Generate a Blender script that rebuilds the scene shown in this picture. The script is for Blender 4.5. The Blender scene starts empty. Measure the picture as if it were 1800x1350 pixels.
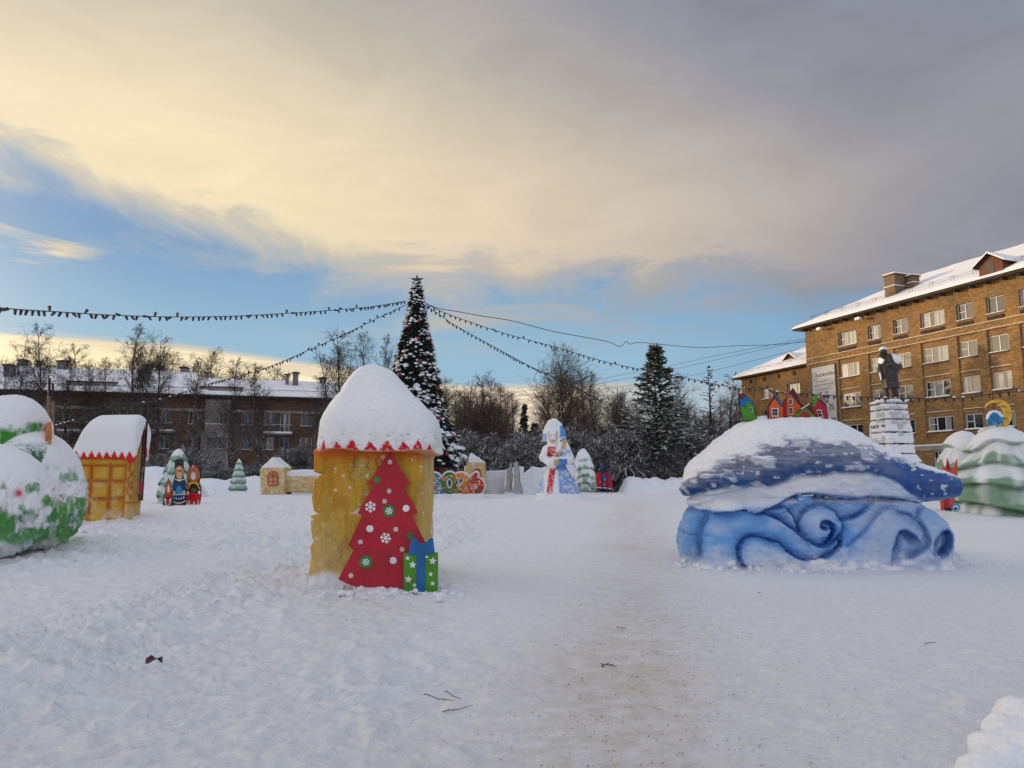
import bpy, bmesh, math, random
import numpy as np
from mathutils import Vector, Matrix, Quaternion
R = math.radians
random.seed(7); rng = np.random.default_rng(7)
SC = bpy.context.scene
C = SC.collection

# ---------------------------------------------------------------- camera
F, PITCH, EYE = 1300.0, R(7.45), 1.6
cd = bpy.data.cameras.new('camera'); cam = bpy.data.objects.new('camera', cd); C.objects.link(cam)
cam.location = (0, 0, EYE); cam.rotation_euler = (R(90) + PITCH, 0, 0)
cd.sensor_width = 36; cd.lens = 36 * F / 1800; cd.clip_end = 6000; cd.clip_start = .1
SC.camera = cam
SC.view_settings.view_transform = 'Standard'; SC.view_settings.look = 'None'
SC.view_settings.gamma = 1; SC.view_settings.use_curve_mapping = False
SC.view_settings.exposure = 0.2
SC.cycles.use_denoising = True
SC.cycles.max_bounces = 5; SC.cycles.diffuse_bounces = 3; SC.cycles.glossy_bounces = 3

# ---------------------------------------------------------------- sun and sky
SUN_AZ, SUN_EL = R(-64.5), R(5.0)
sv = Vector((math.sin(SUN_AZ) * math.cos(SUN_EL), math.cos(SUN_AZ) * math.cos(SUN_EL), math.sin(SUN_EL)))
sl = bpy.data.lights.new('sun', 'SUN'); so = bpy.data.objects.new('sun', sl); C.objects.link(so)
sl.energy = 2.4; sl.angle = R(0.8); sl.color = (1.0, .74, .46)
so.rotation_euler = (-sv).to_track_quat('-Z', 'Y').to_euler(); so.location = (-40, 20, 40)

class NT:
    """tiny helper to write node expressions"""
    def __init__(s, tree): s.t = tree; s.n = tree.nodes; s.l = tree.links
    def node(s, kind, **kw):
        n = s.n.new(kind)
        for k, v in kw.items(): setattr(n, k, v)
        return n
    def put(s, sock, v):
        if isinstance(v, bpy.types.NodeSocket): s.l.new(v, sock)
        elif v is not None:
            try: sock.default_value = v
            except Exception: sock.default_value = (*v, 1) if len(v) == 3 else v
    def m(s, op, a, b=None, c=None, clamp=False):
        n = s.node('ShaderNodeMath', operation=op, use_clamp=clamp)
        s.put(n.inputs[0], a); s.put(n.inputs[1], b); s.put(n.inputs[2], c)
        return n.outputs[0]
    def ramp(s, x, a, b, ea=0.0, eb=1.0):          # smooth map of x from a..b to ea..eb
        n = s.node('ShaderNodeMapRange', interpolation_type='SMOOTHSTEP')
        s.put(n.inputs[0], x); s.put(n.inputs[1], a); s.put(n.inputs[2], b); s.put(n.inputs[3], ea); s.put(n.inputs[4], eb)
        return n.outputs[0]
    def mix(s, f, a, b):
        n = s.node('ShaderNodeMix', data_type='RGBA'); s.put(n.inputs[0], f)
        s.put(n.inputs[6], a if isinstance(a, bpy.types.NodeSocket) else (*a[:3], 1)); s.put(n.inputs[7], b if isinstance(b, bpy.types.NodeSocket) else (*b[:3], 1))
        return n.outputs[2]
    def noise(s, vec, scale, detail=4, rough=.55, dist=0.0, out=0):
        n = s.node('ShaderNodeTexNoise'); s.put(n.inputs['Vector'], vec); n.inputs['Scale'].default_value = scale
        n.inputs['Detail'].default_value = detail; n.inputs['Roughness'].default_value = rough; n.inputs['Distortion'].default_value = dist
        return n.outputs[out]
    def xyz(s, v):
        n = s.node('ShaderNodeSeparateXYZ'); s.put(n.inputs[0], v); return n.outputs
    def vec(s, x, y, z):
        n = s.node('ShaderNodeCombineXYZ'); s.put(n.inputs[0], x); s.put(n.inputs[1], y); s.put(n.inputs[2], z); return n.outputs[0]
    def map(s, v, sc=(1, 1, 1), rot=(0, 0, 0), loc=(0, 0, 0)):
        n = s.node('ShaderNodeMapping'); s.put(n.inputs[0], v); n.inputs['Scale'].default_value = sc; n.inputs['Rotation'].default_value = rot; n.inputs['Location'].default_value = loc
        return n.outputs[0]

def lin(*c):
    c = c[0] if len(c) == 1 else c
    return tuple(((v / 255 + .055) / 1.055) ** 2.4 if v > 10 else v / 255 / 12.92 for v in c)

wd = bpy.data.worlds.new('World'); SC.world = wd; wd.use_nodes = True
T = NT(wd.node_tree); T.n.clear()
tc = T.node('ShaderNodeTexCoord').outputs['Generated']
X, Yv, Z = T.xyz(tc)
el = T.m('MULTIPLY', T.m('ARCSINE', Z), 57.2958)
az = T.m('MULTIPLY', T.m('ARCTAN2', X, Yv), 57.2958)
zc = T.m('MAXIMUM', Z, .03)
pl = T.vec(T.m('DIVIDE', X, zc), T.m('DIVIDE', Yv, zc), 0.0)          # flat cloud layer seen in perspective
plr = T.map(pl, rot=(0, 0, R(38)), sc=(.34, .55, 1))
big = T.noise(plr, 1.1, 6, .55, .35)
fine = T.noise(T.map(T.vec(az, el, 0.0), rot=(0, 0, R(24)), sc=(.085, .20, 1)), 1.0, 7, .60, .9)
streak = T.noise(T.map(T.vec(az, el, 0.0), sc=(.035, .62, 1), rot=(0, 0, R(3))), 1.0, 6, .6, .6)
soft = T.noise(T.map(T.vec(az, el, 0.0), sc=(.020, .05, 1), rot=(0, 0, R(-24))), 1.0, 3, .5, .3)
# colours of the main cloud sheet: warm towards the sun, grey away from it
warm = T.m('MULTIPLY', T.ramp(az, 32, -26), T.ramp(el, 42, 22, .45, 1))
warm = T.m('ADD', warm, T.m('MULTIPLY', T.m('SUBTRACT', soft, .5), .7), clamp=True)
gl = T.m('ADD', T.m('POWER', T.m('MULTIPLY', T.m('ADD', az, 26), .045), 2), T.m('POWER', T.m('MULTIPLY', T.m('SUBTRACT', el, 20), .10), 2))
glow = T.m('EXPONENT', T.m('MULTIPLY', gl, -1))
cloud = T.mix(warm, lin(130, 133, 145), lin(194, 184, 168))
cloud = T.mix(T.m('MULTIPLY', glow, .85), cloud, lin(236, 219, 180))
mid = T.m('EXPONENT', T.m('MULTIPLY', T.m('ADD', T.m('POWER', T.m('MULTIPLY', T.m('ADD', az, 2), .055), 2), T.m('POWER', T.m('MULTIPLY', T.m('SUBTRACT', el, 18.5), .13), 2)), -1))
cloud = T.mix(T.m('MULTIPLY', mid, .42), cloud, lin(240, 215, 178))
mid2 = T.m('EXPONENT', T.m('MULTIPLY', T.m('ADD', T.m('POWER', T.m('MULTIPLY', T.m('SUBTRACT', az, 14), .07), 2), T.m('POWER', T.m('MULTIPLY', T.m('SUBTRACT', el, 19), .14), 2)), -1))
cloud = T.mix(T.m('MULTIPLY', mid2, .38), cloud, lin(206, 192, 176))
shade = T.m('ADD', T.m('MULTIPLY', big, .20), T.m('MULTIPLY', fine, .34))
shade = T.m('ADD', shade, .745)
cm = T.node('ShaderNodeMix', data_type='RGBA', blend_type='MULTIPLY'); cm.inputs[0].default_value = 1
T.put(cm.inputs[6], cloud); T.put(cm.inputs[7], T.vec(shade, shade, shade)); cloud = cm.outputs[2]
hi_ = T.m('MAXIMUM', T.ramp(el, 38, 62), T.ramp(T.m('ABSOLUTE', az), 60, 120))          # unseen blue-grey sheet overhead and behind the camera, brightened to light the snow
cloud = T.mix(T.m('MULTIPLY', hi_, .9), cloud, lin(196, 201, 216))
# where the sheet ends: about 15 degrees up in front, lower behind
edge = T.m('ADD', T.ramp(az, -2, -38, 14.6, 19.3), T.m('ADD', T.m('MULTIPLY', T.m('SUBTRACT', fine, .5), 11.0), T.m('MULTIPLY', T.m('SUBTRACT', big, .5), 2.5)))
edge = T.m('SUBTRACT', edge, T.ramp(az, 16, 36, 0, 6.5))
edge = T.m('SUBTRACT', edge, T.ramp(T.m('ABSOLUTE', az), 60, 110, 0, 14))
msk = T.ramp(T.m('SUBTRACT', el, edge), -2.6, 3.2)
wisps = T.m('MULTIPLY', T.ramp(T.noise(T.map(T.vec(az, el, 0.0), sc=(.05, .33, 1), rot=(0, 0, R(9))), 1.0, 6, .6, .8), .44, .70), T.m('MULTIPLY', T.ramp(az, -22, -4), T.m('MULTIPLY', T.ramp(el, 9, 12), .75)))
wis2 = T.m('MULTIPLY', T.ramp(T.noise(T.map(T.vec(az, el, 5.0), sc=(.10, .55, 1)), 1.0, 5, .6, .9), .52, .7), T.m('MULTIPLY', T.ramp(az, -28, -33), T.m('MULTIPLY', T.ramp(el, 17.5, 16), T.ramp(el, 13.0, 14.4))))
msk = T.m('MAXIMUM', msk, T.m('MAXIMUM', wisps, wis2))
# cream bank of cloud low over the horizon
low_top = T.m('ADD', T.ramp(az, -26, 0, 9.4, 7.3), T.m('MULTIPLY', T.m('SUBTRACT', streak, .5), 2.4))
low = T.m('MULTIPLY', T.ramp(T.m('SUBTRACT', low_top, el), -.25, .35), T.ramp(az, 14, 2, .25, 1.0))
lowc = T.mix(T.ramp(az, -30, 6), lin(252, 234, 188), lin(236, 220, 196))
lowc = T.mix(T.ramp(streak, .42, .66), lowc, lin(212, 196, 172))
lowc = T.mix(T.ramp(el, 7, 2.5), lowc, T.mix(T.ramp(az, -34, 2), lin(255, 230, 170), lin(236, 216, 190)))
blue = T.mix(T.ramp(el, 9, 18), lin(150, 187, 213), lin(120, 157, 197))
blue = T.mix(T.ramp(az, 8, 34), blue, lin(118, 160, 198))
sky = T.node('ShaderNodeTexSky', sky_type='NISHITA'); sky.sun_disc = False; sky.sun_elevation = SUN_EL; sky.sun_rotation = SUN_AZ; sky.altitude = 100; sky.air_density = 1.2; sky.dust_density = .6; sky.ozone_density = 2.0
bg1 = T.node('ShaderNodeBackground'); T.put(bg1.inputs[0], sky.outputs[0]); bg1.inputs[1].default_value = .08
bg2 = T.node('ShaderNodeBackground')
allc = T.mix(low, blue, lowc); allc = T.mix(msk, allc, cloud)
# the sun stands low, 30 degrees outside the left edge: the cloud round it is bright
sg = T.m('ADD', T.m('POWER', T.m('MULTIPLY', T.m('ADD', az, 66), 1 / 17), 2), T.m('POWER', T.m('MULTIPLY', T.m('SUBTRACT', el, 9), 1 / 14), 2))
allc = T.mix(T.m('EXPONENT', T.m('MULTIPLY', sg, -1)), allc, (4.6, 3.6, 2.3))
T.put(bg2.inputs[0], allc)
mx = T.node('ShaderNodeMixShader')
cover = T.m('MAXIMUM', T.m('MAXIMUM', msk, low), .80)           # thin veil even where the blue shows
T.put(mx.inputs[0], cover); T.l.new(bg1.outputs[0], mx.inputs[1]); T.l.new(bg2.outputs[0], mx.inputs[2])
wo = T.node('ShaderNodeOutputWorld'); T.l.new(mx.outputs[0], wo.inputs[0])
wd.cycles.sampling_method = 'MANUAL'; wd.cycles.sample_map_resolution = 512

# ---------------------------------------------------------------- geometry helpers
cP, sP = math.cos(PITCH), math.sin(PITCH)
def ray(u, v):
    a = (np.asarray(u, float) - 900); b = (675 - np.asarray(v, float))
    return a, F * cP - b * sP, F * sP + b * cP
def W(u, v, Y):
    """the place seen in direction u,v that lies Y metres ahead (arrays welcome)"""
    dx, dy, dz = ray(u, v); k = Y / dy
    return np.stack(np.broadcast_arrays(dx * k, Y + 0 * dx, EYE + dz * k), -1)
def PX(x, y, z):
    x, y, z = (np.asarray(t, float) for t in (x, y, z)); z = z - EYE
    d = y * cP + z * sP; b = -y * sP + z * cP
    return 900 + F * x / d, 675 - F * b / d
def sstep(a, b, x):
    t = np.clip((np.asarray(x, float) - a) / (b - a), 0, 1); return t * t * (3 - 2 * t)
def _h(ix, iy, iz):
    h = (ix * 374761393 + iy * 668265263 + iz * 2147483647 * 3 + 1013904223) & 0xffffffff
    h = ((h ^ (h >> 13)) * 1274126177) & 0xffffffff
    h = h ^ (h >> 16); return (h & 0xffff) / 32768.0 - 1
def noise3(x, y, z=0.0):
    x, y, z = np.broadcast_arrays(np.asarray(x, float), np.asarray(y, float), np.asarray(z, float))
    ix, iy, iz = (np.floor(t).astype(np.int64) for t in (x, y, z))
    fx, fy, fz = x - ix, y - iy, z - iz
    fx, fy, fz = (t * t * t * (t * (t * 6 - 15) + 10) for t in (fx, fy, fz))
    r = 0
    for a in (0, 1):
        wx = fx if a else 1 - fx
        for b in (0, 1):
            wy = fy if b else 1 - fy
            for c in (0, 1):
                r = r + wx * wy * (fz if c else 1 - fz) * _h(ix + a, iy + b, iz + c)
    return r
def fbm(x, y, z=0.0, o=4, g=.5):
    r = 0; a = 1
    for i in range(o):
        r = r + a * noise3(x * 2 ** i + 13.7 * i, y * 2 ** i + 7.1 * i, np.asarray(z) * 2 ** i + 3.3 * i); a *= g
    return r
def vor(x, y, z=0.0):
    """distance to nearest and second nearest scattered point"""
    x, y, z = np.broadcast_arrays(np.asarray(x, float), np.asarray(y, float), np.asarray(z, float))
    ix, iy, iz = (np.floor(t).astype(np.int64) for t in (x, y, z))
    d1 = np.full(x.shape, 9.); d2 = d1.copy()
    zr = (-1, 0, 1) if np.ptp(z) > 0 else (0,)
    for a in (-1, 0, 1):
        for b in (-1, 0, 1):
            for c in zr:
                jx, jy, jz = ix + a, iy + b, iz + c
                px = jx + .5 + .45 * _h(jx, jy, jz); py = jy + .5 + .45 * _h(jx + 91, jy, jz); pz = jz + .5 + .45 * _h(jx, jy + 57, jz) if len(zr) > 1 else z
                d = np.sqrt((x - px) ** 2 + (y - py) ** 2 + (z - pz) ** 2)
                m = d < d1; d2 = np.where(m, d1, np.minimum(d2, d)); d1 = np.where(m, d, d1)
    return d1, d2

# ---------------------------------------------------------------- objects
def link(name, me, mat=None, parent=None, loc=None):
    o = bpy.data.objects.new(name, me); C.objects.link(o)
    if mat is not None and me is not None and not me.materials: me.materials.append(mat)
    if parent is not None: o.parent = parent
    if loc is not None: o.location = loc
    return o
def tag(o, label=None, cat=None, group=None, kind=None):
    if label: o['label'] = label
    if cat: o['category'] = cat
    if group: o['group'] = group
    if kind: o['kind'] = kind
    return o
def thing(name, label, cat, loc=(0, 0, 0), rz=0, group=None):
    o = bpy.data.objects.new(name, None); C.objects.link(o); o.location = loc; o.rotation_euler = (0, 0, rz)
    o.empty_display_size = .3
    return tag(o, label, cat, group)
def mesh(name, V, Fc, col=None, smooth=False, mats=None, mi=None):
    me = bpy.data.meshes.new(name)
    V = np.asarray(V, np.float32)
    if isinstance(Fc, np.ndarray):
        n, k = Fc.shape
        me.vertices.add(len(V)); me.vertices.foreach_set('co', V.ravel())
        me.loops.add(n * k); me.loops.foreach_set('vertex_index', Fc.astype(np.int32).ravel())
        me.polygons.add(n); me.polygons.foreach_set('loop_start', np.arange(0, n * k, k, dtype=np.int32))
        me.update(calc_edges=True)
    else:
        me.from_pydata([tuple(map(float, v)) for v in V], [], Fc)
    if smooth: me.polygons.foreach_set('use_smooth', [True] * len(me.polygons))
    if col is not None:
        ca = me.color_attributes.new('col', 'FLOAT_COLOR', 'POINT')
        c4 = np.ones((len(V), 4), np.float32); c4[:, :3] = col; ca.data.foreach_set('color', c4.ravel())
    if mats:
        for m_ in mats: me.materials.append(m_)
    if mi is not None: me.polygons.foreach_set('material_index', np.asarray(mi, np.int32))
    me.validate(); me.update()
    return me
class MB:
    """collects boxes, tubes and polygons into one mesh"""
    def __init__(s): s.V = []; s.F = []; s.M = []
    def add(s, V, Fc, m=0):
        b = len(s.V); s.V += [tuple(map(float, v)) for v in V]; s.F += [tuple(i + b for i in f) for f in Fc]; s.M += [m] * len(Fc)
    def box(s, x0, x1, y0, y1, z0, z1, m=0):
        V = [(x0, y0, z0), (x1, y0, z0), (x1, y1, z0), (x0, y1, z0), (x0, y0, z1), (x1, y0, z1), (x1, y1, z1), (x0, y1, z1)]
        s.add(V, [(3, 2, 1, 0), (4, 5, 6, 7), (0, 1, 5, 4), (1, 2, 6, 5), (2, 3, 7, 6), (3, 0, 4, 7)], m)
    def tube(s, P, r, n=6, m=0, cap=True):
        P = [Vector(p) for p in P]; r = [r] * len(P) if not hasattr(r, '__len__') else r
        V = []; up = Vector((0.13, .21, .97))
        for i, p in enumerate(P):
            t = (P[min(i + 1, len(P) - 1)] - P[max(i - 1, 0)]).normalized()
            a = t.cross(up)
            if a.length < .1: a = t.cross(Vector((1, 0, 0)))
            a.normalize(); b = t.cross(a)
            V += [p + float(r[i]) * (a * math.cos(2 * math.pi * k / n) + b * math.sin(2 * math.pi * k / n)) for k in range(n)]
        Fc = [(i * n + k, i * n + (k + 1) % n, (i + 1) * n + (k + 1) % n, (i + 1) * n + k) for i in range(len(P) - 1) for k in range(n)]
        if cap: Fc += [tuple(range(n))[::-1], tuple(range((len(P) - 1) * n, len(P) * n))]
        s.add(V, Fc, m)
    def build(s, name, mats, parent=None, smooth=False, loc=None):
        mats = mats if isinstance(mats, (list, tuple)) else [mats]
        me = mesh(name, s.V, s.F, smooth=smooth, mats=mats, mi=s.M)
        return link(name, me, None, parent, loc)
def crv(P, k=6, closed=False):
    """Catmull-Rom through the points"""
    P = np.asarray(P, float); n = len(P); out = []
    rngi = range(n if closed else n - 1)
    for i in rngi:
        g = (lambda j: P[j % n]) if closed else (lambda j: P[min(max(j, 0), n - 1)])
        p0, p1, p2, p3 = g(i - 1), g(i), g(i + 1), g(i + 2)
        for t in np.arange(k) / k:
            out.append(.5 * ((2 * p1) + (-p0 + p2) * t + (2 * p0 - 5 * p1 + 4 * p2 - p3) * t * t + (-p0 + 3 * p1 - 3 * p2 + p3) * t ** 3))
    if not closed: out.append(P[-1])
    return np.array(out)
def dpoly(X, Z, P, closed=False):
    P = np.asarray(P, float); Q = np.roll(P, -1, 0) if closed else P[1:]; P = P if closed else P[:-1]
    d = np.full(X.shape, 1e9)
    for (ax, az_), (bx, bz) in zip(P, Q):
        vx, vz = bx - ax, bz - az_; L = vx * vx + vz * vz + 1e-12
        t = np.clip(((X - ax) * vx + (Z - az_) * vz) / L, 0, 1)
        d = np.minimum(d, (X - ax - t * vx) ** 2 + (Z - az_ - t * vz) ** 2)
    return np.sqrt(d)
def dside(X, Z, P):
    """distance to an open line, and +1 / -1 for its left / right side"""
    P = np.asarray(P, float); d = np.full(X.shape, 1e9); s = np.ones(X.shape)
    for (ax, az_), (bx, bz) in zip(P[:-1], P[1:]):
        vx, vz = bx - ax, bz - az_; L = vx * vx + vz * vz + 1e-12
        t = np.clip(((X - ax) * vx + (Z - az_) * vz) / L, 0, 1)
        q = (X - ax - t * vx) ** 2 + (Z - az_ - t * vz) ** 2; m = q < d
        d = np.where(m, q, d); s = np.where(m, np.sign(vx * (Z - az_) - vz * (X - ax)), s)
    return np.sqrt(d), s
def inpoly(X, Z, P):
    P = np.asarray(P, float); c = np.zeros(X.shape, bool)
    for (ax, az_), (bx, bz) in zip(P, np.roll(P, -1, 0)):
        if az_ == bz: continue
        c ^= ((az_ > Z) != (bz > Z)) & (X < (bx - ax) * (Z - az_) / (bz - az_) + ax)
    return c
def sdpoly(X, Z, P):
    return np.where(inpoly(X, Z, P), 1, -1) * dpoly(X, Z, P, True)          # positive inside
def smin(a, b, k):
    h = np.clip(.5 + .5 * (b - a) / k, 0, 1); return b * (1 - h) + a * h - k * h * (1 - h)
def smax(a, b, k): return -smin(-a, -b, k)
def sell(X, Y, Z, c, r):
    """ellipsoid distance (approximate)"""
    q = np.sqrt(((X - c[0]) / r[0]) ** 2 + ((Y - c[1]) / r[1]) ** 2 + ((Z - c[2]) / r[2]) ** 2)
    return (q - 1) * min(r)
def scap(X, Y, Z, a, b, ra, rb):
    a = np.asarray(a, float); b = np.asarray(b, float); v = b - a; L = v @ v
    t = np.clip(((X - a[0]) * v[0] + (Y - a[1]) * v[1] + (Z - a[2]) * v[2]) / L, 0, 1)
    return np.sqrt((X - a[0] - t * v[0]) ** 2 + (Y - a[1] - t * v[1]) ** 2 + (Z - a[2] - t * v[2]) ** 2) - (ra + (rb - ra) * t)
def grid(lo, hi, h):
    ax = [np.arange(l, m + h, h) for l, m in zip(lo, hi)]
    return np.meshgrid(*ax, indexing='ij') + [np.array(lo, float)]
def nets(f, lo, h):
    """surface nets: smooth quad mesh of f = 0"""
    s = f < 0
    c8 = [s[a:s.shape[0] - 1 + a, b:s.shape[1] - 1 + b, c:s.shape[2] - 1 + c] for a in (0, 1) for b in (0, 1) for c in (0, 1)]
    cnt = sum(q.astype(np.uint8) for q in c8); act = (cnt > 0) & (cnt < 8)
    I = np.argwhere(act); idx = np.full(act.shape, -1, np.int32); idx[tuple(I.T)] = np.arange(len(I))
    P = np.zeros((len(I), 3)); K = np.zeros(len(I))
    for ax in range(3):
        o1, o2 = [k for k in range(3) if k != ax]
        for b in (0, 1):
            for c in (0, 1):
                A = I.copy(); A[:, o1] += b; A[:, o2] += c; B = A.copy(); B[:, ax] += 1
                fa, fb = f[tuple(A.T)], f[tuple(B.T)]; m = (fa < 0) != (fb < 0)
                t = np.where(m, fa / np.where(fa == fb, 1, fa - fb), 0)
                Q = A.astype(float); Q[:, ax] += t
                P[m] += Q[m]; K[m] += 1
    P = P / K[:, None] * h + lo
    Fs = []
    for ax in range(3):
        o1, o2 = (ax + 1) % 3, (ax + 2) % 3
        a = [slice(None)] * 3; b = [slice(None)] * 3; a[ax] = slice(0, -1); b[ax] = slice(1, None)
        ch = s[tuple(a)] != s[tuple(b)]
        E = np.argwhere(ch); E = E[(E[:, o1] > 0) & (E[:, o2] > 0) & (E[:, o1] < f.shape[o1] - 1) & (E[:, o2] < f.shape[o2] - 1)]
        flip = s[tuple(E.T)]
        def at(d1, d2):
            G_ = E.copy(); G_[:, o1] -= d1; G_[:, o2] -= d2; return idx[tuple(G_.T)]
        q = np.stack([at(1, 1), at(0, 1), at(0, 0), at(1, 0)], 1)
        q = np.where(flip[:, None], q, q[:, ::-1]); Fs.append(q)
    Fq = np.concatenate(Fs); Fq = Fq[(Fq >= 0).all(1)]
    return P, Fq
def vnorm(V, Fq):
    n = np.cross(V[Fq[:, 2]] - V[Fq[:, 0]], V[Fq[:, 3]] - V[Fq[:, 1]])
    N = np.zeros_like(V)
    for k in range(4): np.add.at(N, Fq[:, k], n)
    return N / (np.linalg.norm(N, axis=1, keepdims=True) + 1e-12)
def sculpt(name, f, lo, h, paint, mat, parent=None, disp=None, cut=None):
    V, Fq = nets(f, lo, h)
    N = vnorm(V, Fq)
    if disp is not None: V = V + N * disp(V, N)[:, None]; N = vnorm(V, Fq)
    if cut is not None:
        k = cut(V); Fq = Fq[k[Fq].any(1)]
        used = np.unique(Fq); mp = np.full(len(V), -1); mp[used] = np.arange(len(used)); Fq = mp[Fq]; V = V[used]; N = N[used]
    me = mesh(name, V, Fq, col=paint(V, N), smooth=True)
    return link(name, me, mat, parent)

# ---------------------------------------------------------------- materials
def mat(name, col=(.8, .8, .8), rough=.7, **kw):
    m = bpy.data.materials.new(name); m.use_nodes = True
    b = m.node_tree.nodes['Principled BSDF']; b.inputs['Base Color'].default_value = (*col[:3], 1); b.inputs['Roughness'].default_value = rough
    for k, v in kw.items(): b.inputs[k].default_value = v
    return m
def bsdf(m): return m.node_tree.nodes['Principled BSDF']
def bump(t, h, strength, dist, b):
    n = t.node('ShaderNodeBump'); n.inputs['Strength'].default_value = strength; n.inputs['Distance'].default_value = dist
    t.put(n.inputs['Height'], h); t.l.new(n.outputs[0], b.inputs['Normal']); return n
def rough_mat(name, col, rough=.8, var=.25, scale=6, bstr=.3, bdist=.01, spec=.3, rnd=0.0):
    """one colour broken up by noise, with fine relief"""
    m = mat(name, col, rough); b = bsdf(m); t = NT(m.node_tree); b.inputs['Specular IOR Level'].default_value = spec
    oc = t.node('ShaderNodeTexCoord').outputs['Object']
    n1 = t.noise(oc, scale, 6, .6)
    c = t.mix(t.ramp(n1, .3, .7), tuple(v * (1 - var) for v in col), tuple(min(v * (1 + var), .95) for v in col))
    if rnd:
        oi = t.node('ShaderNodeObjectInfo').outputs['Random']
        hs = t.node('ShaderNodeHueSaturation'); t.put(hs.inputs['Value'], t.m('ADD', t.m('MULTIPLY', oi, rnd), 1 - rnd / 2)); t.put(hs.inputs['Color'], c); c = hs.outputs[0]
    t.put(b.inputs['Base Color'], c); bump(t, t.noise(oc, scale * 6, 5, .6), bstr, bdist, b)
    return m
def paint_mat(name, rough=.75, bs=.16, scale=22, bd=.008, spec=.25, grain=.06):
    """colour from the vertex paint layer, snow grain on top"""
    m = mat(name, rough=rough); b = bsdf(m); t = NT(m.node_tree); b.inputs['Specular IOR Level'].default_value = spec
    a = t.node('ShaderNodeAttribute'); a.attribute_name = 'col'
    oc = t.node('ShaderNodeTexCoord').outputs['Object']
    n = t.noise(oc, scale, 5, .65)
    k = t.ramp(n, .3, .7, 1 - grain, 1 + grain * .5)
    mm = t.node('ShaderNodeMix', data_type='RGBA', blend_type='MULTIPLY'); mm.inputs[0].default_value = 1
    t.put(mm.inputs[6], a.outputs['Color']); t.put(mm.inputs[7], t.vec(k, k, k)); t.put(b.inputs['Base Color'], mm.outputs[2])
    bump(t, t.noise(oc, scale * 1.6, 6, .7), bs, bd, b)
    return m
SNOW = (.83, .85, .90)
M = {}
M['snowpaint'] = paint_mat('painted_snow')
M['snow'] = rough_mat('snow', (.80, .82, .87), .7, .05, 4, .35, .01)
M['board'] = paint_mat('painted_board', .45, .05, 30, .003, .4, .05)
def flat(name, col, rough=.5, var=.17): return rough_mat(name, col, rough, var, 4, .2, .004, .4)
M['red'] = flat('red_paint', (.40, .006, .022)); M['green'] = flat('green_paint', (.02, .20, .03)); M['gift_green'] = flat('leaf_green_paint', (.055, .25, .012))
M['blue'] = flat('blue_paint', (.008, .115, .33)); M['white'] = flat('white_paint', (.75, .75, .77)); M['orange'] = flat('orange_paint', (.60, .10, .008))
M['maroon'] = flat('maroon_paint', (.085, .008, .015)); M['black'] = flat('black_paint', (.012, .012, .015)); M['yellow'] = flat('yellow_paint', (.72, .42, .05))
M['skyblue'] = flat('sky_blue_paint', (.03, .25, .50)); M['pink'] = flat('pink_paint', (.5, .06, .10)); M['grey_board'] = flat('bare_grey_board', (.42, .40, .39), .7)
M['wood'] = rough_mat('weathered_wood', (.20, .14, .09), .8, .3, 9)
M['orange_wood'] = rough_mat('orange_stained_wood', (.50, .18, .05), .7, .25, 9)
M['metal'] = mat('dark_metal', (.06, .06, .07), .5, Metallic=.6)
M['wire'] = mat('black_wire', (.012, .012, .014), .6)
# ================================================================ SNOW GROUND
MOUNDS = []                                   # (x, y, radius x, radius y, height): snow packed round the sculptures
def gbase(x, y):
    x = np.asarray(x, float); y = np.asarray(y, float)
    z = .52 * sstep(12.5, 34, y) + .035 * noise3(x * .22, y * .22)
    return z
def ground_at(u, v, z_extra=0.0):
    Y = 5.0
    lo, hi = 3.0, 300.0
    for _ in range(50):
        m_ = (lo + hi) / 2; p = W(u, v, m_)
        if p[2] > gbase(p[0], p[1]) + z_extra: lo = m_
        else: hi = m_
    return W(u, v, (lo + hi) / 2)
def addmound(x, y, rx, ry, h): MOUNDS.append((x, y, rx, ry, h))
def gheight(x, y):
    z = gbase(x, y)
    for mx_, my_, rx, ry, h in MOUNDS:
        q = ((x - mx_) / rx) ** 2 + ((y - my_) / ry) ** 2
        z = z + h * np.exp(-np.minimum(q, 30) ** 1.3) * (1 + .22 * noise3(x * 3.1, y * 3.1, 4.))
    return z
# tower, board tree, whale, left sculpture, hut, and the churned heap at the left edge
for (u, v, rx, ry, h) in [(690, 1020, 1.05, .8, .17), (590, 1020, .75, .55, .16), (565, 1012, .4, .45, .14), (780, 1030, .4, .4, .08), (1445, 975, 2.9, 1.0, .16), (1300, 988, 1.4, .8, .09), (1600, 978, 1.3, .8, .12),
                          (60, 960, 2.4, 1.6, .12), (30, 1215, .85, .42, .14), (150, 1238, .5, .22, .05), (975, 878, 2.8, 2.0, .25), (195, 908, 3.0, 1.6, .1), (1750, 905, 3.2, 1.5, .12)]:
    p_ = ground_at(u, v); addmound(p_[0], p_[1], rx, ry, h)

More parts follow.
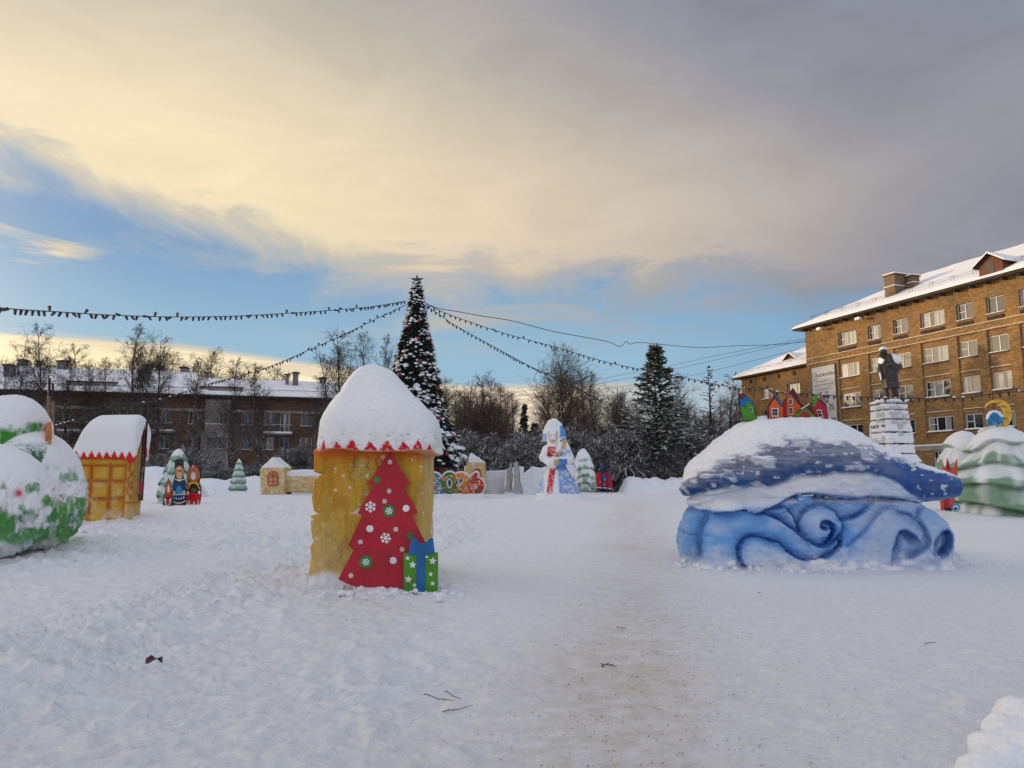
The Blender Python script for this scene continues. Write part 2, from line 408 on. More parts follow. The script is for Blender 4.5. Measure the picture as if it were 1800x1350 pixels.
def build_ground():
    ys = [-400, -200, -100, -40, -15, -5, 0, 1.5, 2.6]; y = 3.3
    while y < 110: ys.append(y); y += max(.02, .0052 * y) if y < 20 else .0095 * y
    while y < 2600: ys.append(y); y *= 1.18
    ys = np.array(ys)
    ti = np.linspace(-1, 1, 620); ti = ti * .86
    to = .86 + (np.arange(1, 26) / 25) ** 2.2 * 14
    t = np.concatenate([-to[::-1], ti, to])
    w = np.maximum(ys, 3.0) + .9
    XX = t[None, :] * w[:, None]; YY = np.repeat(ys[:, None], len(t), 1)
    ZZ = gheight(XX, YY)
    near = (YY > 3) & (YY < 40) & (np.abs(t)[None, :] < 1)
    x, yy = XX[near], YY[near]
    # how broken up the surface is: trampled on the left and at the far right, packed on the path
    pathx = np.interp(yy, [4, 5.2, 6.5, 9, 12, 17, 25, 40], [.42, .68, .98, 1.42, 1.95, 2.7, 4.1, 6.7])
    pw = np.interp(yy, [4, 9, 20, 40], [.92, .90, 1.05, 1.6])
    onpath = np.exp(-((x - pathx) / pw) ** 2)
    left = sstep(.2, -2.6, x + .35 * noise3(yy * .8, 0, 0)) ; right = sstep(2.6, 4.2, x - .12 * yy + .5)
    rough = np.clip(.16 + 1.25 * left + .75 * right * sstep(9, 5, yy), 0, 1) * (1 - .8 * onpath)
    rough *= .45 + .9 * sstep(-.35, .5, noise3(x * .45, yy * .45, 2.))
    wx = x + .10 * noise3(x * 2.3, yy * 2.3, 1.); wy = yy + .10 * noise3(x * 2.3, yy * 2.3, 6.)
    d1, d2 = vor(wx * 2.9, wy * 3.6)
    foot = -.075 * np.exp(-(d1 / .36) ** 2)                                      # filled-in footprints
    d3, d4 = vor(wx * 7.5 + 4, wy * 8.5)
    lumps = .034 * sstep(.55, .0, d3)
    rid = (1 - np.abs(noise3(wx * 1.7, wy * 2.6, 9.))) ** 3 * .065
    h = rough * (foot + rid + lumps * (.4 + .6 * left) + .030 * fbm(wx * 5, wy * 7, 0, 4))
    h += .010 * fbm(x * 3.2, yy * 5.5, 2., 3) + .0050 * fbm(x * 24, yy * 34, 3., 2) * (1 + 1.0 * rough)
    h *= 1 - sstep(24, 40, yy) * .6
    Zn = ZZ[near] + h; ZZ[near] = Zn
    col = np.ones(XX.shape + (3,)) * np.array([.86, .865, .89])
    dirt = np.zeros(XX.shape)
    dn = onpath * (.60 + .25 * noise3(x * 1.1, yy * .8, 5.) + .28 * fbm(x * 7, yy * 9, 5., 3)) * np.interp(yy, [4, 8, 14, 30], [1.0, .9, .75, .55])
    dn += .25 * np.exp(-((x + 1.7 - .0 * yy) / .8) ** 2 - ((yy - 9.2) / 1.6) ** 2)
    speck = sstep(.62, .80, noise3(x * 30, yy * 22, 8.)) * onpath * .9
    dirt[near] = np.clip(dn, 0, 1) + .35 * speck * np.clip(noise3(x * 2, yy * 2, 3.) + .4, 0, 1)
    dirt = np.clip(dirt, 0, 1)[..., None]
    col = col * (1 - dirt) + dirt * np.array([.66, .61, .53])
    n, m = XX.shape
    V = np.stack([XX, YY, ZZ], -1).reshape(-1, 3)
    i = np.arange(n * m).reshape(n, m)
    Fq = np.stack([i[:-1, :-1], i[:-1, 1:], i[1:, 1:], i[1:, :-1]], -1).reshape(-1, 4)
    me = mesh('snow_ground', V, Fq, col=col.reshape(-1, 3), smooth=True)
    g = link('snow_ground', me, M['groundsnow']); tag(g, 'trampled snow covering the square', kind='structure')
    return g
m = mat('trampled_snow', rough=.75); b = bsdf(m); t_ = NT(m.node_tree); b.inputs['Specular IOR Level'].default_value = .25
a = t_.node('ShaderNodeAttribute'); a.attribute_name = 'col'
oc = t_.node('ShaderNodeTexCoord').outputs['Object']
g1 = t_.noise(t_.map(oc, (1, 1.5, 1)), 42, 6, .75); g2 = t_.noise(t_.map(oc, (1, 1.6, 1)), 9, 6, .65)
k = t_.m('ADD', t_.ramp(g1, .35, .65, .92, 1.06), t_.ramp(g2, .35, .65, -.04, .03))
mm = t_.node('ShaderNodeMix', data_type='RGBA', blend_type='MULTIPLY'); mm.inputs[0].default_value = 1
t_.put(mm.inputs[6], a.outputs['Color']); t_.put(mm.inputs[7], t_.vec(k, k, k)); t_.put(b.inputs['Base Color'], mm.outputs[2])
bump(t_, t_.m('ADD', t_.m('MULTIPLY', g1, .7), g2), .8, .030, b)
M['groundsnow'] = m
build_ground()

# snow banks along the far edge of the square (crest heights read along the bank)
def bank(name, label, crest, Y, thick=2.4, foot_v=None, seed=0, h=.16, kind='structure', cat=None, mt=None, lump=1.0):
    crest = np.array(crest, float); P = W(crest[:, 0], crest[:, 1], Y)
    xs = np.arange(P[0, 0], P[-1, 0] + h, h); zt = np.interp(xs, P[:, 0], P[:, 2])
    q = np.linspace(-1, 1, 26)
    XX = np.repeat(xs[:, None], len(q), 1); prof = np.clip(1 - np.abs(q) ** 2.6, 0, 1)
    YY = Y + q[None, :] * thick + .35 * noise3(XX * .5, q[None, :] * 2, seed)
    zb = gbase(XX, YY) - .15
    ends = sstep(0, .9, xs - xs[0]) * sstep(0, .9, xs[-1] - xs)
    ZZ = zb + (zt[:, None] - zb) * prof * ends[:, None]
    ZZ = ZZ + lump * prof * (.13 * fbm(XX * .9, YY * .9, seed, 4) + .10 * (1 - np.abs(noise3(XX * 1.6, YY * 2, seed + 3.))) ** 2 - .07)
    n, m_ = XX.shape; i = np.arange(n * m_).reshape(n, m_)
    Fq = np.stack([i[:-1, :-1], i[1:, :-1], i[1:, 1:], i[:-1, 1:]], -1).reshape(-1, 4)
    me = mesh(name, np.stack([XX, YY, ZZ], -1).reshape(-1, 3), Fq, smooth=True)
    o = link(name, me, mt or M['snow']); tag(o, label, cat, kind=kind); return o
bank('snow_bank', 'high snow bank behind the yellow snow hut', [(60, 818), (232, 822), (262, 820), (300, 821), (330, 826), (352, 838)], 50, 2.6, seed=1)
bank('snow_bank', 'low snow bank behind the small snow fir', [(300, 840), (350, 841), (400, 843), (418, 838), (460, 838), (500, 836)], 61, 2.0, seed=2)
bank('snow_bank', 'lumpy snow bank at the foot of the big pine', [(1085, 846), (1100, 842), (1112, 838), (1130, 842), (1150, 839), (1165, 843), (1180, 840), (1230, 842), (1300, 838), (1420, 830), (1500, 834)], 70, 2.2, seed=5, lump=1.6)
bank('snow_bank', 'snow bank in front of the brick apartment block', [(1480, 832), (1560, 838), (1640, 836), (1700, 836), (1800, 838), (1960, 836)], 50, 2.2, seed=8)

# heap of snow clods at the bottom right corner
p0 = ground_at(1790, 1330)
def heap():
    lo = (p0[0] - .65, p0[1] - .45, -.15); hi = (p0[0] + .9, p0[1] + .6, .42); h = .014
    Xg, Yg, Zg, L = grid(lo, hi, h)
    g0 = lambda u, v, dz=0.0: ground_at(u, v) + np.array([0, 0, dz])
    f = Zg + .05
    for (u, v, dz, rx, ry, rz_) in [(1768, 1318, .10, .13, .13, .11), (1800, 1300, .12, .16, .15, .13), (1735, 1330, .05, .10, .10, .09), (1830, 1345, .06, .20, .16, .13), (1775, 1350, .03, .14, .12, .09), (1735, 1352, .01, .13, .10, .08), (1880, 1330, .12, .22, .22, .20), (1722, 1362, .0, .12, .08, .06)]:
        f = smin(f, sell(Xg, Yg, Zg, g0(u, v, dz), (rx, ry, rz_)), .075)
    f = np.where(Zg < -.1, .1, f)
    o = sculpt('snow_heap', f, L, h, lambda V, N: np.ones((len(V), 3)) * (.84, .85, .87), M['snowpaint'],
               cut=lambda V: V[:, 2] > -.03, disp=lambda V, N: .02 * fbm(V[:, 0] * 7, V[:, 1] * 7, V[:, 2] * 7, 4) + .008 * fbm(V[:, 0] * 30, V[:, 1] * 30, V[:, 2] * 30, 2))
    tag(o, 'heap of shovelled snow clods at the bottom right corner', 'snow heap', kind='thing')
heap()
# ================================================================ BUILDINGS
class Facade:
    def __init__(s, u, v, Y, ux, vx):
        """plane through the point seen at (u,v) Y metres ahead, running towards the vanishing point (ux,vx)"""
        s.P = W(u, v, Y); d = np.array(ray(ux, vx)); d = d[:2] / np.linalg.norm(d[:2])
        if d[0] * 1.0 < 0: d = -d
        s.e = d                                                       # points to the right
        s.n = np.array([d[1], -d[0]])                                 # towards the square
        if s.n @ (-s.P[:2]) < 0: s.n = -s.n
        s.rz = math.atan2(s.e[1], s.e[0])
    def origin(s, u):
        """puts local x = 0 at image column u"""
        p = s.hit(u, 700); s.O = p[:2]; return s
    def hit(s, u, v, off=0.0):
        d = np.array(ray(u, v), float); k = (s.n @ s.P[:2] + off) / (s.n @ d[:2]); return np.array([d[0] * k, d[1] * k, EYE + d[2] * k])
    def sz(s, u, v, off=0.0):
        p = s.hit(u, v, off); return float((p[:2] - s.O) @ s.e), float(p[2])
    def world(s, x, z, off=0.0):
        q = s.O + s.e * x + s.n * off; return (q[0], q[1], z)
def wall_grid(name, cells_s, cells_z, depth, mat_, parent, smooth=False):
    """wall whose cells stand at different depths (recesses and openings get real reveals)"""
    ns, nz = len(cells_s) - 1, len(cells_z) - 1
    V = []; Fc = []
    def q(a, b, c, d): k = len(V); V.extend([a, b, c, d]); Fc.append((k, k + 1, k + 2, k + 3))
    D = depth
    for i in range(ns):
        for j in range(nz):
            x0, x1, z0, z1, d = cells_s[i], cells_s[i + 1], cells_z[j], cells_z[j + 1], D[i][j]
            q((x0, d, z0), (x1, d, z0), (x1, d, z1), (x0, d, z1))
            if i + 1 < ns and D[i + 1][j] != d: e = D[i + 1][j]; q((x1, d, z0), (x1, e, z0), (x1, e, z1), (x1, d, z1))
            if j + 1 < nz and D[i][j + 1] != d: e = D[i][j + 1]; q((x0, d, z1), (x1, d, z1), (x1, e, z1), (x0, e, z1))
    return link(name, mesh(name, V, Fc), mat_, parent)
def wall(name, x0, x1, z0, z1, holes, mat_, parent, recess=()):
    xs = sorted({round(t, 3) for t in [x0, x1] + [h[0] for h in holes] + [h[1] for h in holes] + [h[0] for h in recess] + [h[1] for h in recess] if x0 <= t <= x1})
    zs = sorted({round(t, 3) for t in [z0, z1] + [h[2] for h in holes] + [h[3] for h in holes] + [h[2] for h in recess] + [h[3] for h in recess] if z0 <= t <= z1})
    D = [[0.0] * (len(zs) - 1) for _ in range(len(xs) - 1)]
    for i in range(len(xs) - 1):
        for j in range(len(zs) - 1):
            cx, cz = (xs[i] + xs[i + 1]) / 2, (zs[j] + zs[j + 1]) / 2
            for r in recess:
                if r[0] < cx < r[1] and r[2] < cz < r[3]: D[i][j] = r[4]
            for h in holes:
                if h[0] < cx < h[1] and h[2] < cz < h[3]: D[i][j] = h[4] if len(h) > 4 else .32
    return wall_grid(name, xs, zs, D, mat_, parent)

def brick_mat(name, c1, c2, mortar, var=.35):
    m = mat(name, rough=.85); b = bsdf(m); t = NT(m.node_tree); b.inputs['Specular IOR Level'].default_value = .2
    oc = t.node('ShaderNodeTexCoord').outputs['Object']; x, y, z = t.xyz(oc)
    uv = t.vec(t.m('ADD', x, y), z, 0.0)
    br = t.node('ShaderNodeTexBrick'); t.put(br.inputs['Vector'], uv); br.inputs['Scale'].default_value = 1
    for k, v in dict(Color1=(*c1, 1), Color2=(*c2, 1), Mortar=(*mortar, 1)).items(): br.inputs[k].default_value = v
    br.inputs['Mortar Size'].default_value = .013; br.inputs['Brick Width'].default_value = .27; br.inputs['Row Height'].default_value = .19
    n = t.noise(oc, .35, 6, .65); n2 = t.noise(t.map(oc, (1, 1, 6)), .9, 5, .6)
    hs = t.node('ShaderNodeHueSaturation'); t.put(hs.inputs['Color'], br.outputs[0])
    t.put(hs.inputs['Value'], t.m('ADD', t.ramp(n, .3, .7, 1 - var * .7, 1 + var * .35), t.ramp(n2, .35, .65, -.14, .10)))
    t.put(hs.inputs['Saturation'], t.ramp(n, .3, .7, .92, 1.08))
    t.put(b.inputs['Base Color'], hs.outputs[0]); bump(t, br.outputs['Fac'], -.5, .02, b)
    return m
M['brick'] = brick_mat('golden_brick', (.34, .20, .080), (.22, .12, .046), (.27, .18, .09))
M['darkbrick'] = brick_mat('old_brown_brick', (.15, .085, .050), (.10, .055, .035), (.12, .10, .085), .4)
M['concrete'] = rough_mat('stained_concrete', (.24, .225, .20), .9, .35, .8, .3, .01)
M['trim'] = rough_mat('eave_boards', (.115, .075, .04), .85, .4, 2)
M['trim_dark'] = rough_mat('dark_eave', (.05, .035, .028), .85, .4, 2)
M['frame'] = flat('white_window_frame', (.62, .60, .57), .5)
M['frame_old'] = flat('old_window_frame', (.30, .31, .33), .6)
M['sheet'] = rough_mat('zinc_sheet', (.16, .16, .17), .55, .3, 3)
M['chim'] = brick_mat('chimney_brick', (.24, .16, .09), (.17, .11, .07), (.2, .17, .13), .3)
def glass_mat(name, dark, light, share):
    m = mat(name, rough=.05); b = bsdf(m); t = NT(m.node_tree); b.inputs['Specular IOR Level'].default_value = .9
    oi = t.node('ShaderNodeObjectInfo').outputs['Random']; oc = t.node('ShaderNodeTexCoord').outputs['Object']
    x, y, z = t.xyz(oc)
    fold = t.m('ADD', t.m('MULTIPLY', t.m('SINE', t.m('MULTIPLY', x, 38)), .10), .9)
    cur = t.ramp(t.noise(t.vec(t.m('ADD', x, t.m('MULTIPLY', oi, 40)), t.m('MULTIPLY', oi, 9), 0.0), 1.5, 1), .5, .53)
    cu = t.m('MULTIPLY', cur, t.m('LESS_THAN', oi, share))
    hs = t.node('ShaderNodeHueSaturation'); t.put(hs.inputs['Color'], (*light, 1)); t.put(hs.inputs['Value'], fold)
    t.put(b.inputs['Base Color'], t.mix(cu, dark, hs.outputs[0]))
    bump(t, t.noise(oc, 1.2, 2), .05, .02, b)
    return m
M['glass'] = glass_mat('window_glass', (.018, .022, .028), (.30, .30, .30), .55)
M['glass_dim'] = glass_mat('dim_window_glass', (.010, .013, .018), (.15, .15, .16), .5)
M['roofsnow'] = rough_mat('roof_snow', (.86, .85, .87), .7, .04, .7, .5, .05)

WCACHE = {}
def window(parent, x0, x1, z0, z1, kind='double', y=.17, frame='frame', glass='glass', sill=True, snow=.07):
    w, h = round(x1 - x0, 2), round(z1 - z0, 2); key = (w, h, kind, frame, glass, sill)
    if key not in WCACHE:
        b = MB(); t = .075; d0, d1 = 0, .07
        b.box(0, w, d0, d1, 0, t); b.box(0, w, d0, d1, h - t, h); b.box(0, t, d0, d1, t, h - t); b.box(w - t, w, d0, d1, t, h - t)
        mul = {'double': [.5], 'left': [.45], 'triple': [.34, .68], 'door': [.5], 'grid': [.25, .5, .75]}[kind]
        for q in mul: b.box(w * q - t * .6, w * q + t * .6, d0 + .005, d1 - .005, t, h - t)
        if kind in ('left', 'triple'): b.box(t, w * mul[0] - t * .6, d0 + .01, d1 - .01, h * .52 - t * .4, h * .52 + t * .4)
        if kind == 'grid':
            for q in (.33, .66): b.box(t, w - t, d0 + .008, d1 - .008, h * q - .02, h * q + .02)
        if kind == 'door': b.box(t, w - t, d0 + .01, d1 - .01, h * .35, h * .35 + t)
        g = MB(); g.add([(t * .5, .045, t * .5), (w - t * .5, .045, t * .5), (w - t * .5, .045, h - t * .5), (t * .5, .045, h - t * .5)], [(0, 1, 2, 3)])
        s_ = None
        if sill:
            s_ = MB(); s_.box(-.08, w + .08, -y - .13, 0, -.05, 0, 1)
            n = max(4, int(w / .18)); top = []
            V = []; 
            for i in range(n + 1):
                xx = -.07 + (w + .14) * i / n; hh = snow * (1 if 0 < i < n else .3) * (1 + .35 * math.sin(i * 2.3))
                V += [(xx, -y - .12, 0), (xx, -y - .10, hh), (xx, -.01, hh * 1.2), (xx, 0, 0)]
            s_.add(V, [(4 * i + k, 4 * i + 4 + k, 4 * i + 5 + k, 4 * i + 1 + k) for i in range(n) for k in range(3)], 0)
        WCACHE[key] = (mesh('window', b.V, b.F), mesh('pane', g.V, g.F), mesh('sill', s_.V, s_.F, mats=[M['roofsnow'], M['sheet']], mi=s_.M) if sill else None)
        WCACHE[key][0].materials.append(M[frame]); WCACHE[key][1].materials.append(M[glass])
    a, p, s_ = WCACHE[key]
    o = link('window', a, parent=parent, loc=(x0, y, z0)); link('pane', p, parent=o)
    if s_: link('sill', s_, parent=o)
    return o

def snow_roof(name, quads, thick, parent, mt='roofsnow', step=.55, amp=.10, seed=0):
    """snow slab over roof planes: each quad given as 4 corners, eave edge first"""
    V = []; Fc = []
    for Q in quads:
        Q = [np.array(q, float) for q in Q]
        L = max(np.linalg.norm(Q[1] - Q[0]), np.linalg.norm(Q[2] - Q[3])); H_ = np.linalg.norm(Q[3] - Q[0])
        n, m_ = max(2, int(L / step)), max(2, int(H_ / step))
        a = np.linspace(0, 1, n + 1)[:, None, None]; b = np.linspace(0, 1, m_ + 1)[None, :, None]
        P = (1 - b) * ((1 - a) * Q[0] + a * Q[1]) + b * ((1 - a) * Q[3] + a * Q[2])
        nn = fbm(P[..., 0] * .35, P[..., 1] * .35, P[..., 2] * .35 + seed, 4)
        edge_ = np.clip(b[..., 0] * H_ / .45, 0, 1) ** .5
        T_ = thick * (.55 + .45 * edge_) * (1 + .0 * nn) + amp * nn * edge_
        P[..., 2] += T_
        k = len(V); V += [tuple(p) for p in P.reshape(-1, 3)]
        i = np.arange((n + 1) * (m_ + 1)).reshape(n + 1, m_ + 1) + k
        Fc += [(i[x, y], i[x + 1, y], i[x + 1, y + 1], i[x, y + 1]) for x in range(n) for y in range(m_)]
        for s_, e_ in (((0, 0), (1, 0)),):
            base = len(V)
            for x in range(n + 1): q = (1 - x / n) * Q[0] + x / n * Q[1]; V.append(tuple(q + np.array([0, -.03, 0]))); 
            Fc += [(base + x, base + x + 1, i[x + 1, 0], i[x, 0]) for x in range(n)]
    return link(name, mesh(name, V, Fc, smooth=True), M[mt], parent)

# ---------------------------------------------------------------- golden brick block on the right
RF = Facade(1700, 700, 65, 400, 845).origin(1421)
zE = RF.sz(1700, 506)[1]                                               # eave underside
s_end = RF.sz(1960, 700)[0] + 6
brick_block = thing('apartment_building', 'golden brick apartment block with snowy roof behind the bronze statue', 'building', (*RF.O, 0), RF.rz)
zC = RF.sz(1670, 773)[1]; zA = RF.sz(1600, 605.6)[1]; zA2 = RF.sz(1500, 600)[1]
rows = {}
for r, (u, vt, vb) in {4: (1617.8, 551.5, 578.9), 3: (1621.7, 613.5, 640.6), 2: (1628, 671.5, 700.5), 1: (1632, 734, 760)}.items():
    rows[r] = (RF.sz(u, vb)[1], RF.sz(u, vt)[1])
# window columns measured on the top floor and the second row, averaged in facade metres
cols = []
for (a4, b4, a2, b2, k) in [(1470, 1504, 1480, 1511, 'triple'), (1523.5, 1547, 1533, 1555.5, 'left'), (1568, 1595, 1578.5, 1604, 'left'), (1616, 1660.5, 1628, 1671, 'triple'),
                            (1681, 1711.7, 1693.5, 1724, 'left'), (1734.5, 1768, 1747, 1779.5, 'double')]:
    x0 = (RF.sz(a4, 565)[0] + RF.sz(a2, 690)[0]) / 2; x1 = (RF.sz(b4, 565)[0] + RF.sz(b2, 690)[0]) / 2; cols.append((x0, x1, k))
pitch_ = cols[5][0] - cols[4][0]
x = cols[5][0] + pitch_ * 1.02
while x < s_end - 3: cols.append((x, x + 2.0, 'triple' if len(cols) % 3 == 0 else 'left')); x += pitch_ * 1.05
holes = [(c[0], c[1], rows[r][0], rows[r][1]) for c in cols for r in rows]
gtop = RF.sz(1660, 792)[1]; gcols = [(RF.sz(1640, 800)[0], RF.sz(1672, 800)[0])] + [(c[0], c[1]) for c in cols[5:]]
gholes = [(a_, b_, gtop - 2.0, gtop) for a_, b_ in gcols]
rec = [(c[0] - .16, c[1] + .14, zC + .25, zA - .12, .13) for c in cols]
wall('brick_wall', 0, s_end, 0, zE, holes + gholes, M['brick'], brick_block, rec)
b = MB(); b.add([(0, 0, 0), (0, 13, 0), (0, 13, zE), (0, 0, zE)], [(3, 2, 1, 0)]); b.add([(0, 13, 0), (s_end, 13, 0), (s_end, 13, zE), (0, 13, zE)], [(3, 2, 1, 0)])
b.add([(s_end, 0, 0), (s_end, 13, 0), (s_end, 13, zE), (s_end, 0, zE)], [(0, 1, 2, 3)])
b.build('end_wall', M['brick'], brick_block)
for c in cols:
    for r in rows:
        window(brick_block, c[0], c[1], rows[r][0], rows[r][1], c[2], y=.22 if r == 4 else .20, snow=.05 if r > 2 else .10)
    for r in (3, 2, 1):                                               # thin ledge on the panel over each window
        zz = rows[r][1] + .42 if r < 3 else None
        if zz: 
            lb = MB(); lb.box(c[0] - .1, c[1] + .1, .05, .13, zz, zz + .05, 0); lb.box(c[0] - .1, c[1] + .1, .045, .13, zz + .05, zz + .085, 1); lb.build('ledge', [M['brick'], M['roofsnow']], brick_block)
    if c[1] < s_end:                                                  # air-vent boxes under the top windows
        lb = MB(); lb.box(c[0] + .05, c[1] - .1, -.10, 0, rows[4][0] - .50, rows[4][0] - .22); lb.build('vent_box', M['trim_dark'], brick_block)
for a_, b_ in gcols: window(brick_block, a_, b_, gtop - 2.0, gtop, 'grid', y=.15, snow=.03)
for nm, z0, hh, dd in (('string_course', zA, .10, .06), ('string_course', rows[4][0] - .62, .08, .05), ('cornice_band', zC - .45, .45, .10)):
    b = MB(); b.box(-.0, s_end, -dd, 0, z0 - hh, z0, 0); b.box(0, s_end, -dd - .01, 0, z0, z0 + (.03 if nm == 'string_course' else .12), 1)
    b.build(nm, [M['brick'] if nm == 'string_course' else M['concrete'], M['roofsnow']], brick_block)
b = MB(); b.box(-.9, s_end + .8, -.85, 13.8, zE, zE + .16, 0); b.box(-.95, s_end + .85, -.92, -.85, zE - .02, zE + .24, 1)
for i in range(int(s_end / 1.45)): b.box(i * 1.45 + .3, i * 1.45 + .46, -.7, 0, zE - .22, zE, 1)
b.build('eave', [M['trim'], M['trim_dark']], brick_block)
zR0 = zE + .2; D_ = 7.3
def ridge_z(u, v): return RF.sz(u, v, -D_)[1] + 0
zRid = RF.sz(1800, 428, -D_)[1] - .3
xr0 = RF.sz(1628, 486, -D_)[0]
LB = (-1.0, -.95, zR0); RB = (s_end + .8, -.95, zR0); RR = (s_end + .8, D_, zRid); LR = (xr0, D_, zRid)
snow_roof('roof', [(LB, RB, RR, LR), ((-1.0, D_ * 2, zR0), LB, LR, (xr0 - .01, D_, zRid)), ((s_end + .8, 2 * D_, zR0), (-1, 2 * D_, zR0), LR, RR)], .28, brick_block, amp=.07)
def roof_z(y): return zR0 + (zRid - zR0) * (y + .95) / (D_ + .95)
def roof_pt(u, v):
    """place on the front slope seen at u,v (facade-local x,y,z)"""
    lo, hi = -1.0, D_
    for _ in range(40):
        y = (lo + hi) / 2; x, z = RF.sz(u, v, -y)
        if z > roof_z(y) + .28: lo = y
        else: hi = y
    return RF.sz(u, v, -y)[0], y, roof_z(y) + .28
for (ua, ub, vb, vt, nm) in [(1555, 1593, 524, 487, 'chimney'), (1594, 1610, 508, 488, 'chimney')]:
    xa, ya, za = roof_pt(ua + 1, vb); ww = 1.25 if ua == 1555 else .7; dd = 2.1 if ua == 1555 else .9
    # first chimney shows a narrow street face and a long flank
    zt = RF.sz(ua, vt, -ya)[1]
    b = MB(); b.box(xa, xa + ww, ya, ya + dd, za - 2, zt, 0); b.box(xa - .1, xa + ww + .1, ya - .1, ya + dd + .1, zt, zt + .13, 1); b.box(xa - .08, xa + ww + .08, ya - .08, ya + dd + .08, zt + .13, zt + .24, 2)
    b.box(xa - .05, xa + ww + .05, ya - .05, ya + dd + .05, za + (zt - za) * .48, za + (zt - za) * .48 + .07, 2)
    b.build(nm, [M['chim'], M['trim'], M['roofsnow']], brick_block)
def dormer(fac, parent, x, y, z, w, h):
    b = MB(); b.box(x - w / 2, x + w / 2, y, y + 3, z - .25, z + h * .55, 0)
    o = 0.35
    V = [(x - w / 2 - o, y - .35, z + h * .45), (x, y - .35, z + h), (x + w / 2 + o, y - .35, z + h * .45), (x - w / 2 - o, y + 3.4, z + h * .45), (x, y + 3.4, z + h), (x + w / 2 + o, y + 3.4, z + h * .45)]
    b.add(V, [(0, 1, 4, 3), (1, 2, 5, 4)], 1); b.add([(v[0], v[1] + .02, v[2] - .08) for v in V], [(3, 4, 1, 0), (4, 5, 2, 1)], 1)
    b.add([(x - w / 2, y - .01, z + h * .5), (x + w / 2, y - .01, z + h * .5), (x, y - .01, z + h * .93)], [(0, 1, 2)], 0)
    b.box(x - w * .22, x + w * .16, y - .03, y, z + .05, z + h * .62, 2)
    V2 = [(v[0], v[1], v[2] + .02) for v in V]; V3 = [(v[0] * 1.0, v[1] + .04, v[2] + .17) for v in V]
    b.add(V2 + V3, [(6, 7, 10, 9), (7, 8, 11, 10), (0, 1, 7, 6), (1, 2, 8, 7), (0, 6, 9, 3), (2, 5, 11, 8)], 3)
    return b.build('dormer', [M['wood_red'], M['trim_dark'], M['black'], M['roofsnow']], parent)
M['wood_red'] = rough_mat('red_brown_boards', (.17, .06, .035), .8, .3, 6)
xa, ya, za = roof_pt(1742, 479); dormer(RF, brick_block, xa, ya, za - .1, 2.1, 1.75)
# snow guard rails along the eave
b = MB()
for i in range(int(s_end / 2.2)):
    for q in (0, .32):
        xx = .6 + i * 2.2 + q; yy = .35; zz = roof_z(yy) + .25
        b.tube([(xx, yy, zz), (xx, yy - .05, zz + .42)], .016, 4); b.tube([(xx, yy - .05, zz + .42), (xx + .1, yy + .35, zz + .35)], .012, 4)
for hgt in (.25, .42): b.tube([(.6, .3, roof_z(.3) + .22 + hgt), (s_end, .3, roof_z(.3) + .22 + hgt)], .014, 4)
b.build('snow_guard_rail', M['metal'], brick_block)
for (u_, v_) in [(1441, 578), (1509.5, 560)]:
    xx, zz = RF.sz(u_, v_, .7); b = MB(); b.box(xx - .28, xx + .28, -.95, -.6, zz - .13, zz + .13, 0); b.box(xx - .03, xx + .03, -.6, 0, zz - .03, zz + .03, 1)
    b.build('floodlight', [M['white'], M['metal']], brick_block)

# lower wing further down the street
WF = Facade(1400, 700, W(1421, 700, 1)[1] * 0 + float(RF.hit(1421, 700)[1]) + 3.0, 400, 845)
WF.O = WF.hit(1305, 700)[:2]
zWe = WF.sz(1360, 655.5)[1]; sW = WF.sz(1421, 690)[0] + 1.5
wing = thing('apartment_building', 'lower brick wing with hipped snowy roof, left end of the street front', 'building', (*WF.O, 0), WF.rz)
wc = [(*[WF.sz(u, 690)[0] for u in (1339, 1359)],), (*[WF.sz(u, 680)[0] for u in (1383, 1406)],)]
wrow = [(WF.sz(1350, 701)[1], WF.sz(1350, 681.5)[1]), (WF.sz(1345, 742)[1], WF.sz(1345, 721)[1]), (WF.sz(1345, 780)[1], WF.sz(1345, 760)[1])]
wc = [(c[0], c[1]) for c in wc]; wc.append((wc[1][1] + 2.3, wc[1][1] + 4.0))
wh = [(c[0], c[1], r[0], r[1]) for c in wc for r in wrow if c[1] < sW]
wall('brick_wall', 0, sW, 0, zWe, wh, M['brick'], wing)
b = MB(); b.add([(0, 0, 0), (0, 11, 0), (0, 11, zWe), (0, 0, zWe)], [(3, 2, 1, 0)]); b.build('end_wall', M['brick'], wing)
for i, c in enumerate(wc):
    if c[1] < sW:
        for j, r in enumerate(wrow): window(wing, c[0], c[1], r[0], r[1], 'left' if i == 0 else 'triple', y=.2, snow=.06)
b = MB(); b.box(-.8, sW, -.75, 11.5, zWe, zWe + .15, 0); b.box(-.85, sW, -.8, -.75, zWe - .02, zWe + .2, 1)
for i in range(5): b.box(i * 2.6 + 1.6, i * 2.6 + 1.95, -.1, 0, zWe - .75, zWe - .3, 1)
b.build('eave', [M['trim'], M['trim_dark']], wing)
hW = WF.sz(1422, 610, -5.5)[1]; xw0 = 5.8
A0 = (-.9, -.85, zWe + .17); A1 = (sW + 6, -.85, zWe + .17); A2 = (sW + 6, 5.5, hW); A3 = (xw0, 5.5, hW)
snow_roof('roof', [(A0, A1, A2, A3), ((-.9, 11.5, zWe + .17), A0, A3, A3)], .22, wing, seed=4)
xx, zz = WF.sz(1390, 640, -1.6); dormer(WF, wing, xx, 1.6, WF.sz(1390, 641, -1.6)[1] - .1, 1.5, 1.5)
b = MB()
for i in range(int(sW / 1.9)):
    xx = 1 + i * 1.9; zz = zWe + .17 + (hW - zWe) * .16
    b.tube([(xx, .3, zz), (xx, .28, zz + .38)], .016, 4); b.tube([(xx + .3, .3, zz), (xx + .3, .28, zz + .38)], .016, 4)
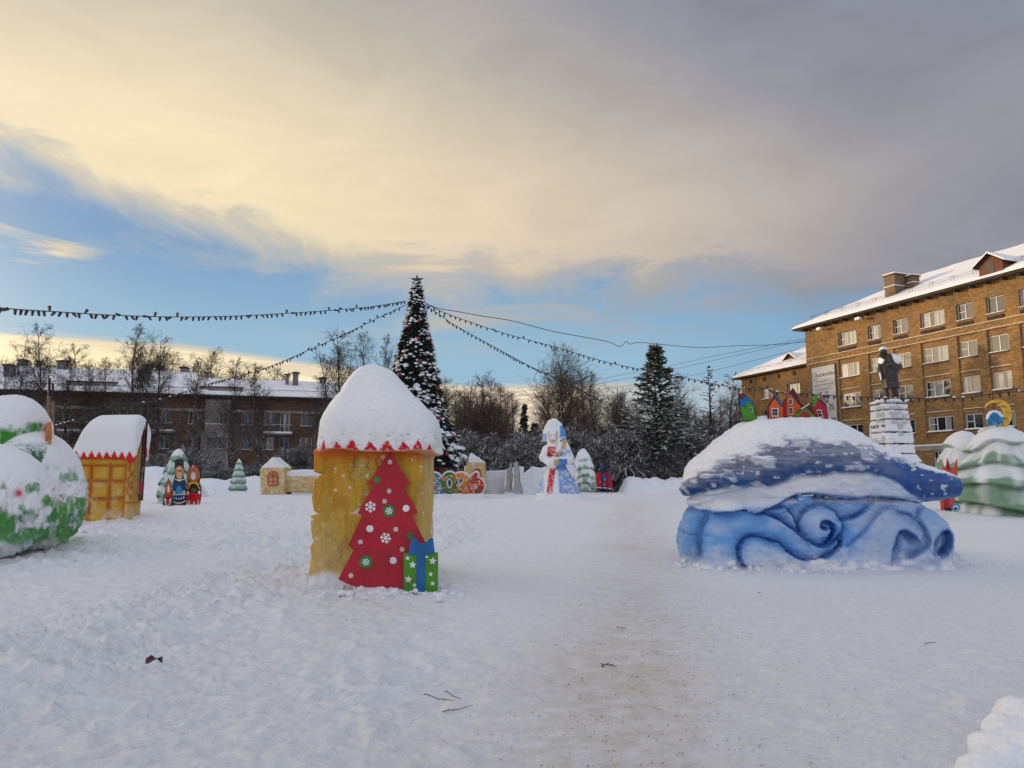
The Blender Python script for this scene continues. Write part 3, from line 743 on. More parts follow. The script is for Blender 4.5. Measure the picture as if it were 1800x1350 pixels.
b.tube([(1, .3, zWe + .17 + (hW - zWe) * .16 + .4), (sW, .3, zWe + .17 + (hW - zWe) * .16 + .4)], .014, 4)
b.build('snow_guard_rail', M['metal'], wing)

# banner on the corner of the brick block
ban = thing('banner', 'tall grey printed banner with black and white photographs on the brick corner', 'banner', (*RF.O, 0), RF.rz)
bx0, bx1 = RF.sz(1429.5, 690)[0], RF.sz(1471, 690)[0]; bz1 = RF.sz(1440, 645)[1]; bz0 = bz1 - 11.2
M['banner'] = flat('banner_cloth', (.50, .50, .51), .7, .06); M['ink'] = flat('printed_ink', (.03, .03, .03), .7); M['greyink'] = flat('grey_ink', (.20, .20, .20), .7)
M['photo'] = mat('printed_photograph', rough=.7); t_ = NT(M['photo'].node_tree); oc = t_.node('ShaderNodeTexCoord').outputs['Object']
t_.put(bsdf(M['photo']).inputs['Base Color'], t_.mix(t_.ramp(t_.noise(oc, 2.6, 5, .7, .6), .38, .62), (.03, .03, .03), (.45, .45, .45)))
b = MB(); b.box(bx0, bx1, -.10, -.06, bz0, bz1); b.build('cloth', M['banner'], ban)
b = MB()
for (q0, q1, w_) in ((bx0 - .05, bx0, 0), (bx1, bx1 + .05, 0)): b.box(q0, q1, -.14, 0, bz0, bz1 + .05)
b.box(bx0, bx1, -.14, 0, bz1, bz1 + .05); b.build('frame', M['trim'], ban)
bw = bx1 - bx0
def text(s_, size, x, z, mt, par, name='lettering', y=-.105, center=True):
    cu = bpy.data.curves.new(name, 'FONT'); cu.body = s_; cu.size = size; cu.align_x = 'CENTER' if center else 'LEFT'; cu.extrude = .004; cu.offset = size * .018
    tmp = bpy.data.objects.new('tmp', cu); C.objects.link(tmp); dg = bpy.context.evaluated_depsgraph_get()
    me = bpy.data.meshes.new_from_object(tmp.evaluated_get(dg)); bpy.data.objects.remove(tmp); me.materials.clear(); me.materials.append(M[mt])
    o = link(name, me, parent=par, loc=(x, y, z)); o.rotation_euler = (R(90), 0, 0); return o
text('РАДЭИ КЭРНИ!', bw * .118, bx0 + bw * .61, bz1 - 1.10, 'ink', ban)
b = MB()
n = 28
for k in range(n):
    a0, a1 = 2 * math.pi * k / n, 2 * math.pi * (k + 1) / n
    V = [(bx0 + bw * .14 + r_ * math.cos(a), -.106, bz1 - 1.0 + 1.3 * r_ * math.sin(a)) for a in (a0, a1) for r_ in (bw * .10, bw * .078)]
    b.add(V, [(0, 2, 3, 1)])
b.build('emblem', M['greyink'], ban)
# three lines too small to read in the photograph: rows of short strokes
b = MB()
for li, (zz, x0_, x1_) in enumerate([(1.55, .14, .80), (2.0, .08, .90), (2.5, .22, .78)]):
    x = x0_
    while x < x1_:
        ww = random.uniform(.012, .03); b.box(bx0 + bw * x, bx0 + bw * (x + ww), -.106, -.104, bz1 - zz - .12, bz1 - zz + (.0 if random.random() < .8 else .05)); x += ww + (.012 if random.random() < .8 else .03)
b.build('small_print', M['greyink'], ban)
for (x0_, x1_, z0_, z1_) in [(.30, .66, 4.15, 2.85), (.10, .36, 5.0, 4.0), (.62, .88, 4.95, 4.2), (.60, .95, 7.0, 5.75), (.58, .72, 8.3, 7.3)]:
    b = MB(); b.box(bx0 + bw * x0_, bx0 + bw * x1_, -.106, -.104, bz1 - z0_, bz1 - z1_); b.build('photograph', M['photo'], ban)
b = MB(); b.box(bx0 + bw * .42, bx0 + bw * .64, -.109, -.107, bz1 - 5.0, bz1 - 4.15); b.build('label_patch', M['white'], ban)

# ---------------------------------------------------------------- long dark block on the left
LF = Facade(500, 700, 95, 5900, 845).origin(0)
dark = thing('apartment_building', 'long dark brown apartment block with snowy roof and balconies behind the birches', 'building', (*LF.O, 0), LF.rz)
zL = LF.sz(300, 696.5)[1]; sx = lambda u, v=750: LF.sz(u, v)[0]
xL0, xL1 = -95.0, sx(720)
tops = (LF.sz(500, 748.5)[1], LF.sz(500, 726.5)[1]); mids = (LF.sz(500, 791)[1], LF.sz(500, 768.5)[1]); lows = (LF.sz(380, 832)[1], LF.sz(380, 816)[1])
wu = [(26, 44), (70, 88), (99, 121), (150, 166), (186, 204), (222, 240), (281, 299), (330, 348), (385, 401), (424, 446), (463, 482), (492, 509), (528, 549), (580, 600), (625, 645), (670, 690)]
holes = []; wins = []
for i, (a_, b_) in enumerate(wu):
    x0_, x1_ = sx(a_), sx(b_)
    t0 = tops[0] - (1.0 if i == 11 else 0)
    holes.append((x0_, x1_, t0, tops[1])); wins.append((x0_, x1_, t0, tops[1], 'door' if i == 11 else 'double', 'glass' if i in (8, 9, 10, 11) else 'glass_dim'))
    holes.append((x0_, x1_, *mids)); wins.append((x0_, x1_, *mids, 'double', 'glass' if i in (9, 10, 11) else 'glass_dim'))
for (a_, b_, k) in [(30, 48, 'double'), (100, 118, 'double'), (278, 292, 'double'), (376, 394, 'double'), (455, 463, 'double'), (511, 522, 'double'), (527, 549, 'grid'), (580, 600, 'double')]:
    holes.append((sx(a_), sx(b_), *lows)); wins.append((sx(a_), sx(b_), *lows, k, 'glass_dim'))
for k in range(14):
    x0_ = -6 - 5.8 * k
    for r in (tops, mids, lows): holes.append((x0_, x0_ + 1.5, *r)); wins.append((x0_, x0_ + 1.5, *r, 'double', 'glass_dim'))
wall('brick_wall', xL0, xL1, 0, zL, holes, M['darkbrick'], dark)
for w_ in wins: window(dark, *w_[:5], y=-.44 if sx(360) < w_[0] < sx(404) else -.19 if w_[0] > sx(484) and w_[3] < 5 else .18, frame='frame_old' if random.random() < .75 else 'frame', glass=w_[5], snow=.05)
b = MB(); b.add([(xL1, 0, 0), (xL1, 13, 0), (xL1, 13, zL), (xL1, 0, zL)], [(0, 1, 2, 3)]); b.add([(xL0, 0, 0), (xL0, 13, 0), (xL0, 13, zL), (xL0, 0, zL)], [(3, 2, 1, 0)])
b.add([(xL0, 13, 0), (xL1, 13, 0), (xL1, 13, zL), (xL0, 13, zL)], [(3, 2, 1, 0)]); b.build('end_wall', M['darkbrick'], dark)
b = MB(); zb = LF.sz(500, 722)[1]; b.box(xL0, xL1, -.12, 0, zb - .35, zb, 0)
b.build('frieze', M['concrete'], dark)
b = MB(); zg = LF.sz(520, 803)[1]; b.box(sx(484), xL1, -.10, 0, zg - 3.2, zg - .0, 0); 
x0_, x1_ = sx(360), sx(404); b.box(x0_, x1_, -.35, 0, 0, zL - .3, 0); b.box(sx(356), sx(367.5), -.9, -.35, 0, LF.sz(362, 760)[1], 0)
b.build('concrete_bay', M['concrete'], dark)
b = MB(); b.box(xL0 - .7, xL1 + .7, -.8, 13.7, zL, zL + .22, 0); b.build('eave', M['trim_dark'], dark)
zr1 = LF.sz(150, 650.5, -6.5)[1]; zr2 = LF.sz(480, 671.5, -6.5)[1]; xs1 = LF.sz(343, 660, -6.5)[0]
e0 = zL + .25
snow_roof('roof', [((xL0 - .7, -.85, e0), (xs1 + 3, -.85, e0), (xs1, 6.5, zr1), (xL0 + 2, 6.5, zr1)), ((xs1 + 3, -.85, e0), (xs1 + 3, 13.8, e0), (xs1, 6.6, zr1), (xs1, 6.5, zr1)),
                   ((xs1 + 3, 13.8, e0), (xL0 - .7, 13.8, e0), (xL0 + 2, 6.5, zr1), (xs1, 6.5, zr1))], .22, dark, step=.8, amp=.07)
snow_roof('roof', [((xs1 + .5, -.85, e0), (xL1 + .7, -.85, e0), (xL1 - 4, 6.5, zr2), (xs1 - 1, 6.5, zr2)), ((xL1 + .7, 13.8, e0), (xs1 + .5, 13.8, e0), (xs1 - 1, 6.5, zr2), (xL1 - 4, 6.5, zr2)),
                   ((xL1 + .7, -.85, e0), (xL1 + .7, 13.8, e0), (xL1 - 4, 6.5, zr2), (xL1 - 4, 6.45, zr2))], .22, dark, step=.8, amp=.07)
for (u0, u1, vb, vt, yb, round_) in [(4, 23, 676, 643, 2.5, 1), (30, 46, 648, 634, 6.5, 0), (62.5, 71, 648, 636, 6.8, 0), (99, 117, 655, 636, 5.8, 0), (240, 262, 682, 655, 2.2, 0), (250, 266, 660, 643, 6.0, 0), (280, 287, 656, 645, 6.6, 0),
                             (316, 330, 660, 647, 6.3, 0), (360.5, 367, 667, 656, 6.3, 0), (501.5, 508, 680, 659, 4.4, 0), (514, 524.5, 684, 656, 3.9, 0), (561.5, 574, 674, 665.5, 6.2, 0), (-60, -45, 646, 632, 6.5, 0), (-130, -112, 642, 628, 6.5, 0)]:
    xa, za = LF.sz(u0, vb, -yb); xb, zt = LF.sz(u1, vt, -yb)
    b = MB(); w_ = xb - xa; b.box(xa, xb, yb, yb + min(w_, 1.2), za - 1.5, zt, 0); b.box(xa - .16, xb + .16, yb - .16, yb + min(w_, 1.2) + .16, zt, zt + .10, 1)
    c_ = (xa + xb) / 2; d_ = yb + min(w_, 1.2) / 2
    b.add([(xa - .18, yb - .18, zt + .10), (xb + .18, yb - .18, zt + .10), (xb + .18, yb + min(w_, 1.2) + .18, zt + .10), (xa - .18, yb + min(w_, 1.2) + .18, zt + .10), (c_, d_, zt + .10 + w_ * .22)], [(0, 1, 4), (1, 2, 4), (2, 3, 4), (3, 0, 4)], 1)
    b.build('chimney', [M['sheet'], M['trim_dark']], dark)
for (u0, u1, vb, vt) in [(118, 206, 689, 674), (352, 427, 700, 683)]:
    xa, za = LF.sz(u0, vb, -.6); xb, zt = LF.sz(u1, vt, -.6); b = MB(); b.box(xa, xb, .3, .65, zL + .2, zt, 0); b.box(xa - .1, xb + .1, .25, .75, zt, zt + .14, 1)
    b.build('attic_parapet', [M['concrete'], M['trim_dark']], dark)
b = MB(); zz = e0 + .95
b.tube([(xL0, .55, zz), (xL1, .55, zz)], .03, 4)
for k in range(int((xL1 - xL0) / 1.6)): b.tube([(xL0 + k * 1.6, .55, zz - .7), (xL0 + k * 1.6, .55, zz)], .02, 3)
b.build('snow_guard_rail', M['metal'], dark)
for (u0, u1, v0, vr) in [(253, 305, 757, 742.5), (462, 513, 761, 747), (100, 140, 757, 742), (560, 600, 762, 748)]:
    xa, z0_ = LF.sz(u0, v0, 1.2); xb, zr_ = LF.sz(u1, vr, 1.2)
    b = MB(); b.box(xa, xb, -1.2, 0, z0_ - .18, z0_, 0); b.box(xa - .03, xb + .03, -1.22, 0, z0_, z0_ + .22, 1); b.box(xa, xb, -1.2, -1.14, zr_ - .06, zr_, 2); b.box(xa, xb, -1.21, -1.13, zr_, zr_ + .05, 1)
    n = int((xb - xa) / .22)
    for k in range(n + 1): b.box(xa + k * .22, xa + k * .22 + .03, -1.19, -1.16, z0_ + .2, zr_ - .06, 2)
    b.build('balcony', [M['concrete'], M['roofsnow'], M['metal']], dark)
b = MB(); xa, z0_ = LF.sz(360, 756, 1.2); xb, zr_ = LF.sz(404, 746, 1.2); b.box(xa, xb, -1.2, -.351, z0_ - .9, zr_, 0); b.box(xa, xb, -1.22, -.351, zr_, zr_ + .08, 1); b.build('balcony', [M['concrete'], M['roofsnow']], dark)

# flat-roofed dark hall behind the wood
HF = Facade(930, 800, 112, 9000, 845).origin(880)
hall = thing('hall_building', 'low flat-roofed dark building glimpsed behind the bare trees', 'building', (*HF.O, 0), HF.rz)
xh0, xh1 = -12, HF.sz(1010, 800)[0]; zh = HF.sz(930, 770)[1]
wall('wall', xh0, xh1, 0, zh, [(q, q + 2.2, 4.0, 5.8) for q in np.arange(xh0 + 2, xh1 - 3, 4.1)], M['darkbrick'], hall)
b = MB(); b.box(xh0 - .3, xh1 + .3, -.3, 12, zh, zh + .35, 0); b.box(xh0 - .3, xh1 + .3, -.3, 12, zh + .35, zh + .5, 1); b.box(xh0, xh1, .35, 11.8, 0, zh, 0); b.build('flat_roof', [M['trim_dark'], M['roofsnow']], hall)
for q in np.arange(xh0 + 2, xh1 - 3, 4.1): window(hall, q, q + 2.2, 4.0, 5.8, 'triple', y=.2, frame='frame_old', glass='glass_dim', sill=False)
# ================================================================ SNOW SCULPTURES
def px2w(P, Y):
    P = np.asarray(P, float); q = W(P[:, 0], P[:, 1], Y); return q[:, [0, 2]]
def lerp3(a, b, t): t = np.clip(t, 0, 1)[:, None]; return np.asarray(a) * (1 - t) + np.asarray(b) * t
def z5(P, o, s): return [(o[0] + x / s, o[1] + y / s) for x, y in P]

# ---------------------------------------------------------------- yellow snow tower
TY = 12.35                                                             # depth of its middle
def build_tower():
    root = thing('snow_tower', 'yellow painted snow tower with thick rounded snow roof and red zigzag hem', 'snow sculpture', (W(655, 1000, TY)[0], TY, 0))
    rx, ry = root.location.x, root.location.y
    q = TY / F; hd = .93
    left = px2w(z5([(103, 470), (105, 580), (122, 584), (150, 592), (128, 606), (107, 628), (100, 730), (115, 790), (140, 797), (97, 812), (90, 920), (105, 950), (85, 985), (80, 1200)], (520, 640), 3.068), TY - .7)
    right = px2w([(762, 790), (760, 860), (758, 900), (759, 940), (757, 1000), (759, 1040)], TY + .6)
    lo = (left[:, 0].min() - .15, TY - hd - .25, -.1); hi = (right[:, 0].max() + .15, TY + hd + .15, 2.15)
    Xg, Yg, Zg, L = grid(lo, hi, .02)
    z1 = Zg[0, 0]; xl = np.interp(-z1, -left[:, 1], left[:, 0]); xr = np.interp(-z1, -right[:, 1], right[:, 0])
    # the notches are bites out of the near left corner only
    xl0 = left[:, 0].min() + .03; k = sstep(TY + .1, TY - .6, Yg); xl = xl0 + (xl[None, None, :] - xl0) * k
    f = smax(smax(xl - Xg, Xg - xr[None, None, :], .12), smax((TY - hd) - Yg, Yg - (TY + hd), .12), .16)
    f = np.maximum(f, Zg - 2.08)
    # stone pattern carved in the upper middle of the front
    u, v = PX(Xg[:, :1], (TY - hd) + 0 * Yg[:, :1], Zg[:, :1])
    a, b_ = vor((u - 560) / 21, (v - 700) / 16)
    crack = np.exp(-((b_ - a) / .10) ** 2) * sstep(600, 625, u) * sstep(700, 672, u) * sstep(868, 845, v) * sstep(798, 806, v)
    big = .02 * fbm(u / 45, v / 60, 1., 3)
    cut = (.055 * crack + big) * np.exp(-((Yg - (TY - hd)) / .35) ** 2)
    f = f + cut
    def paint(V, N):
        u, v = PX(V[:, 0], V[:, 1], V[:, 2]); n = fbm(u / 30, v / 90, V[:, 1] * 2, 4); n2 = fbm(u / 7, v / 22, V[:, 1] * 5, 3)
        c = lerp3((.60, .36, .045), (.56, .42, .13), .5 + .8 * n)
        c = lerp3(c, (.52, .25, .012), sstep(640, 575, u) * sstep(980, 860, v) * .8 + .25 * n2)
        c = lerp3(c, (.40, .20, .03), sstep(.25, .7, fbm(u / 16, v / 26, V[:, 1] * 2 + 3, 4)) * .45)
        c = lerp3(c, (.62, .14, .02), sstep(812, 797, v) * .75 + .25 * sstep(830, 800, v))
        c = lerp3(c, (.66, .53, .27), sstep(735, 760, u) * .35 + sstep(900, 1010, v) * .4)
        c = lerp3(c, (.80, .80, .80), sstep(.92, 1.02, fbm(u / 14, v / 11, V[:, 1] * 3 + 9, 4)) * .7)
        streak = sstep(.2, .6, noise3(u / 5, v / 34, 3.)); c = lerp3(c, c * .90, streak)
        c = lerp3(c, (.30, .12, .02), sstep(.70, .85, noise3(u / 2.2, v / 2.0, 5.)) * .5)
        c = lerp3(c, (.80, .81, .84), sstep(1002, 1016, v + 6 * n))
        c = lerp3(c, (.82, .82, .84), sstep(.55, .85, N[:, 2]))
        return c
    def chip(V):
        a, b_ = vor(V[:, 0] * 3.4 + V[:, 1] * .5, V[:, 2] * 3.1, V[:, 1] * 3.4); return .020 * (np.clip(b_ - a, 0, .45) - .2) + .02 * noise3(V[:, 0] * 2.2, V[:, 1] * 2.2, V[:, 2] * .8)
    dis = lambda V, N: chip(V) + .014 * fbm(V[:, 0] * 6, V[:, 1] * 6, V[:, 2] * 4, 4) + .004 * fbm(V[:, 0] * 26, V[:, 1] * 26, V[:, 2] * 20, 2)
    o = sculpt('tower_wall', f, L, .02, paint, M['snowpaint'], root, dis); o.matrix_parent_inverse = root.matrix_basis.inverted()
    # roof
    YR = TY - .25
    prof = np.array([(642, 656, 660), (645, 644, 673), (650, 634, 685), (658, 623, 698), (668, 612, 710), (680, 599, 722), (692, 589, 733), (705, 577, 746), (718, 568, 758), (730, 560, 770), (745, 554, 777), (760, 552, 780), (775, 551, 781), (788, 551, 780), (797, 552, 778), (801, 554, 775)], float)
    zt = W(655, prof[:, 0], YR)[:, 2]; kk_ = sstep(643, 705, prof[:, 0]); xl = W(prof[:, 1], prof[:, 0], YR - .75 * kk_)[:, 0]; xr = W(prof[:, 2], prof[:, 0], YR + .55 * kk_)[:, 0]
    ztop = zt[0]; zbot = zt[-1]
    lo = (xl.min() - .1, YR - 1.35, zbot - .08); hi = (xr.max() + .1, YR + 1.35, ztop + .06)
    Xg, Yg, Zg, L = grid(lo, hi, .018)
    z1 = Zg[0, 0]; o_ = np.argsort(zt); c = np.interp(z1, zt[o_], ((xl + xr) / 2)[o_]); w = np.interp(z1, zt[o_], ((xr - xl) / 2)[o_])
    w = np.where(z1 > ztop, -.05, w); cy = YR - .05 + 0 * z1
    p = 4.4 - 1.5 * sstep(zbot + .6, ztop, z1)
    ax_ = np.abs(Xg - c[None, None]) + 1e-6; ay_ = np.abs(Yg - cy[None, None]) * .97 + 1e-6
    r = (ax_ ** p[None, None] + ay_ ** p[None, None]) ** (1 / p[None, None])
    sag = .035 * noise3(Xg[:, :, :1] * 2.3, Yg[:, :, :1] * 2.3, 3.)
    f = np.maximum(r - w[None, None], (zbot + .02 + sag) - Zg)
    f = smax(f, (zbot + .02 + sag) - Zg, .03)
    # loose edge on the near left: a second slab standing a little proud
    def paintr(V, N):
        u, v = PX(V[:, 0], V[:, 1], V[:, 2])
        c = np.tile((.84, .845, .86), (len(V), 1)); n = fbm(u / 14, v / 14, 2., 3)
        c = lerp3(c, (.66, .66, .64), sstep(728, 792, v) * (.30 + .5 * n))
        side = (N[:, 0] < -.6); s = np.where(side, V[:, 1] * 105, u)          # zigzag runs round the corner
        pk = np.array([569, 592, 619, 650, 681, 709, 735, 755.0]); hw = np.array([8, 17, 18, 18.5, 19, 17.5, 14.5, 12.0])
        tri = np.zeros(len(V))
        for a, h_ in zip(pk, hw): tri = np.maximum(tri, 1 - np.abs(u - a) / h_)
        top = 774.5 + 2.5 * np.sin(u * .11) + (u > 745) * 4
        ins = (v > top + (1 - tri) * 26 - 1 + .4 * noise3(u / 3, v / 3, 1.)) & (tri > 0) & (v < 796.5) & (N[:, 1] < .3) & (N[:, 2] > -.5)
        c[ins] = (.60, .015, .03)
        fade = ins & (noise3(u / 5, v / 5, 7.) > .42); c[fade] = (.70, .25, .25)
        blush = sstep(575, 560, u) * sstep(772, 796, v) * .6 * (.6 + n); c = lerp3(c, (.68, .16, .18), blush)
        sp = (noise3(u / 2.4, v / 1.7, 4.) > .86) & (v > 760); c[sp] = (.25, .20, .18)
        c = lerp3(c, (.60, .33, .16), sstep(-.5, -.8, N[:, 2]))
        return c
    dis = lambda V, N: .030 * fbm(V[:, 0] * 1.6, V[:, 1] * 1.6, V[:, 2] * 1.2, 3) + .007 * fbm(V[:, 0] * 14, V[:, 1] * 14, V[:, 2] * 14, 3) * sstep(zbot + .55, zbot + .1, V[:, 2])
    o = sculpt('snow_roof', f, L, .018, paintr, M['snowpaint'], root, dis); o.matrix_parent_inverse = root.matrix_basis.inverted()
build_tower()

# ---------------------------------------------------------------- whale on carved waves
WY = 14.75
def build_whale():
    root = thing('whale_snow_sculpture', 'huge blue and white snow whale lying on carved curling waves', 'snow sculpture', (W(1440, 1000, WY)[0], WY, 0))
    c5 = lambda P: z5(P, (1180, 560), 2.934); c6 = lambda P: z5(P, (1380, 600), 3.214)
    c7 = lambda P: z5(P, (1180, 870), 6.4286); c8 = lambda P: z5(P, (1440, 860), 6.667)
    bodyP = crv([(1193, 857), (1198, 836), (1210, 818), (1233, 800), (1268, 771), (1308, 746), (1345, 737), (1362, 735), (1420, 734), (1468, 745), (1508, 764), (1525, 777), (1564, 790), (1603, 808), (1657, 825), (1686, 834), (1697, 848), (1698, 866), (1690, 876), (1660, 881), (1622, 884),
                 (1560, 905), (1500, 900), (1420, 900), (1330, 905), (1260, 896), (1215, 890), (1204, 880), (1212, 872), (1198, 865)], 5, True)
    baseP = crv([(1222, 880), (1203, 896), (1189, 925), (1187, 955), (1193, 985), (1192, 1030), (1300, 1040), (1450, 1040), (1600, 1040), (1688, 1030), (1686, 985), (1689, 960), (1686, 938), (1672, 912), (1648, 897), (1627, 888), (1600, 870), (1400, 860), (1260, 865)], 5, True)
    wy = lambda P, a, b_: np.stack([W(u_, v_, np.interp(u_, [1190, 1690], [a, b_]))[[0, 2]] for u_, v_ in P]); A = wy(bodyP, WY + .25, WY - .25); B = wy(baseP, WY + .45, WY - .8)
    h = .020
    xs = np.arange(min(A[:, 0].min(), B[:, 0].min()) - .15, max(A[:, 0].max(), B[:, 0].max()) + .15, h); zs = np.arange(-.12, A[:, 1].max() + .12, h)
    X2, Z2 = np.meshgrid(xs, zs, indexing='ij'); u, v = PX(X2, WY, Z2)
    eA, eB = sdpoly(X2, Z2, A), sdpoly(X2, Z2, B)
    TA = np.interp(u, [1190, 1290, 1450, 1560, 1640, 1700], [.75, 1.15, 1.25, .95, .55, .42]); RA = np.interp(u, [1190, 1300, 1500, 1640, 1700], [.75, 1.0, 1.0, .40, .33])
    def infl(e, T_, R_): t = np.clip(e / R_, 0, 1); return np.where(e > 0, T_ * np.sqrt(np.clip(1 - (1 - t) ** 2, 0, 1)), e)
    tA = infl(eA, TA, RA); tB = infl(eB, np.interp(u, [1190, 1250, 1600, 1690], [.85, 1.05, 1.05, .8]), .30)
    # underside of the body tucks in above the waves
    belly = [(1204, 880)] + c5([(130, 978), (200, 992), (260, 996), (350, 985), (450, 1000), (480, 985), (520, 965), (560, 940), (620, 912), (700, 900), (800, 912), (930, 922)]) + c6([(60, 868), (150, 872), (250, 882), (370, 886), (480, 877), (620, 884), (760, 905)])
    mouth = c5([(60, 900), (130, 912), (200, 915), (260, 903), (320, 885), (360, 868)])
    curves = [(belly, .12, .060, 1.0),
        (c7([(1020, 190), (1060, 165), (1150, 148), (1250, 160), (1320, 210), (1370, 290), (1400, 370), (1470, 470)]), .075, .05, .9),
        (c7([(780, 175), (900, 190), (1000, 200), (1100, 245), (1200, 290), (1300, 360), (1400, 435), (1480, 500), (1580, 560), (1660, 585), (1760, 560), (1850, 500), (1870, 470)]), .10, .05, 1.0),
        (c7([(900, 850), (810, 790), (755, 700), (750, 600), (790, 520), (860, 478), (960, 480), (1060, 515), (1180, 545), (1250, 610), (1330, 675), (1420, 725), (1560, 745), (1680, 715), (1790, 650), (1860, 590), (1880, 520)]), .12, .055, 1.0),
        (c7([(1480, 500), (1430, 400), (1420, 300), (1450, 215), (1530, 150), (1640, 120), (1750, 150), (1840, 230), (1880, 330), (1890, 420), (1860, 500)]), .07, .04, .8),
        (c7([(1750, 545), (1790, 490), (1810, 400), (1790, 330), (1730, 295), (1670, 300), (1650, 340), (1670, 380), (1710, 385)]), .11, .040, 1.1),
        (c7([(270, 150), (220, 210), (205, 290), (200, 380), (190, 460), (150, 560), (130, 690)]), .11, .045, 1.0),
        (c7([(440, 190), (420, 260), (380, 320), (345, 420), (330, 520), (335, 690)]), .11, .045, 1.0),
        (c7([(200, 440), (260, 475), (335, 480)]), .06, .04, .6),
        (c8([(235, 365), (330, 345), (430, 300), (520, 235), (630, 150)]), .09, .045, 1.0),
        (c8([(300, 660), (400, 580), (500, 490), (580, 380), (660, 290), (760, 225), (860, 215)]), .05, .05, .5),
        (c8([(800, 800), (820, 680), (840, 570), (880, 500), (960, 480), (1030, 520), (1080, 560)]), .12, .05, 1.0),
        (c8([(1040, 800), (1140, 740), (1220, 650), (1225, 560), (1180, 440), (1100, 340), (1000, 280), (900, 250)]), .06, .06, .7),
        (c8([(1120, 300), (1150, 240), (1230, 205)]), .07, .05, .7),
        (c8([(1275, 740), (1280, 640), (1330, 540), (1400, 480), (1470, 490), (1510, 580), (1500, 680), (1440, 760)]), .13, .045, 1.0),
        (c8([(0, 380), (70, 385), (120, 430), (130, 510), (80, 590), (0, 640)]), .07, .04, .8),
        (mouth, .05, .05, .6)]
    rel = np.zeros(X2.shape); dark = np.zeros(X2.shape); blu = np.zeros(X2.shape)
    sides = [-1, 1, 1, 1, 1, 1, -1, -1, 1, 1, 1, -1, 1, 1, -1, 0, -1]
    for (P, dep, wid, dk), sd in zip(curves, sides):
        if sd == 0: continue
        d, sg = dside(X2, Z2, px2w(crv(P, 5), WY - .9)); low = sg == sd               # the low side of the cut holds the dark paint
        endf = 1.0
        rel += np.where(low, -dep * 1.15 * np.exp(-d / (wid * 1.9)), dep * .45 * np.exp(-(d / (wid * 2.2)) ** 2) - dep * .25 * np.exp(-d / .018)) * (d < .6)
        blu = np.maximum(blu, dk * np.where(low, np.exp(-(d / .30)), np.exp(-(d / .07))))
        dark = np.maximum(dark, dk * np.where(low, np.exp(-(d / .085) ** 1.1), np.exp(-(d / .022) ** 1.3) * .9))
    # the hollows inside the right-hand curls
    for P, dep in ((c8([(820, 800), (840, 570), (880, 500), (960, 480), (1080, 560), (1160, 640), (1160, 740), (1040, 800)]), .10), (c8([(1280, 760), (1290, 640), (1330, 540), (1400, 485), (1470, 495), (1505, 580), (1500, 700), (1440, 770)]), .10),
                   (c7([(900, 850), (810, 790), (755, 700), (750, 600), (790, 520), (860, 480), (960, 482), (1060, 517), (1180, 547), (1250, 612), (1330, 680), (1300, 850)]), .07)):
        e = sdpoly(X2, Z2, px2w(crv(P, 4, True), WY - .9)); rel -= dep * sstep(-.01, .05, e) - dep * .8 * sstep(.05, .22, e)
    bl = np.array(belly); vb = np.interp(u, bl[:, 0], bl[:, 1])
    over = sstep(4, -4, v - vb) * (u > 1200)                                   # body stands proud of the waves
    rel += .10 * over * sstep(1600, 1500, u)
    tA = np.where((v > vb + 3) & (u < 1615), np.minimum(tA, 0.0) - .05, tA)
    ys = np.arange(WY - 1.62, WY + 1.45, h * 1.25)
    # keep one grid step: rescale y so nets stays cubic
    ky = 1.25
    Yg = ys[None, :, None]
    f = np.minimum(np.abs(Yg - WY) - tA[:, None, :], np.abs(Yg - WY) - tB[:, None, :])
    f = np.where(Yg < WY, f - rel[:, None, :], f)
    f = np.maximum(f, -.08 - Z2[:, None, :])
    V, Fq = nets(f, np.zeros(3), 1.0); V = np.stack([xs[0] + V[:, 0] * h, ys[0] + V[:, 1] * h * ky, zs[0] + V[:, 2] * h], 1)
    N = vnorm(V, Fq)
    uu, vv = PX(V[:, 0], V[:, 1], V[:, 2])
    snowl = np.array([(1185, 850), (1200, 846), (1231, 829), (1265, 812), (1292, 797), (1323, 796), (1345, 778), (1367, 768), (1419, 768), (1459, 768), (1500, 774), (1525, 782), (1554, 796), (1598, 813), (1660, 829), (1700, 836)], float)
    bellyl = np.array([(1185, 864), (1197, 868), (1224, 869), (1262, 861), (1303, 856), (1350, 854), (1391, 838), (1419, 834), (1500, 832), (1554, 836), (1579, 850), (1598, 868), (1626, 884), (1640, 890), (1700, 890)], float)
    n1 = fbm(V[:, 0] * 1.5, V[:, 2] * 2.0, V[:, 1] * 1.5, 4); n2 = fbm(V[:, 0] * 2.6 + V[:, 2], V[:, 2] * 6.5, V[:, 1] * 3, 4); n3 = fbm(V[:, 0] * 7, V[:, 2] * 8, V[:, 1] * 7, 3)
    rough = sstep(0, 20, vv - np.interp(uu, *snowl.T)) * sstep(10, -6, vv - np.interp(uu, *bellyl.T)) * sstep(1620, 1540, uu)
    ridge = (1 - np.abs(noise3(uu / 20, vv / 7, 3.)))
    V = V + N * (.016 * n1 + rough * (.045 * n2 + .03 * ridge) + (.014 + .006 * (vv > 885)) * n3 + .010 * noise3(V[:, 0] * 3, V[:, 2] * 22, V[:, 1] * 3) + .005 * fbm(V[:, 0] * 20, V[:, 1] * 20, V[:, 2] * 20, 2))[:, None]; N = vnorm(V, Fq)
    dk = np.zeros(len(V)); ii = np.clip(((V[:, 0] - xs[0]) / h).astype(int), 0, len(xs) - 1); kk = np.clip(((V[:, 2] - zs[0]) / h).astype(int), 0, len(zs) - 1); dk = dark[ii, kk] * (N[:, 1] < .2)
    # paint
    snow = np.array((.84, .85, .87))
    base = lerp3((.62, .70, .80), (.15, .38, .76), blu[ii, kk] * .95 + .26 + .45 * n1 + .12 * n3)
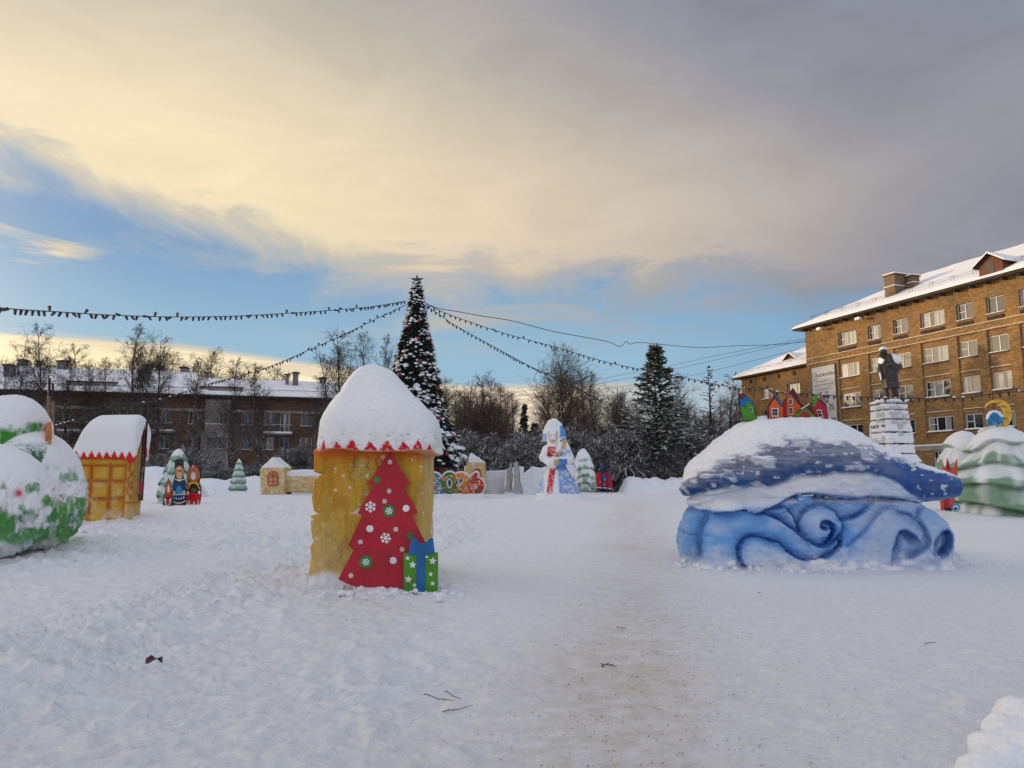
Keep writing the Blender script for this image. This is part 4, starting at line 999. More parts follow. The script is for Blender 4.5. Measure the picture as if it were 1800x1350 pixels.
    base = lerp3(base, (.13, .33, .70), .2 * sstep(.1, .6, -n1) + .5 * sstep(912, 892, vv) * sstep(1330, 1400, uu))
    base = lerp3(base, (.42, .50, .66), sstep(1480, 1560, uu) * .55)
    base = lerp3(base, (.70, .74, .80), sstep(966, 994, vv + 16 * n1 + 12 * n3) * .55)
    base = lerp3(base, (.020, .10, .36), dk * .97)
    sn, bn = np.interp(uu, *snowl.T), np.interp(uu, *bellyl.T)
    t = (vv - sn) / np.maximum(bn - sn, 6)
    dark_c = lerp3((.17, .19, .27), (.024, .080, .23), sstep(.30, .95, t + .35 * n2 + .35 * sstep(1360, 1240, uu)))
    dark_c = lerp3(dark_c, (.36, .40, .50), sstep(-.1, .5, noise3(uu / 30 + vv / 26, vv / 3.2, 4.) + .3 * n3) * .45 * sstep(.95, .4, t))
    dark_c = lerp3(dark_c, (.56, .59, .67), sstep(.10, .55, n2 + .24 - .45 * sstep(.2, .8, t)) * .8 * sstep(1600, 1500, uu))
    dark_c = lerp3(dark_c, (.016, .085, .30), sstep(1500, 1610, uu) * .85 + .2 * n1)
    dark_c = lerp3(dark_c, (.70, .73, .8), sstep(.85, .95, fbm(uu / 11, vv / 7, 3., 3)) * .7 + (np.hypot((uu - 1668) / 14, (vv - 856) / 9) < 1) * (n3 > .15) * .8)
    dark_c = lerp3(dark_c, (.30, .48, .75), sstep(868, 880, vv) * sstep(1600, 1640, uu) * .6)
    bel = lerp3((.78, .80, .83), (.42, .56, .78), .35 + .9 * n1 - .3)
    bel = lerp3(bel, (.18, .38, .72), dk * .9)
    bel = lerp3(bel, (.36, .50, .75), sstep(1480, 1580, uu) * .5)
    body = lerp3(snow, dark_c, sstep(-.10, .12, t + .22 * n2))
    body = lerp3(body, bel, sstep(.90, 1.10, t + .10 * n1))
    isb = (vv < np.interp(uu, bl[:, 0], bl[:, 1]) + 1)
    isb |= (uu > 1618) & (vv < 885)
    c = np.where(isb[:, None], body, base)
    c = lerp3(c, snow, sstep(np.where(isb & (t > .05), .74, .52), np.where(isb & (t > .05), .95, .80), N[:, 2] + .20 * n2) * sstep(905, 860, vv))
    c = lerp3(c, (.83, .84, .87), sstep(990, 1002, vv + 10 * n1 + 14 * n3))
    me = mesh('whale_and_waves', V, Fq, col=c, smooth=True)
    # split into body and waves so that each is a part
    fc = isb[Fq].sum(1) >= 2
    for nm, sel in (('whale_body', fc), ('carved_waves', ~fc)):
        q = Fq[sel]; used = np.unique(q); mp = np.full(len(V), -1); mp[used] = np.arange(len(used))
        me = mesh(nm, V[used] - np.array(root.location), mp[q], col=c[used], smooth=True); o = link(nm, me, M['snowpaint'], root)
        # keep normals continuous across the join
        nn = N[used].astype(np.float32)
    return root
build_whale()

# lumps of snow that fell round the foot of the waves
def clods(name, label, pts, seed, mt='snow', kind='stuff'):
    rs = np.random.default_rng(seed); b = MB()
    for (u, v, n, spread, s0) in pts:
        n = int(n * .62)
        c = ground_at(u, v)
        for _ in range(n):
            x, y = c[0] + rs.normal() * spread * 1.2, c[1] + rs.normal() * max(spread, .25) * .8; r = s0 * (rs.uniform(.25, .8) if rs.random() < .85 else rs.uniform(1.0, 1.9)); z = float(gheight(x, y)) + r * .25
            bm = bmesh.new(); bmesh.ops.create_icosphere(bm, subdivisions=1, radius=r)
            k = len(b.V)
            b.add([(x + q.co.x * rs.uniform(.7, 1.3), y + q.co.y * rs.uniform(.7, 1.3), z + q.co.z * rs.uniform(.5, .9)) for q in bm.verts], [[t.index for t in f_.verts] for f_ in bm.faces]); bm.free()
    o = b.build(name, M[mt], smooth=True); return tag(o, label, kind=kind)
clods('snow_clods', 'loose snow crumbs round the painted sculptures', [(1210, 992, 70, .22, .05), (1290, 1003, 60, .35, .045), (1400, 1005, 40, .4, .04), (1560, 990, 50, .4, .045), (1670, 985, 60, .25, .05), (1240, 996, 60, .3, .06), (1350, 1000, 60, .35, .05), (1480, 996, 60, .4, .05), (1600, 990, 60, .35, .055), (560, 1022, 60, .22, .05), (640, 1042, 80, .3, .045), (775, 1040, 80, .22, .04), (700, 1048, 80, .35, .045), (130, 935, 40, .4, .05)], 3)

# ---------------------------------------------------------------- green sculpture on the left
def build_green():
    Y0 = 16.6
    root = thing('green_snow_sculpture', 'big round white and green snow beast cut by the left picture edge', 'snow sculpture', (W(0, 900, Y0)[0], Y0, 0))
    def P(u, v, y): return W(u, v, y)
    lo = (P(-330, 900, 17)[0], Y0 - 2.3, -.1); hi = (P(150, 900, 15)[0] + .25, Y0 + 2.6, P(0, 690, 17)[2] + .1); h = .03
    Xg, Yg, Zg, L = grid(lo, hi, h)
    m_ = TY * 0 + 16.0 / F
    def ell(uc, vc, y, ru, rv, ry): c = P(uc, vc, y); return sell(Xg, Yg, Zg, c, (ru * y / F, ry, rv * y / F))
    head = ell(22, 765, 17.0, 58, 72, .85)                                     # upper ball
    head = smin(head, ell(-60, 790, 17.0, 80, 60, .9), .2)
    front = ell(-34, 882, 15.1, 118, 104, 1.0)                                # near lump with eye spot
    front = smin(front, ell(-120, 880, 15.3, 110, 110, 1.0), .3)
    rear = ell(58, 868, 16.9, 73, 108, 1.25)                                   # right-hand flank
    rear = smin(rear, ell(72, 900, 16.6, 54, 60, 1.0), .25)
    body = ell(10, 905, 16.2, 98, 66, 1.4)
    f = smin(smin(front, rear, .03), smin(head, body, .03), .03)
    f = np.maximum(f, -.06 - Zg)
    def paint(V, N):
        u, v = PX(V[:, 0], V[:, 1], V[:, 2]); n = fbm(u / 30, v / 22, V[:, 1], 4); n2 = fbm(u / 6, v / 24, V[:, 1] * 2, 4)
        snow = np.tile((.84, .85, .87), (len(V), 1)); g1 = np.array((.045, .27, .03)); g2 = np.array((.02, .13, .06))
        top = v < 800
        w = np.zeros(len(V))
        hd = (V[:, 1] > 15.7) & (np.hypot((u - 22) / 62, (v - 765) / 78) < 1.02)
        w = np.where(hd, sstep(744, 770, v + 22 * n), w)
        lw = sstep(872, 912, v + 46 * n + 26 * n2); w = np.where(~hd, lw * .95, w)
        mid = sstep(812, 835, v) * sstep(.05, .5, n + .4 * n2 - .1) * .75; w = np.where(~hd, np.maximum(w, mid), w)
        col = lerp3(g2, g1, .5 + n + .5 * sstep(900, 940, v)); col = lerp3(col, (.55, .65, .55), sstep(.15, .5, n2) * .6)
        c = lerp3(snow, col, w)
        c = lerp3(c, (.30, .62, .28), sstep(925, 950, v) * .3)
        eye = np.exp(-(((u - 33) / 7) ** 2 + ((v - 867) / 6.5) ** 2)); eye *= (V[:, 1] < 16); c = lerp3(c, (.62, .06, .10), eye * 1.2)
        ora = (fbm(u / 4, v / 6, 7., 3) > .80) & (u > 90) & (v > 850); c[ora] = (.62, .28, .12)
        c = lerp3(c, (.84, .85, .87), sstep(.45, .8, N[:, 2]) * (v < 880))
        c = lerp3(c, (.83, .84, .88), sstep(948, 962, v + 8 * n) * .85)
        return c
    def dis(V, N):
        u, v = PX(V[:, 0], V[:, 1], V[:, 2]); k = sstep(825, 850, v)
        a, b_ = vor(u / 15, v / 26, V[:, 1] * 2.2)
        return .03 * fbm(V[:, 0] * 1.4, V[:, 1] * 1.4, V[:, 2] * 1.4, 3) + k * (.085 * (np.clip(b_ - a, 0, .5) - .2) + .045 * fbm(V[:, 0] * 6, V[:, 1] * 6, V[:, 2] * 4, 4)) + .006 * fbm(V[:, 0] * 20, V[:, 1] * 20, V[:, 2] * 20, 2)
    o = sculpt('snow_body', f, L, h, paint, M['snowpaint'], root, dis); o.matrix_parent_inverse = root.matrix_basis.inverted()
    # edge of an orange board let into the snow, and the poles standing behind it
    bd = thing('orange_board', 'orange wooden board seen edge-on in the green sculpture', 'board', tuple(W(85, 800, 16.9)))
    b = MB(); pts = [(83, 745), (90, 741), (92, 762), (90, 780), (80, 800), (78, 790), (80, 765)]
    A = [W(u, v, 16.5) for u, v in pts]; B_ = [W(u - 2, v, 17.3) for u, v in pts]; n = len(pts)
    b.add(A + B_, [tuple(range(n)), tuple(range(n, 2 * n))[::-1]] + [(i, i + n, (i + 1) % n + n, (i + 1) % n) for i in range(n)])
    o = b.build('panel', M['orange_wood'], bd); o.matrix_parent_inverse = bd.matrix_basis.inverted()
    for (u0, u1, v0, v1, r_, lb) in [(86.5, 87.5, 665, 800, .035, 'tall dark-tipped pole, left one of the pair behind the green sculpture'), (93, 92, 674, 790, .028, 'shorter dark-tipped pole, right one of the pair behind the green sculpture')]:
        t = thing('pole', lb, 'pole', tuple(W(u1, v1, 17.9)), group='poles behind the green sculpture')
        b = MB(); b.tube([W(u1, v1, 17.9), W(u0, v0 + 32, 17.9)], r_ * 1.5, 6); o = b.build('shaft', M['wood'], t); o.matrix_parent_inverse = t.matrix_basis.inverted()
        b = MB(); b.tube([W(u0, v0 + 32, 17.9), W(u0, v0, 17.9)], r_, 6); o = b.build('tip', M['black'], t); o.matrix_parent_inverse = t.matrix_basis.inverted()
build_green()

# ---------------------------------------------------------------- revolve-type snow firs
def snow_fir(label, uc, base_v, top_v, half_px, Y, tiers, green, seed, group='snow firs with painted hems', sq=1.0, env=None, streaks=0.0):
    c = W(uc, base_v, Y); zt = W(uc, top_v, Y)[2]; H = zt - c[2]; Rr = half_px * Y / F
    root = thing('snow_fir', label, 'snow tree', (c[0], Y, c[2]), group=group)
    nt, nz = 84, 130
    th = np.linspace(0, 2 * np.pi, nt, endpoint=False)[None, :]; q = np.linspace(0, 1, nz)[:, None]
    ths = th + 0 * q; px = np.cos(ths); py = np.sin(ths)
    wob = (.045 if not streaks else .11) * noise3(px * (1.6 if not streaks else .9), py * (1.6 if not streaks else .9), seed + (0 if not streaks else q * 1.2))                              # tier hems rise and fall
    s = (1 - q) * tiers + wob * tiers * 1.1
    fr = s - np.floor(s)                                                       # 0 at top of a tier, 1 at its hem
    envelope = ((1 - q) ** .62) * (1 - .10 * q) * np.minimum(1, ((1 - q) * 9 + .02)) ** .5
    if env is not None:
        e_ = np.array(env, float); qq = (W(uc, base_v, Y)[2] - W(uc, e_[:, 0], Y)[:, 2]) / (c[2] - zt); o_ = np.argsort(qq); envelope = np.interp(q, qq[o_], (e_[:, 1] / half_px)[o_]) + 0 * th
    hem = np.where(fr < .9, (fr / .9) ** .5, np.sqrt(np.clip(1 - ((fr - .9) / .1) ** 2, 0, 1)))
    r = Rr * envelope * (.76 + .24 * hem) * (1 + .07 * noise3(px * 2, py * 2, q * 6 + seed) + .03 * noise3(px * 6, py * 6, q * 14 + seed) + .018 * fbm(px * 12, py * 12, q * 26 + seed, 3))
    V = np.stack([r * px, r * py * sq, q * H + 0 * th - .05 + 0 * r], -1).reshape(-1, 3)
    i = np.arange(nz * nt).reshape(nz, nt)
    Fq = np.stack([i[:-1], np.roll(i, -1, 1)[:-1], np.roll(i, -1, 1)[1:], i[1:]], -1).reshape(-1, 4)
    n = fbm(px * 3, py * 3, q * 9 + seed, 3)
    w = sstep(.55, .80, fr + .22 * n) * sstep(1.0, .97, fr) + sstep(.28, .0, q) * .4
    w = np.clip(w + green * .5 * (1 - sstep(.8, .95, q)), 0, 1) * sstep(.97, .86, q)
    if streaks: w = np.clip(w * (.62 + 1.1 * noise3(px * 9, py * 9, q * 3 + seed) + .6 * noise3(ths * 13, q * 5, seed + 2.)) * sstep(.85, .6, q) + sstep(.15, .45, noise3(px * 2.2, q * 6, seed)) * .5 * sstep(.62, .45, q), 0, .8)
    white = np.array((.83, .85, .87)); g = np.array((.045, .21, .065)) if green < .6 else np.array((.20, .36, .29))
    col = white * (1 - w[..., None]) + g * w[..., None]
    gr = (np.exp(-((fr - .95) / .035) ** 2) + np.exp(-((fr - .03) / .03) ** 2))[..., None] * (q < .9)[..., None] * (np.clip(.55 + 1.3 * noise3(px * 1.5, py * 1.5, q * 5 + seed + 4.), 0, 1)[..., None] if streaks else 1); col = col * (1 - .9 * np.clip(gr, 0, 1)) + np.array((.012, .10, .045)) * .9 * np.clip(gr, 0, 1)
    o = link('snow_body', mesh('snow_body', V, Fq, col=col.reshape(-1, 3), smooth=True), M['snowpaint'], root)
    return root
snow_fir('small snow fir with pale green tiers standing alone left of the castle tower', 418, 862, 804, 17, 48, 5.2, .9, 1)
snow_fir('greenish snow fir half hidden behind the painted wooden dolls', 309, 880, 787, 33, 37, 4.3, .85, 2, env=[(884, 30), (860, 33), (838, 26), (818, 20), (805, 15), (796, 10), (790, 7), (787, 1)])
snow_fir('white snow fir with thin dark green hems, right of the snow maiden', 1026, 862, 787, 23, 46, 4.4, .25, 3, env=[(865, 22), (845, 23), (825, 20), (810, 17), (798, 12), (790, 6), (787, 1)], streaks=1)
t = snow_fir('rounded snow fir with green hems, left one of the pair by the crescent moon', 1702, 893, 755, 46, 28.5, 3.3, .35, 4, env=[(900, 44), (860, 46), (830, 44), (805, 42), (790, 36), (775, 31), (765, 24), (758, 14), (755, 2)], streaks=1)
t = snow_fir('largest snow fir with deep green folds, carrying the crescent moon', 1766, 905, 745, 96, 27, 4.3, .50, 5, env=[(912, 92), (880, 98), (850, 100), (820, 88), (800, 64), (785, 52), (770, 48), (758, 38), (749, 24), (745, 3)], streaks=1)
# ================================================================ PLYWOOD FIGURES AND OTHER THINGS
def prism(P, Yf, thick=.02, off=0.0):
    """flat board: outline given by directions, standing on the surface y = Yf(v), with real thickness behind"""
    A = [W(u, v, (Yf(v) if callable(Yf) else Yf) - off) for u, v in P]
    n_ = Vector((0, 1, 0)); B_ = [a + np.array([0, thick, 0]) for a in A]
    a2 = sum(A[i][0] * A[(i + 1) % len(A)][2] - A[(i + 1) % len(A)][0] * A[i][2] for i in range(len(A)))
    n = len(A); f = tuple(range(n)); g = tuple(range(n, 2 * n))[::-1]
    sides = [(i, i + n, (i + 1) % n + n, (i + 1) % n) for i in range(n)]
    if a2 < 0: f = f[::-1]; g = g[::-1]; sides = [t[::-1] for t in sides]
    return A + B_, [f, g] + sides
def board(name, P, Yf, mt, parent, thick=.02, off=0.0):
    V, Fc = prism(P, Yf, thick, off)
    me = mesh(name, V, Fc); bm = bmesh.new(); bm.from_mesh(me); bmesh.ops.triangulate(bm, faces=[f for f in bm.faces if len(f.verts) > 4]); bmesh.ops.recalc_face_normals(bm, faces=bm.faces); bm.to_mesh(me); bm.free()
    o = link(name, me, M[mt], parent)
    if parent: o.matrix_parent_inverse = parent.matrix_basis.inverted()
    return o
def circ(cx, cy, r, n=20, ry=None): return [(cx + r * math.cos(2 * math.pi * k / n), cy + (ry or r) * math.sin(2 * math.pi * k / n)) for k in range(n)]
def star(cx, cy, r, rot=0, k=.45): return [(cx + (r if i % 2 == 0 else r * k) * math.sin(math.pi * i / 5 + rot), cy - (r if i % 2 == 0 else r * k) * math.cos(math.pi * i / 5 + rot)) for i in range(10)]
def strokes(segs, w):
    out = []
    for (a, b_) in segs:
        dx, dy = b_[0] - a[0], b_[1] - a[1]; L = math.hypot(dx, dy); nx, ny = -dy / L * w / 2, dx / L * w / 2
        out.append([(a[0] + nx, a[1] + ny), (b_[0] + nx, b_[1] + ny), (b_[0] - nx, b_[1] - ny), (a[0] - nx, a[1] - ny)])
    return out
def flake_segs(cx, cy, r, rot=0.0):
    S = []
    for k in range(6):
        a = rot + math.pi / 3 * k; e = (cx + r * math.sin(a), cy - r * math.cos(a)); S.append(((cx, cy), e))
        m_ = (cx + .55 * r * math.sin(a), cy - .55 * r * math.cos(a))
        for s_ in (-1, 1): S.append((m_, (m_[0] + .38 * r * math.sin(a + s_ * .85), m_[1] - .38 * r * math.cos(a + s_ * .85))))
    return S
def multi(name, polys, Yf, mt, parent, thick=.004, off=.006):
    V = []; Fc = []
    for P in polys:
        v_, f_ = prism(P, Yf, thick, off); k = len(V); V += v_; Fc += [tuple(i + k for i in f) for f in f_]
        off += .00007
    o = link(name, mesh(name, V, Fc), M[mt], parent); o.matrix_parent_inverse = parent.matrix_basis.inverted(); return o

# ---- red Christmas tree board leaning on the tower
Z3 = lambda P: [(520 + x / 3.068, 640 + y / 3.068) for x, y in P]
Yt = lambda v: 10.98 + (1035 - v) / 240 * .34
P0 = W(670, 1035, Yt(1035))
tr = thing('christmas_tree_board', 'red plywood Christmas tree cut-out leaning against the yellow tower', 'cut-out', tuple(P0))
board('panel', Z3([(505, 470), (618, 645), (583, 667), (660, 800), (628, 822), (688, 940), (745, 1060), (745, 1150), (650, 1240), (540, 1240), (440, 1219), (360, 1209), (290, 1191), (228, 1160), (310, 1005), (282, 975), (358, 817), (332, 805), (415, 658), (390, 645)]), Yt, 'red', tr, .018)
for (x, y, r) in [(438, 624, 17), (615, 924, 17)]: board('bauble', Z3(circ(x, y, r)), Yt, 'green', tr, .006, .008)
for (x, y, r) in [(502, 792, 33), (377, 1068, 35)]:
    o = board('bauble', Z3(circ(x, y, r, 28)), Yt, 'green', tr, .006, .008)
    f = multi('snowflake', strokes(flake_segs(*Z3([(x, y)])[0], 21 / 3.068, .3), 1.5), Yt, 'white', tr, .003, .013)
for (x, y, r) in [(594, 778, 18.5), (399, 888, 19), (525, 1059, 19)]: board('bauble', Z3(circ(x, y, r)), Yt, 'white', tr, .006, .008)
for (x, y, r, w_) in [(402, 770, 31, 1.9), (484, 938, 30, 1.9)] + [(a, b_, 14, .9) for a, b_ in [(507, 528), (503, 685), (478, 740), (539, 891), (348, 959), (573, 999), (297, 1141)]]:
    multi('snowflake', strokes(flake_segs(*Z3([(x, y)])[0], r / 3.068, random.uniform(0, .9)), w_), Yt, 'white', tr, .003, .006)

# ---- gift box board
Yg_ = lambda v: 10.86 + (1035 - v) / 90 * .06
gb = thing('gift_box_board', 'green starry gift box cut-out with blue bow beside the red tree', 'cut-out', tuple(W(740, 1035, 10.86)))
board('box_panel', Z3([(582, 1020), (767, 1015), (767, 1235), (582, 1235)]), Yg_, 'gift_green', gb, .018)
board('bow', Z3([(625, 937), (640, 938), (658, 955), (680, 968), (697, 966), (715, 948), (728, 937), (740, 940), (750, 1024), (604, 1028)]), Yg_, 'blue', gb, .012, .014)
board('ribbon', Z3([(652, 1020), (697, 1020), (695, 1235), (650, 1235)]), Yg_, 'blue', gb, .012, .015)
for (x, y, r) in [(603, 1047, 14), (630, 1083, 22), (607, 1161, 23), (640, 1192, 13), (738, 1062, 23), (728, 1133, 14), (738, 1184, 14), (706, 1040, 11)]:
    board('star', Z3(star(x, y, r, .1)), Yg_, 'white', gb, .004, .006)

# ---- little houses on the whale's back
Q = lambda P, o=(1280, 670), s=9.0: [(o[0] + x / s, o[1] + y / s) for x, y in P]
def cabin(label, Y, parts, rz=0):
    P = Q(parts[0][1]); c = W(sum(p[0] for p in P) / len(P), max(p[1] for p in P), Y)
    t = thing('toy_house_board', label, 'house cut-out', tuple(c), group="little houses on the whale's back")
    for k, (nm, pts, mt, lay) in enumerate(parts): board(nm, Q(pts), Y, mt, t, .02 if lay == 0 else .008, lay * .011)
    return t
def win(x0, y0, x1, y1, lean=0.0, n=2, m_=2):
    fr = [(x0, y0), (x1, y0 - 0), (x1 + lean, y1), (x0 + lean, y1)]; out = [('window', fr, 'white', 2)]
    w_, h_ = (x1 - x0), (y1 - y0)
    for i in range(n):
        for j in range(m_):
            a0, a1 = x0 + w_ * (.12 + i * .8 / n), x0 + w_ * (.12 + (i + 1) * .8 / n - .08); b0, b1 = y0 + h_ * (.10 + j * .82 / m_), y0 + h_ * (.10 + (j + 1) * .82 / m_ - .07)
            l0, l1 = lean * (b0 - y0) / h_, lean * (b1 - y0) / h_
            out.append(('pane', [(a0 + l0, b0), (a1 + l0, b0), (a1 + l1, b1), (a0 + l1, b1)], 'black', 3))
    return out
YH = 14.5
cabin('leaning green house cut-out with blue roof, leftmost on the whale', YH + .1, [('panel', [(165, 190), (240, 195), (300, 235), (405, 350), (460, 570), (430, 640), (245, 640), (205, 540), (165, 370)], 'black', 0), ('wall', [(190, 390), (240, 400), (290, 300), (400, 360), (450, 620), (240, 620)], 'gift_green', 1), ('roof', [(183, 280), (250, 240), (300, 238), (400, 352), (400, 372), (300, 305), (275, 420), (195, 385)], 'blue', 2), ('chimney', [(190, 200), (222, 198), (240, 275), (205, 285)], 'red', 2)] + win(345, 415, 378, 490, 12, 1, 2))
cabin('orange house cut-out with one blue roof slope, second from left on the whale', YH, [('panel', [(620, 390), (735, 205), (760, 200), (865, 380), (868, 620), (625, 640)], 'maroon', 0), ('wall', [(648, 410), (735, 262), (830, 400), (865, 410), (865, 600), (650, 640)], 'orange', 1), ('roof', [(735, 225), (752, 205), (862, 370), (845, 408)], 'blue', 2), ('chimney', [(650, 235), (672, 228), (678, 275), (655, 300)], 'pink', 1)] + win(690, 425, 795, 560))
cabin('tall orange house cut-out with maroon roof in the middle of the whale', YH + .15, [('panel', [(860, 340), (905, 270), (970, 190), (1015, 110), (1050, 130), (1150, 350), (1225, 390), (1160, 440), (1150, 570), (860, 600)], 'maroon', 0), ('wall', [(918, 290), (978, 198), (1145, 400), (1145, 540), (918, 560)], 'orange', 1), ('side_wall', [(870, 360), (905, 300), (905, 560), (870, 560)], 'red', 1), ('chimney', [(905, 145), (930, 135), (935, 200), (910, 215)], 'pink', 1)] + win(960, 280, 1018, 370) + win(960, 415, 1030, 525))
cabin('low house cut-out with green gable and snow on its edge', YH - .1, [('panel', [(1080, 500), (1150, 440), (1290, 350), (1360, 470), (1365, 580), (1080, 580)], 'maroon', 0), ('gable', [(1075, 525), (1225, 418), (1365, 545), (1345, 570), (1080, 570)], 'gift_green', 1), ('wall', [(1140, 520), (1220, 465), (1300, 525), (1300, 580), (1140, 580)], 'red', 2), ('snow_edge', [(1150, 432), (1285, 350), (1295, 362), (1160, 450)], 'white', 1)])
cabin('leaning red house cut-out with green dormer, rightmost on the whale', YH + .05, [('panel', [(1290, 350), (1345, 330), (1420, 260), (1560, 370), (1595, 650), (1480, 620), (1400, 590), (1360, 530)], 'black', 0), ('wall', [(1300, 370), (1425, 300), (1545, 390), (1590, 640), (1400, 580)], 'red', 1), ('roof', [(1370, 205), (1420, 205), (1425, 265), (1370, 415), (1325, 380)], 'gift_green', 2), ('chimney', [(1475, 215), (1495, 212), (1505, 310), (1470, 300)], 'pink', 1)] + win(1400, 452, 1472, 578, 34))

# ---- yellow snow hut with waffle wall
def hut():
    Yh = 24.5
    A = W(128, 906, Yh + .9)[:2]; Bp = W(243, 908, Yh)[:2]                   # the long wall seen face-on
    Bp = np.array([W(228, 908, Yh)[0], Yh]); e0_ = np.array([math.cos(R(8)), math.sin(R(8))]); A = Bp - e0_ * 1.95
    e = (Bp - A) / np.linalg.norm(Bp - A); nrm = np.array([-e[1], e[0]]); L_ = np.linalg.norm(Bp - A)
    root = thing('snow_hut', 'yellow snow hut with waffle wall, red zigzag and thick snow roof', 'snow sculpture', (A[0], A[1], 0), math.atan2(e[1], e[0]))
    D2 = 1.25
    def loc(u, v, y=0.0):                                                     # direction -> local x,z on plane local y
        d = np.array(ray(u, v)); n3 = nrm; k = ((A + nrm * y) @ n3) / (d[:2] @ n3); p = d * k; return float((p[:2] - A) @ e), EYE + p[2]
    zb = loc(180, 906)[1] - .3; zw = loc(180, 806)[1]
    x0, x1 = loc(132, 850)[0], loc(243, 850)[0] - .02
    x1 = loc(228, 850)[0]; x0 = loc(126, 850)[0]
    h = .03
    Xg, Yg, Zg, L = grid((x0 - .2, -.25, zb), (x1 + .25, D2 + .2, zw + 1.3), h)
    hw = D2 / 2; zr = zw + 1.15                                                # gable on the right end
    gable = zw + (zr - zw) * (1 - np.abs(Yg - hw) / hw)
    f = smax(smax(x0 - Xg, Xg - x1, .05), smax(-Yg, Yg - D2, .05), .05); f = np.maximum(f, Zg - np.where(Xg < x0 + .6, zw, gable))
    u_, v_ = None, None
    zl = [loc(180, v)[1] for v in (818, 846, 877, 906)]; xl = [loc(u, 860)[0] for u in (100, 125, 157, 191, 218)]
    g = np.full(Xg.shape[::2], 0.0)
    X2, Z2 = Xg[:, 0, :], Zg[:, 0, :]
    ins = sstep(xl[0], xl[0] + .06, X2) * sstep(xl[4] + .02, xl[4] - .03, X2) * sstep(zl[0] + .02, zl[0] - .04, Z2) * sstep(zl[3] - .05, zl[3] + .03, Z2)
    gro = sum(np.exp(-((X2 - q) / .045) ** 2) for q in xl[1:4]) + sum(np.exp(-((Z2 - q) / .045) ** 2) for q in zl[1:3])
    cut = ins * (.07 + .12 * np.clip(gro, 0, 1))
    f = f + cut[:, None, :] * np.exp(-(np.clip(Yg, -1, 9) / .18) ** 2)
    # carved shutter shapes on the gable end
    Y3, Z3_ = Yg[0], Zg[0]
    zc = [loc(243, v)[1] for v in (822, 845, 862)]
    ov = np.zeros(Y3.shape)
    for yc_ in (.26, D2 - .26):
        for z_ in zc: 
            q = np.sqrt(((Y3 - yc_) / .20) ** 2 + ((Z3_ - z_) / .24) ** 2); ov += np.exp(-((q - 1) / .25) ** 2)
    f = f + (.07 * np.clip(ov, 0, 1))[None] * np.exp(-((Xg - x1) / .2) ** 2)
    def paint(V, N):
        n = fbm(V[:, 0] * 1.6, V[:, 1] * 1.6, V[:, 2] * 1.6, 4); n2 = fbm(V[:, 0] * 5, V[:, 1] * 5, V[:, 2] * 4, 3)
        c = lerp3((.58, .30, .016), (.60, .38, .06), .5 + n)
        X_, Y_, Z_ = V.T
        gr = np.zeros(len(V))
        for q in xl[1:4]: gr = np.maximum(gr, np.exp(-((X_ - q) / .09) ** 2))
        for q in zl[1:3]: gr = np.maximum(gr, np.exp(-((Z_ - q) / .09) ** 2))
        for q in (xl[0], xl[4]): gr = np.maximum(gr, np.exp(-((X_ - q) / .06) ** 2))
        gr = np.maximum(gr, np.exp(-((Z_ - zl[0]) / .06) ** 2))
        front = (Y_ < .35) & (X_ < xl[4] + .08) & (Z_ < zl[0] + .1)
        c = np.where(front[:, None], lerp3(c, (.42, .10, .012), gr * .85), c)
        c = np.where((front & (Z_ < zl[1]))[:, None], lerp3(c, (.72, .62, .45), sstep(.2, .6, n2) * .3), c)
        end = X_ > x1 - .12
        ce = lerp3((.62, .42, .15), (.60, .32, .06), .5 + n); q_ = np.zeros(len(V))
        for yc_ in (.26, D2 - .26):
            for z_ in zc: q_ = np.maximum(q_, np.exp(-((np.sqrt(((Y_ - yc_) / .20) ** 2 + ((Z_ - z_) / .24) ** 2) - 1) / .28) ** 2))
        ce = lerp3(ce, (.42, .15, .02), q_ * .8); ce = lerp3(ce, (.55, .16, .02), np.exp(-((Z_ - loc(243, 884)[1]) / .05) ** 2))
        gz_ = zw + (zr - zw) * (1 - np.abs(Y_ - hw) / hw); ce = lerp3(ce, (.60, .09, .06), sstep(.20, .12, gz_ - Z_))
        c = np.where(end[:, None], ce, c)
        c = lerp3(c, (.72, .66, .55), sstep(zb + .62, zb + .35, Z_) * (.4 + n2) * .6)
        return c
    o = sculpt('hut_wall', f, L, h, paint, M['snowpaint'], root, lambda V, N: .02 * fbm(V[:, 0] * 3, V[:, 1] * 3, V[:, 2] * 3, 4))
    # snow roof: a thick saddle hanging over the walls
    top_ = loc(190, 729, hw)[1]; h = .035
    Xg, Yg, Zg, L = grid((x0 - .55, -.6, zw - .3), (x1 + .55, D2 + .6, top_ + .15), h)
    q = np.abs(Yg - hw) / (hw + .40)
    over = (Xg > x1 - .25) * .0
    surf = zw + .10 + (top_ - zw - .10) * np.clip(1 - q ** 2.3, 0, 1) ** .62
    surf = surf + .05 * noise3(Xg[:, :, :1] * 1.0, Yg[:, :, :1] * 1.0, 2.)
    f = smax((Zg - surf) * .7, smax((x0 - .16 + .40 * (Zg - zw)) - Xg, Xg - (x1 + .13), .12), .20)
    f = smax(f, np.abs(Yg - hw) - (hw + .14), .12)
    under = zw - .05 + (zr - zw) * np.clip(1 - np.abs(Yg - hw) / hw, -.1, 1)
    f = np.maximum(f, np.where(Xg > x1 - .06, (under + .02) - Zg, (zw - .02) - Zg))
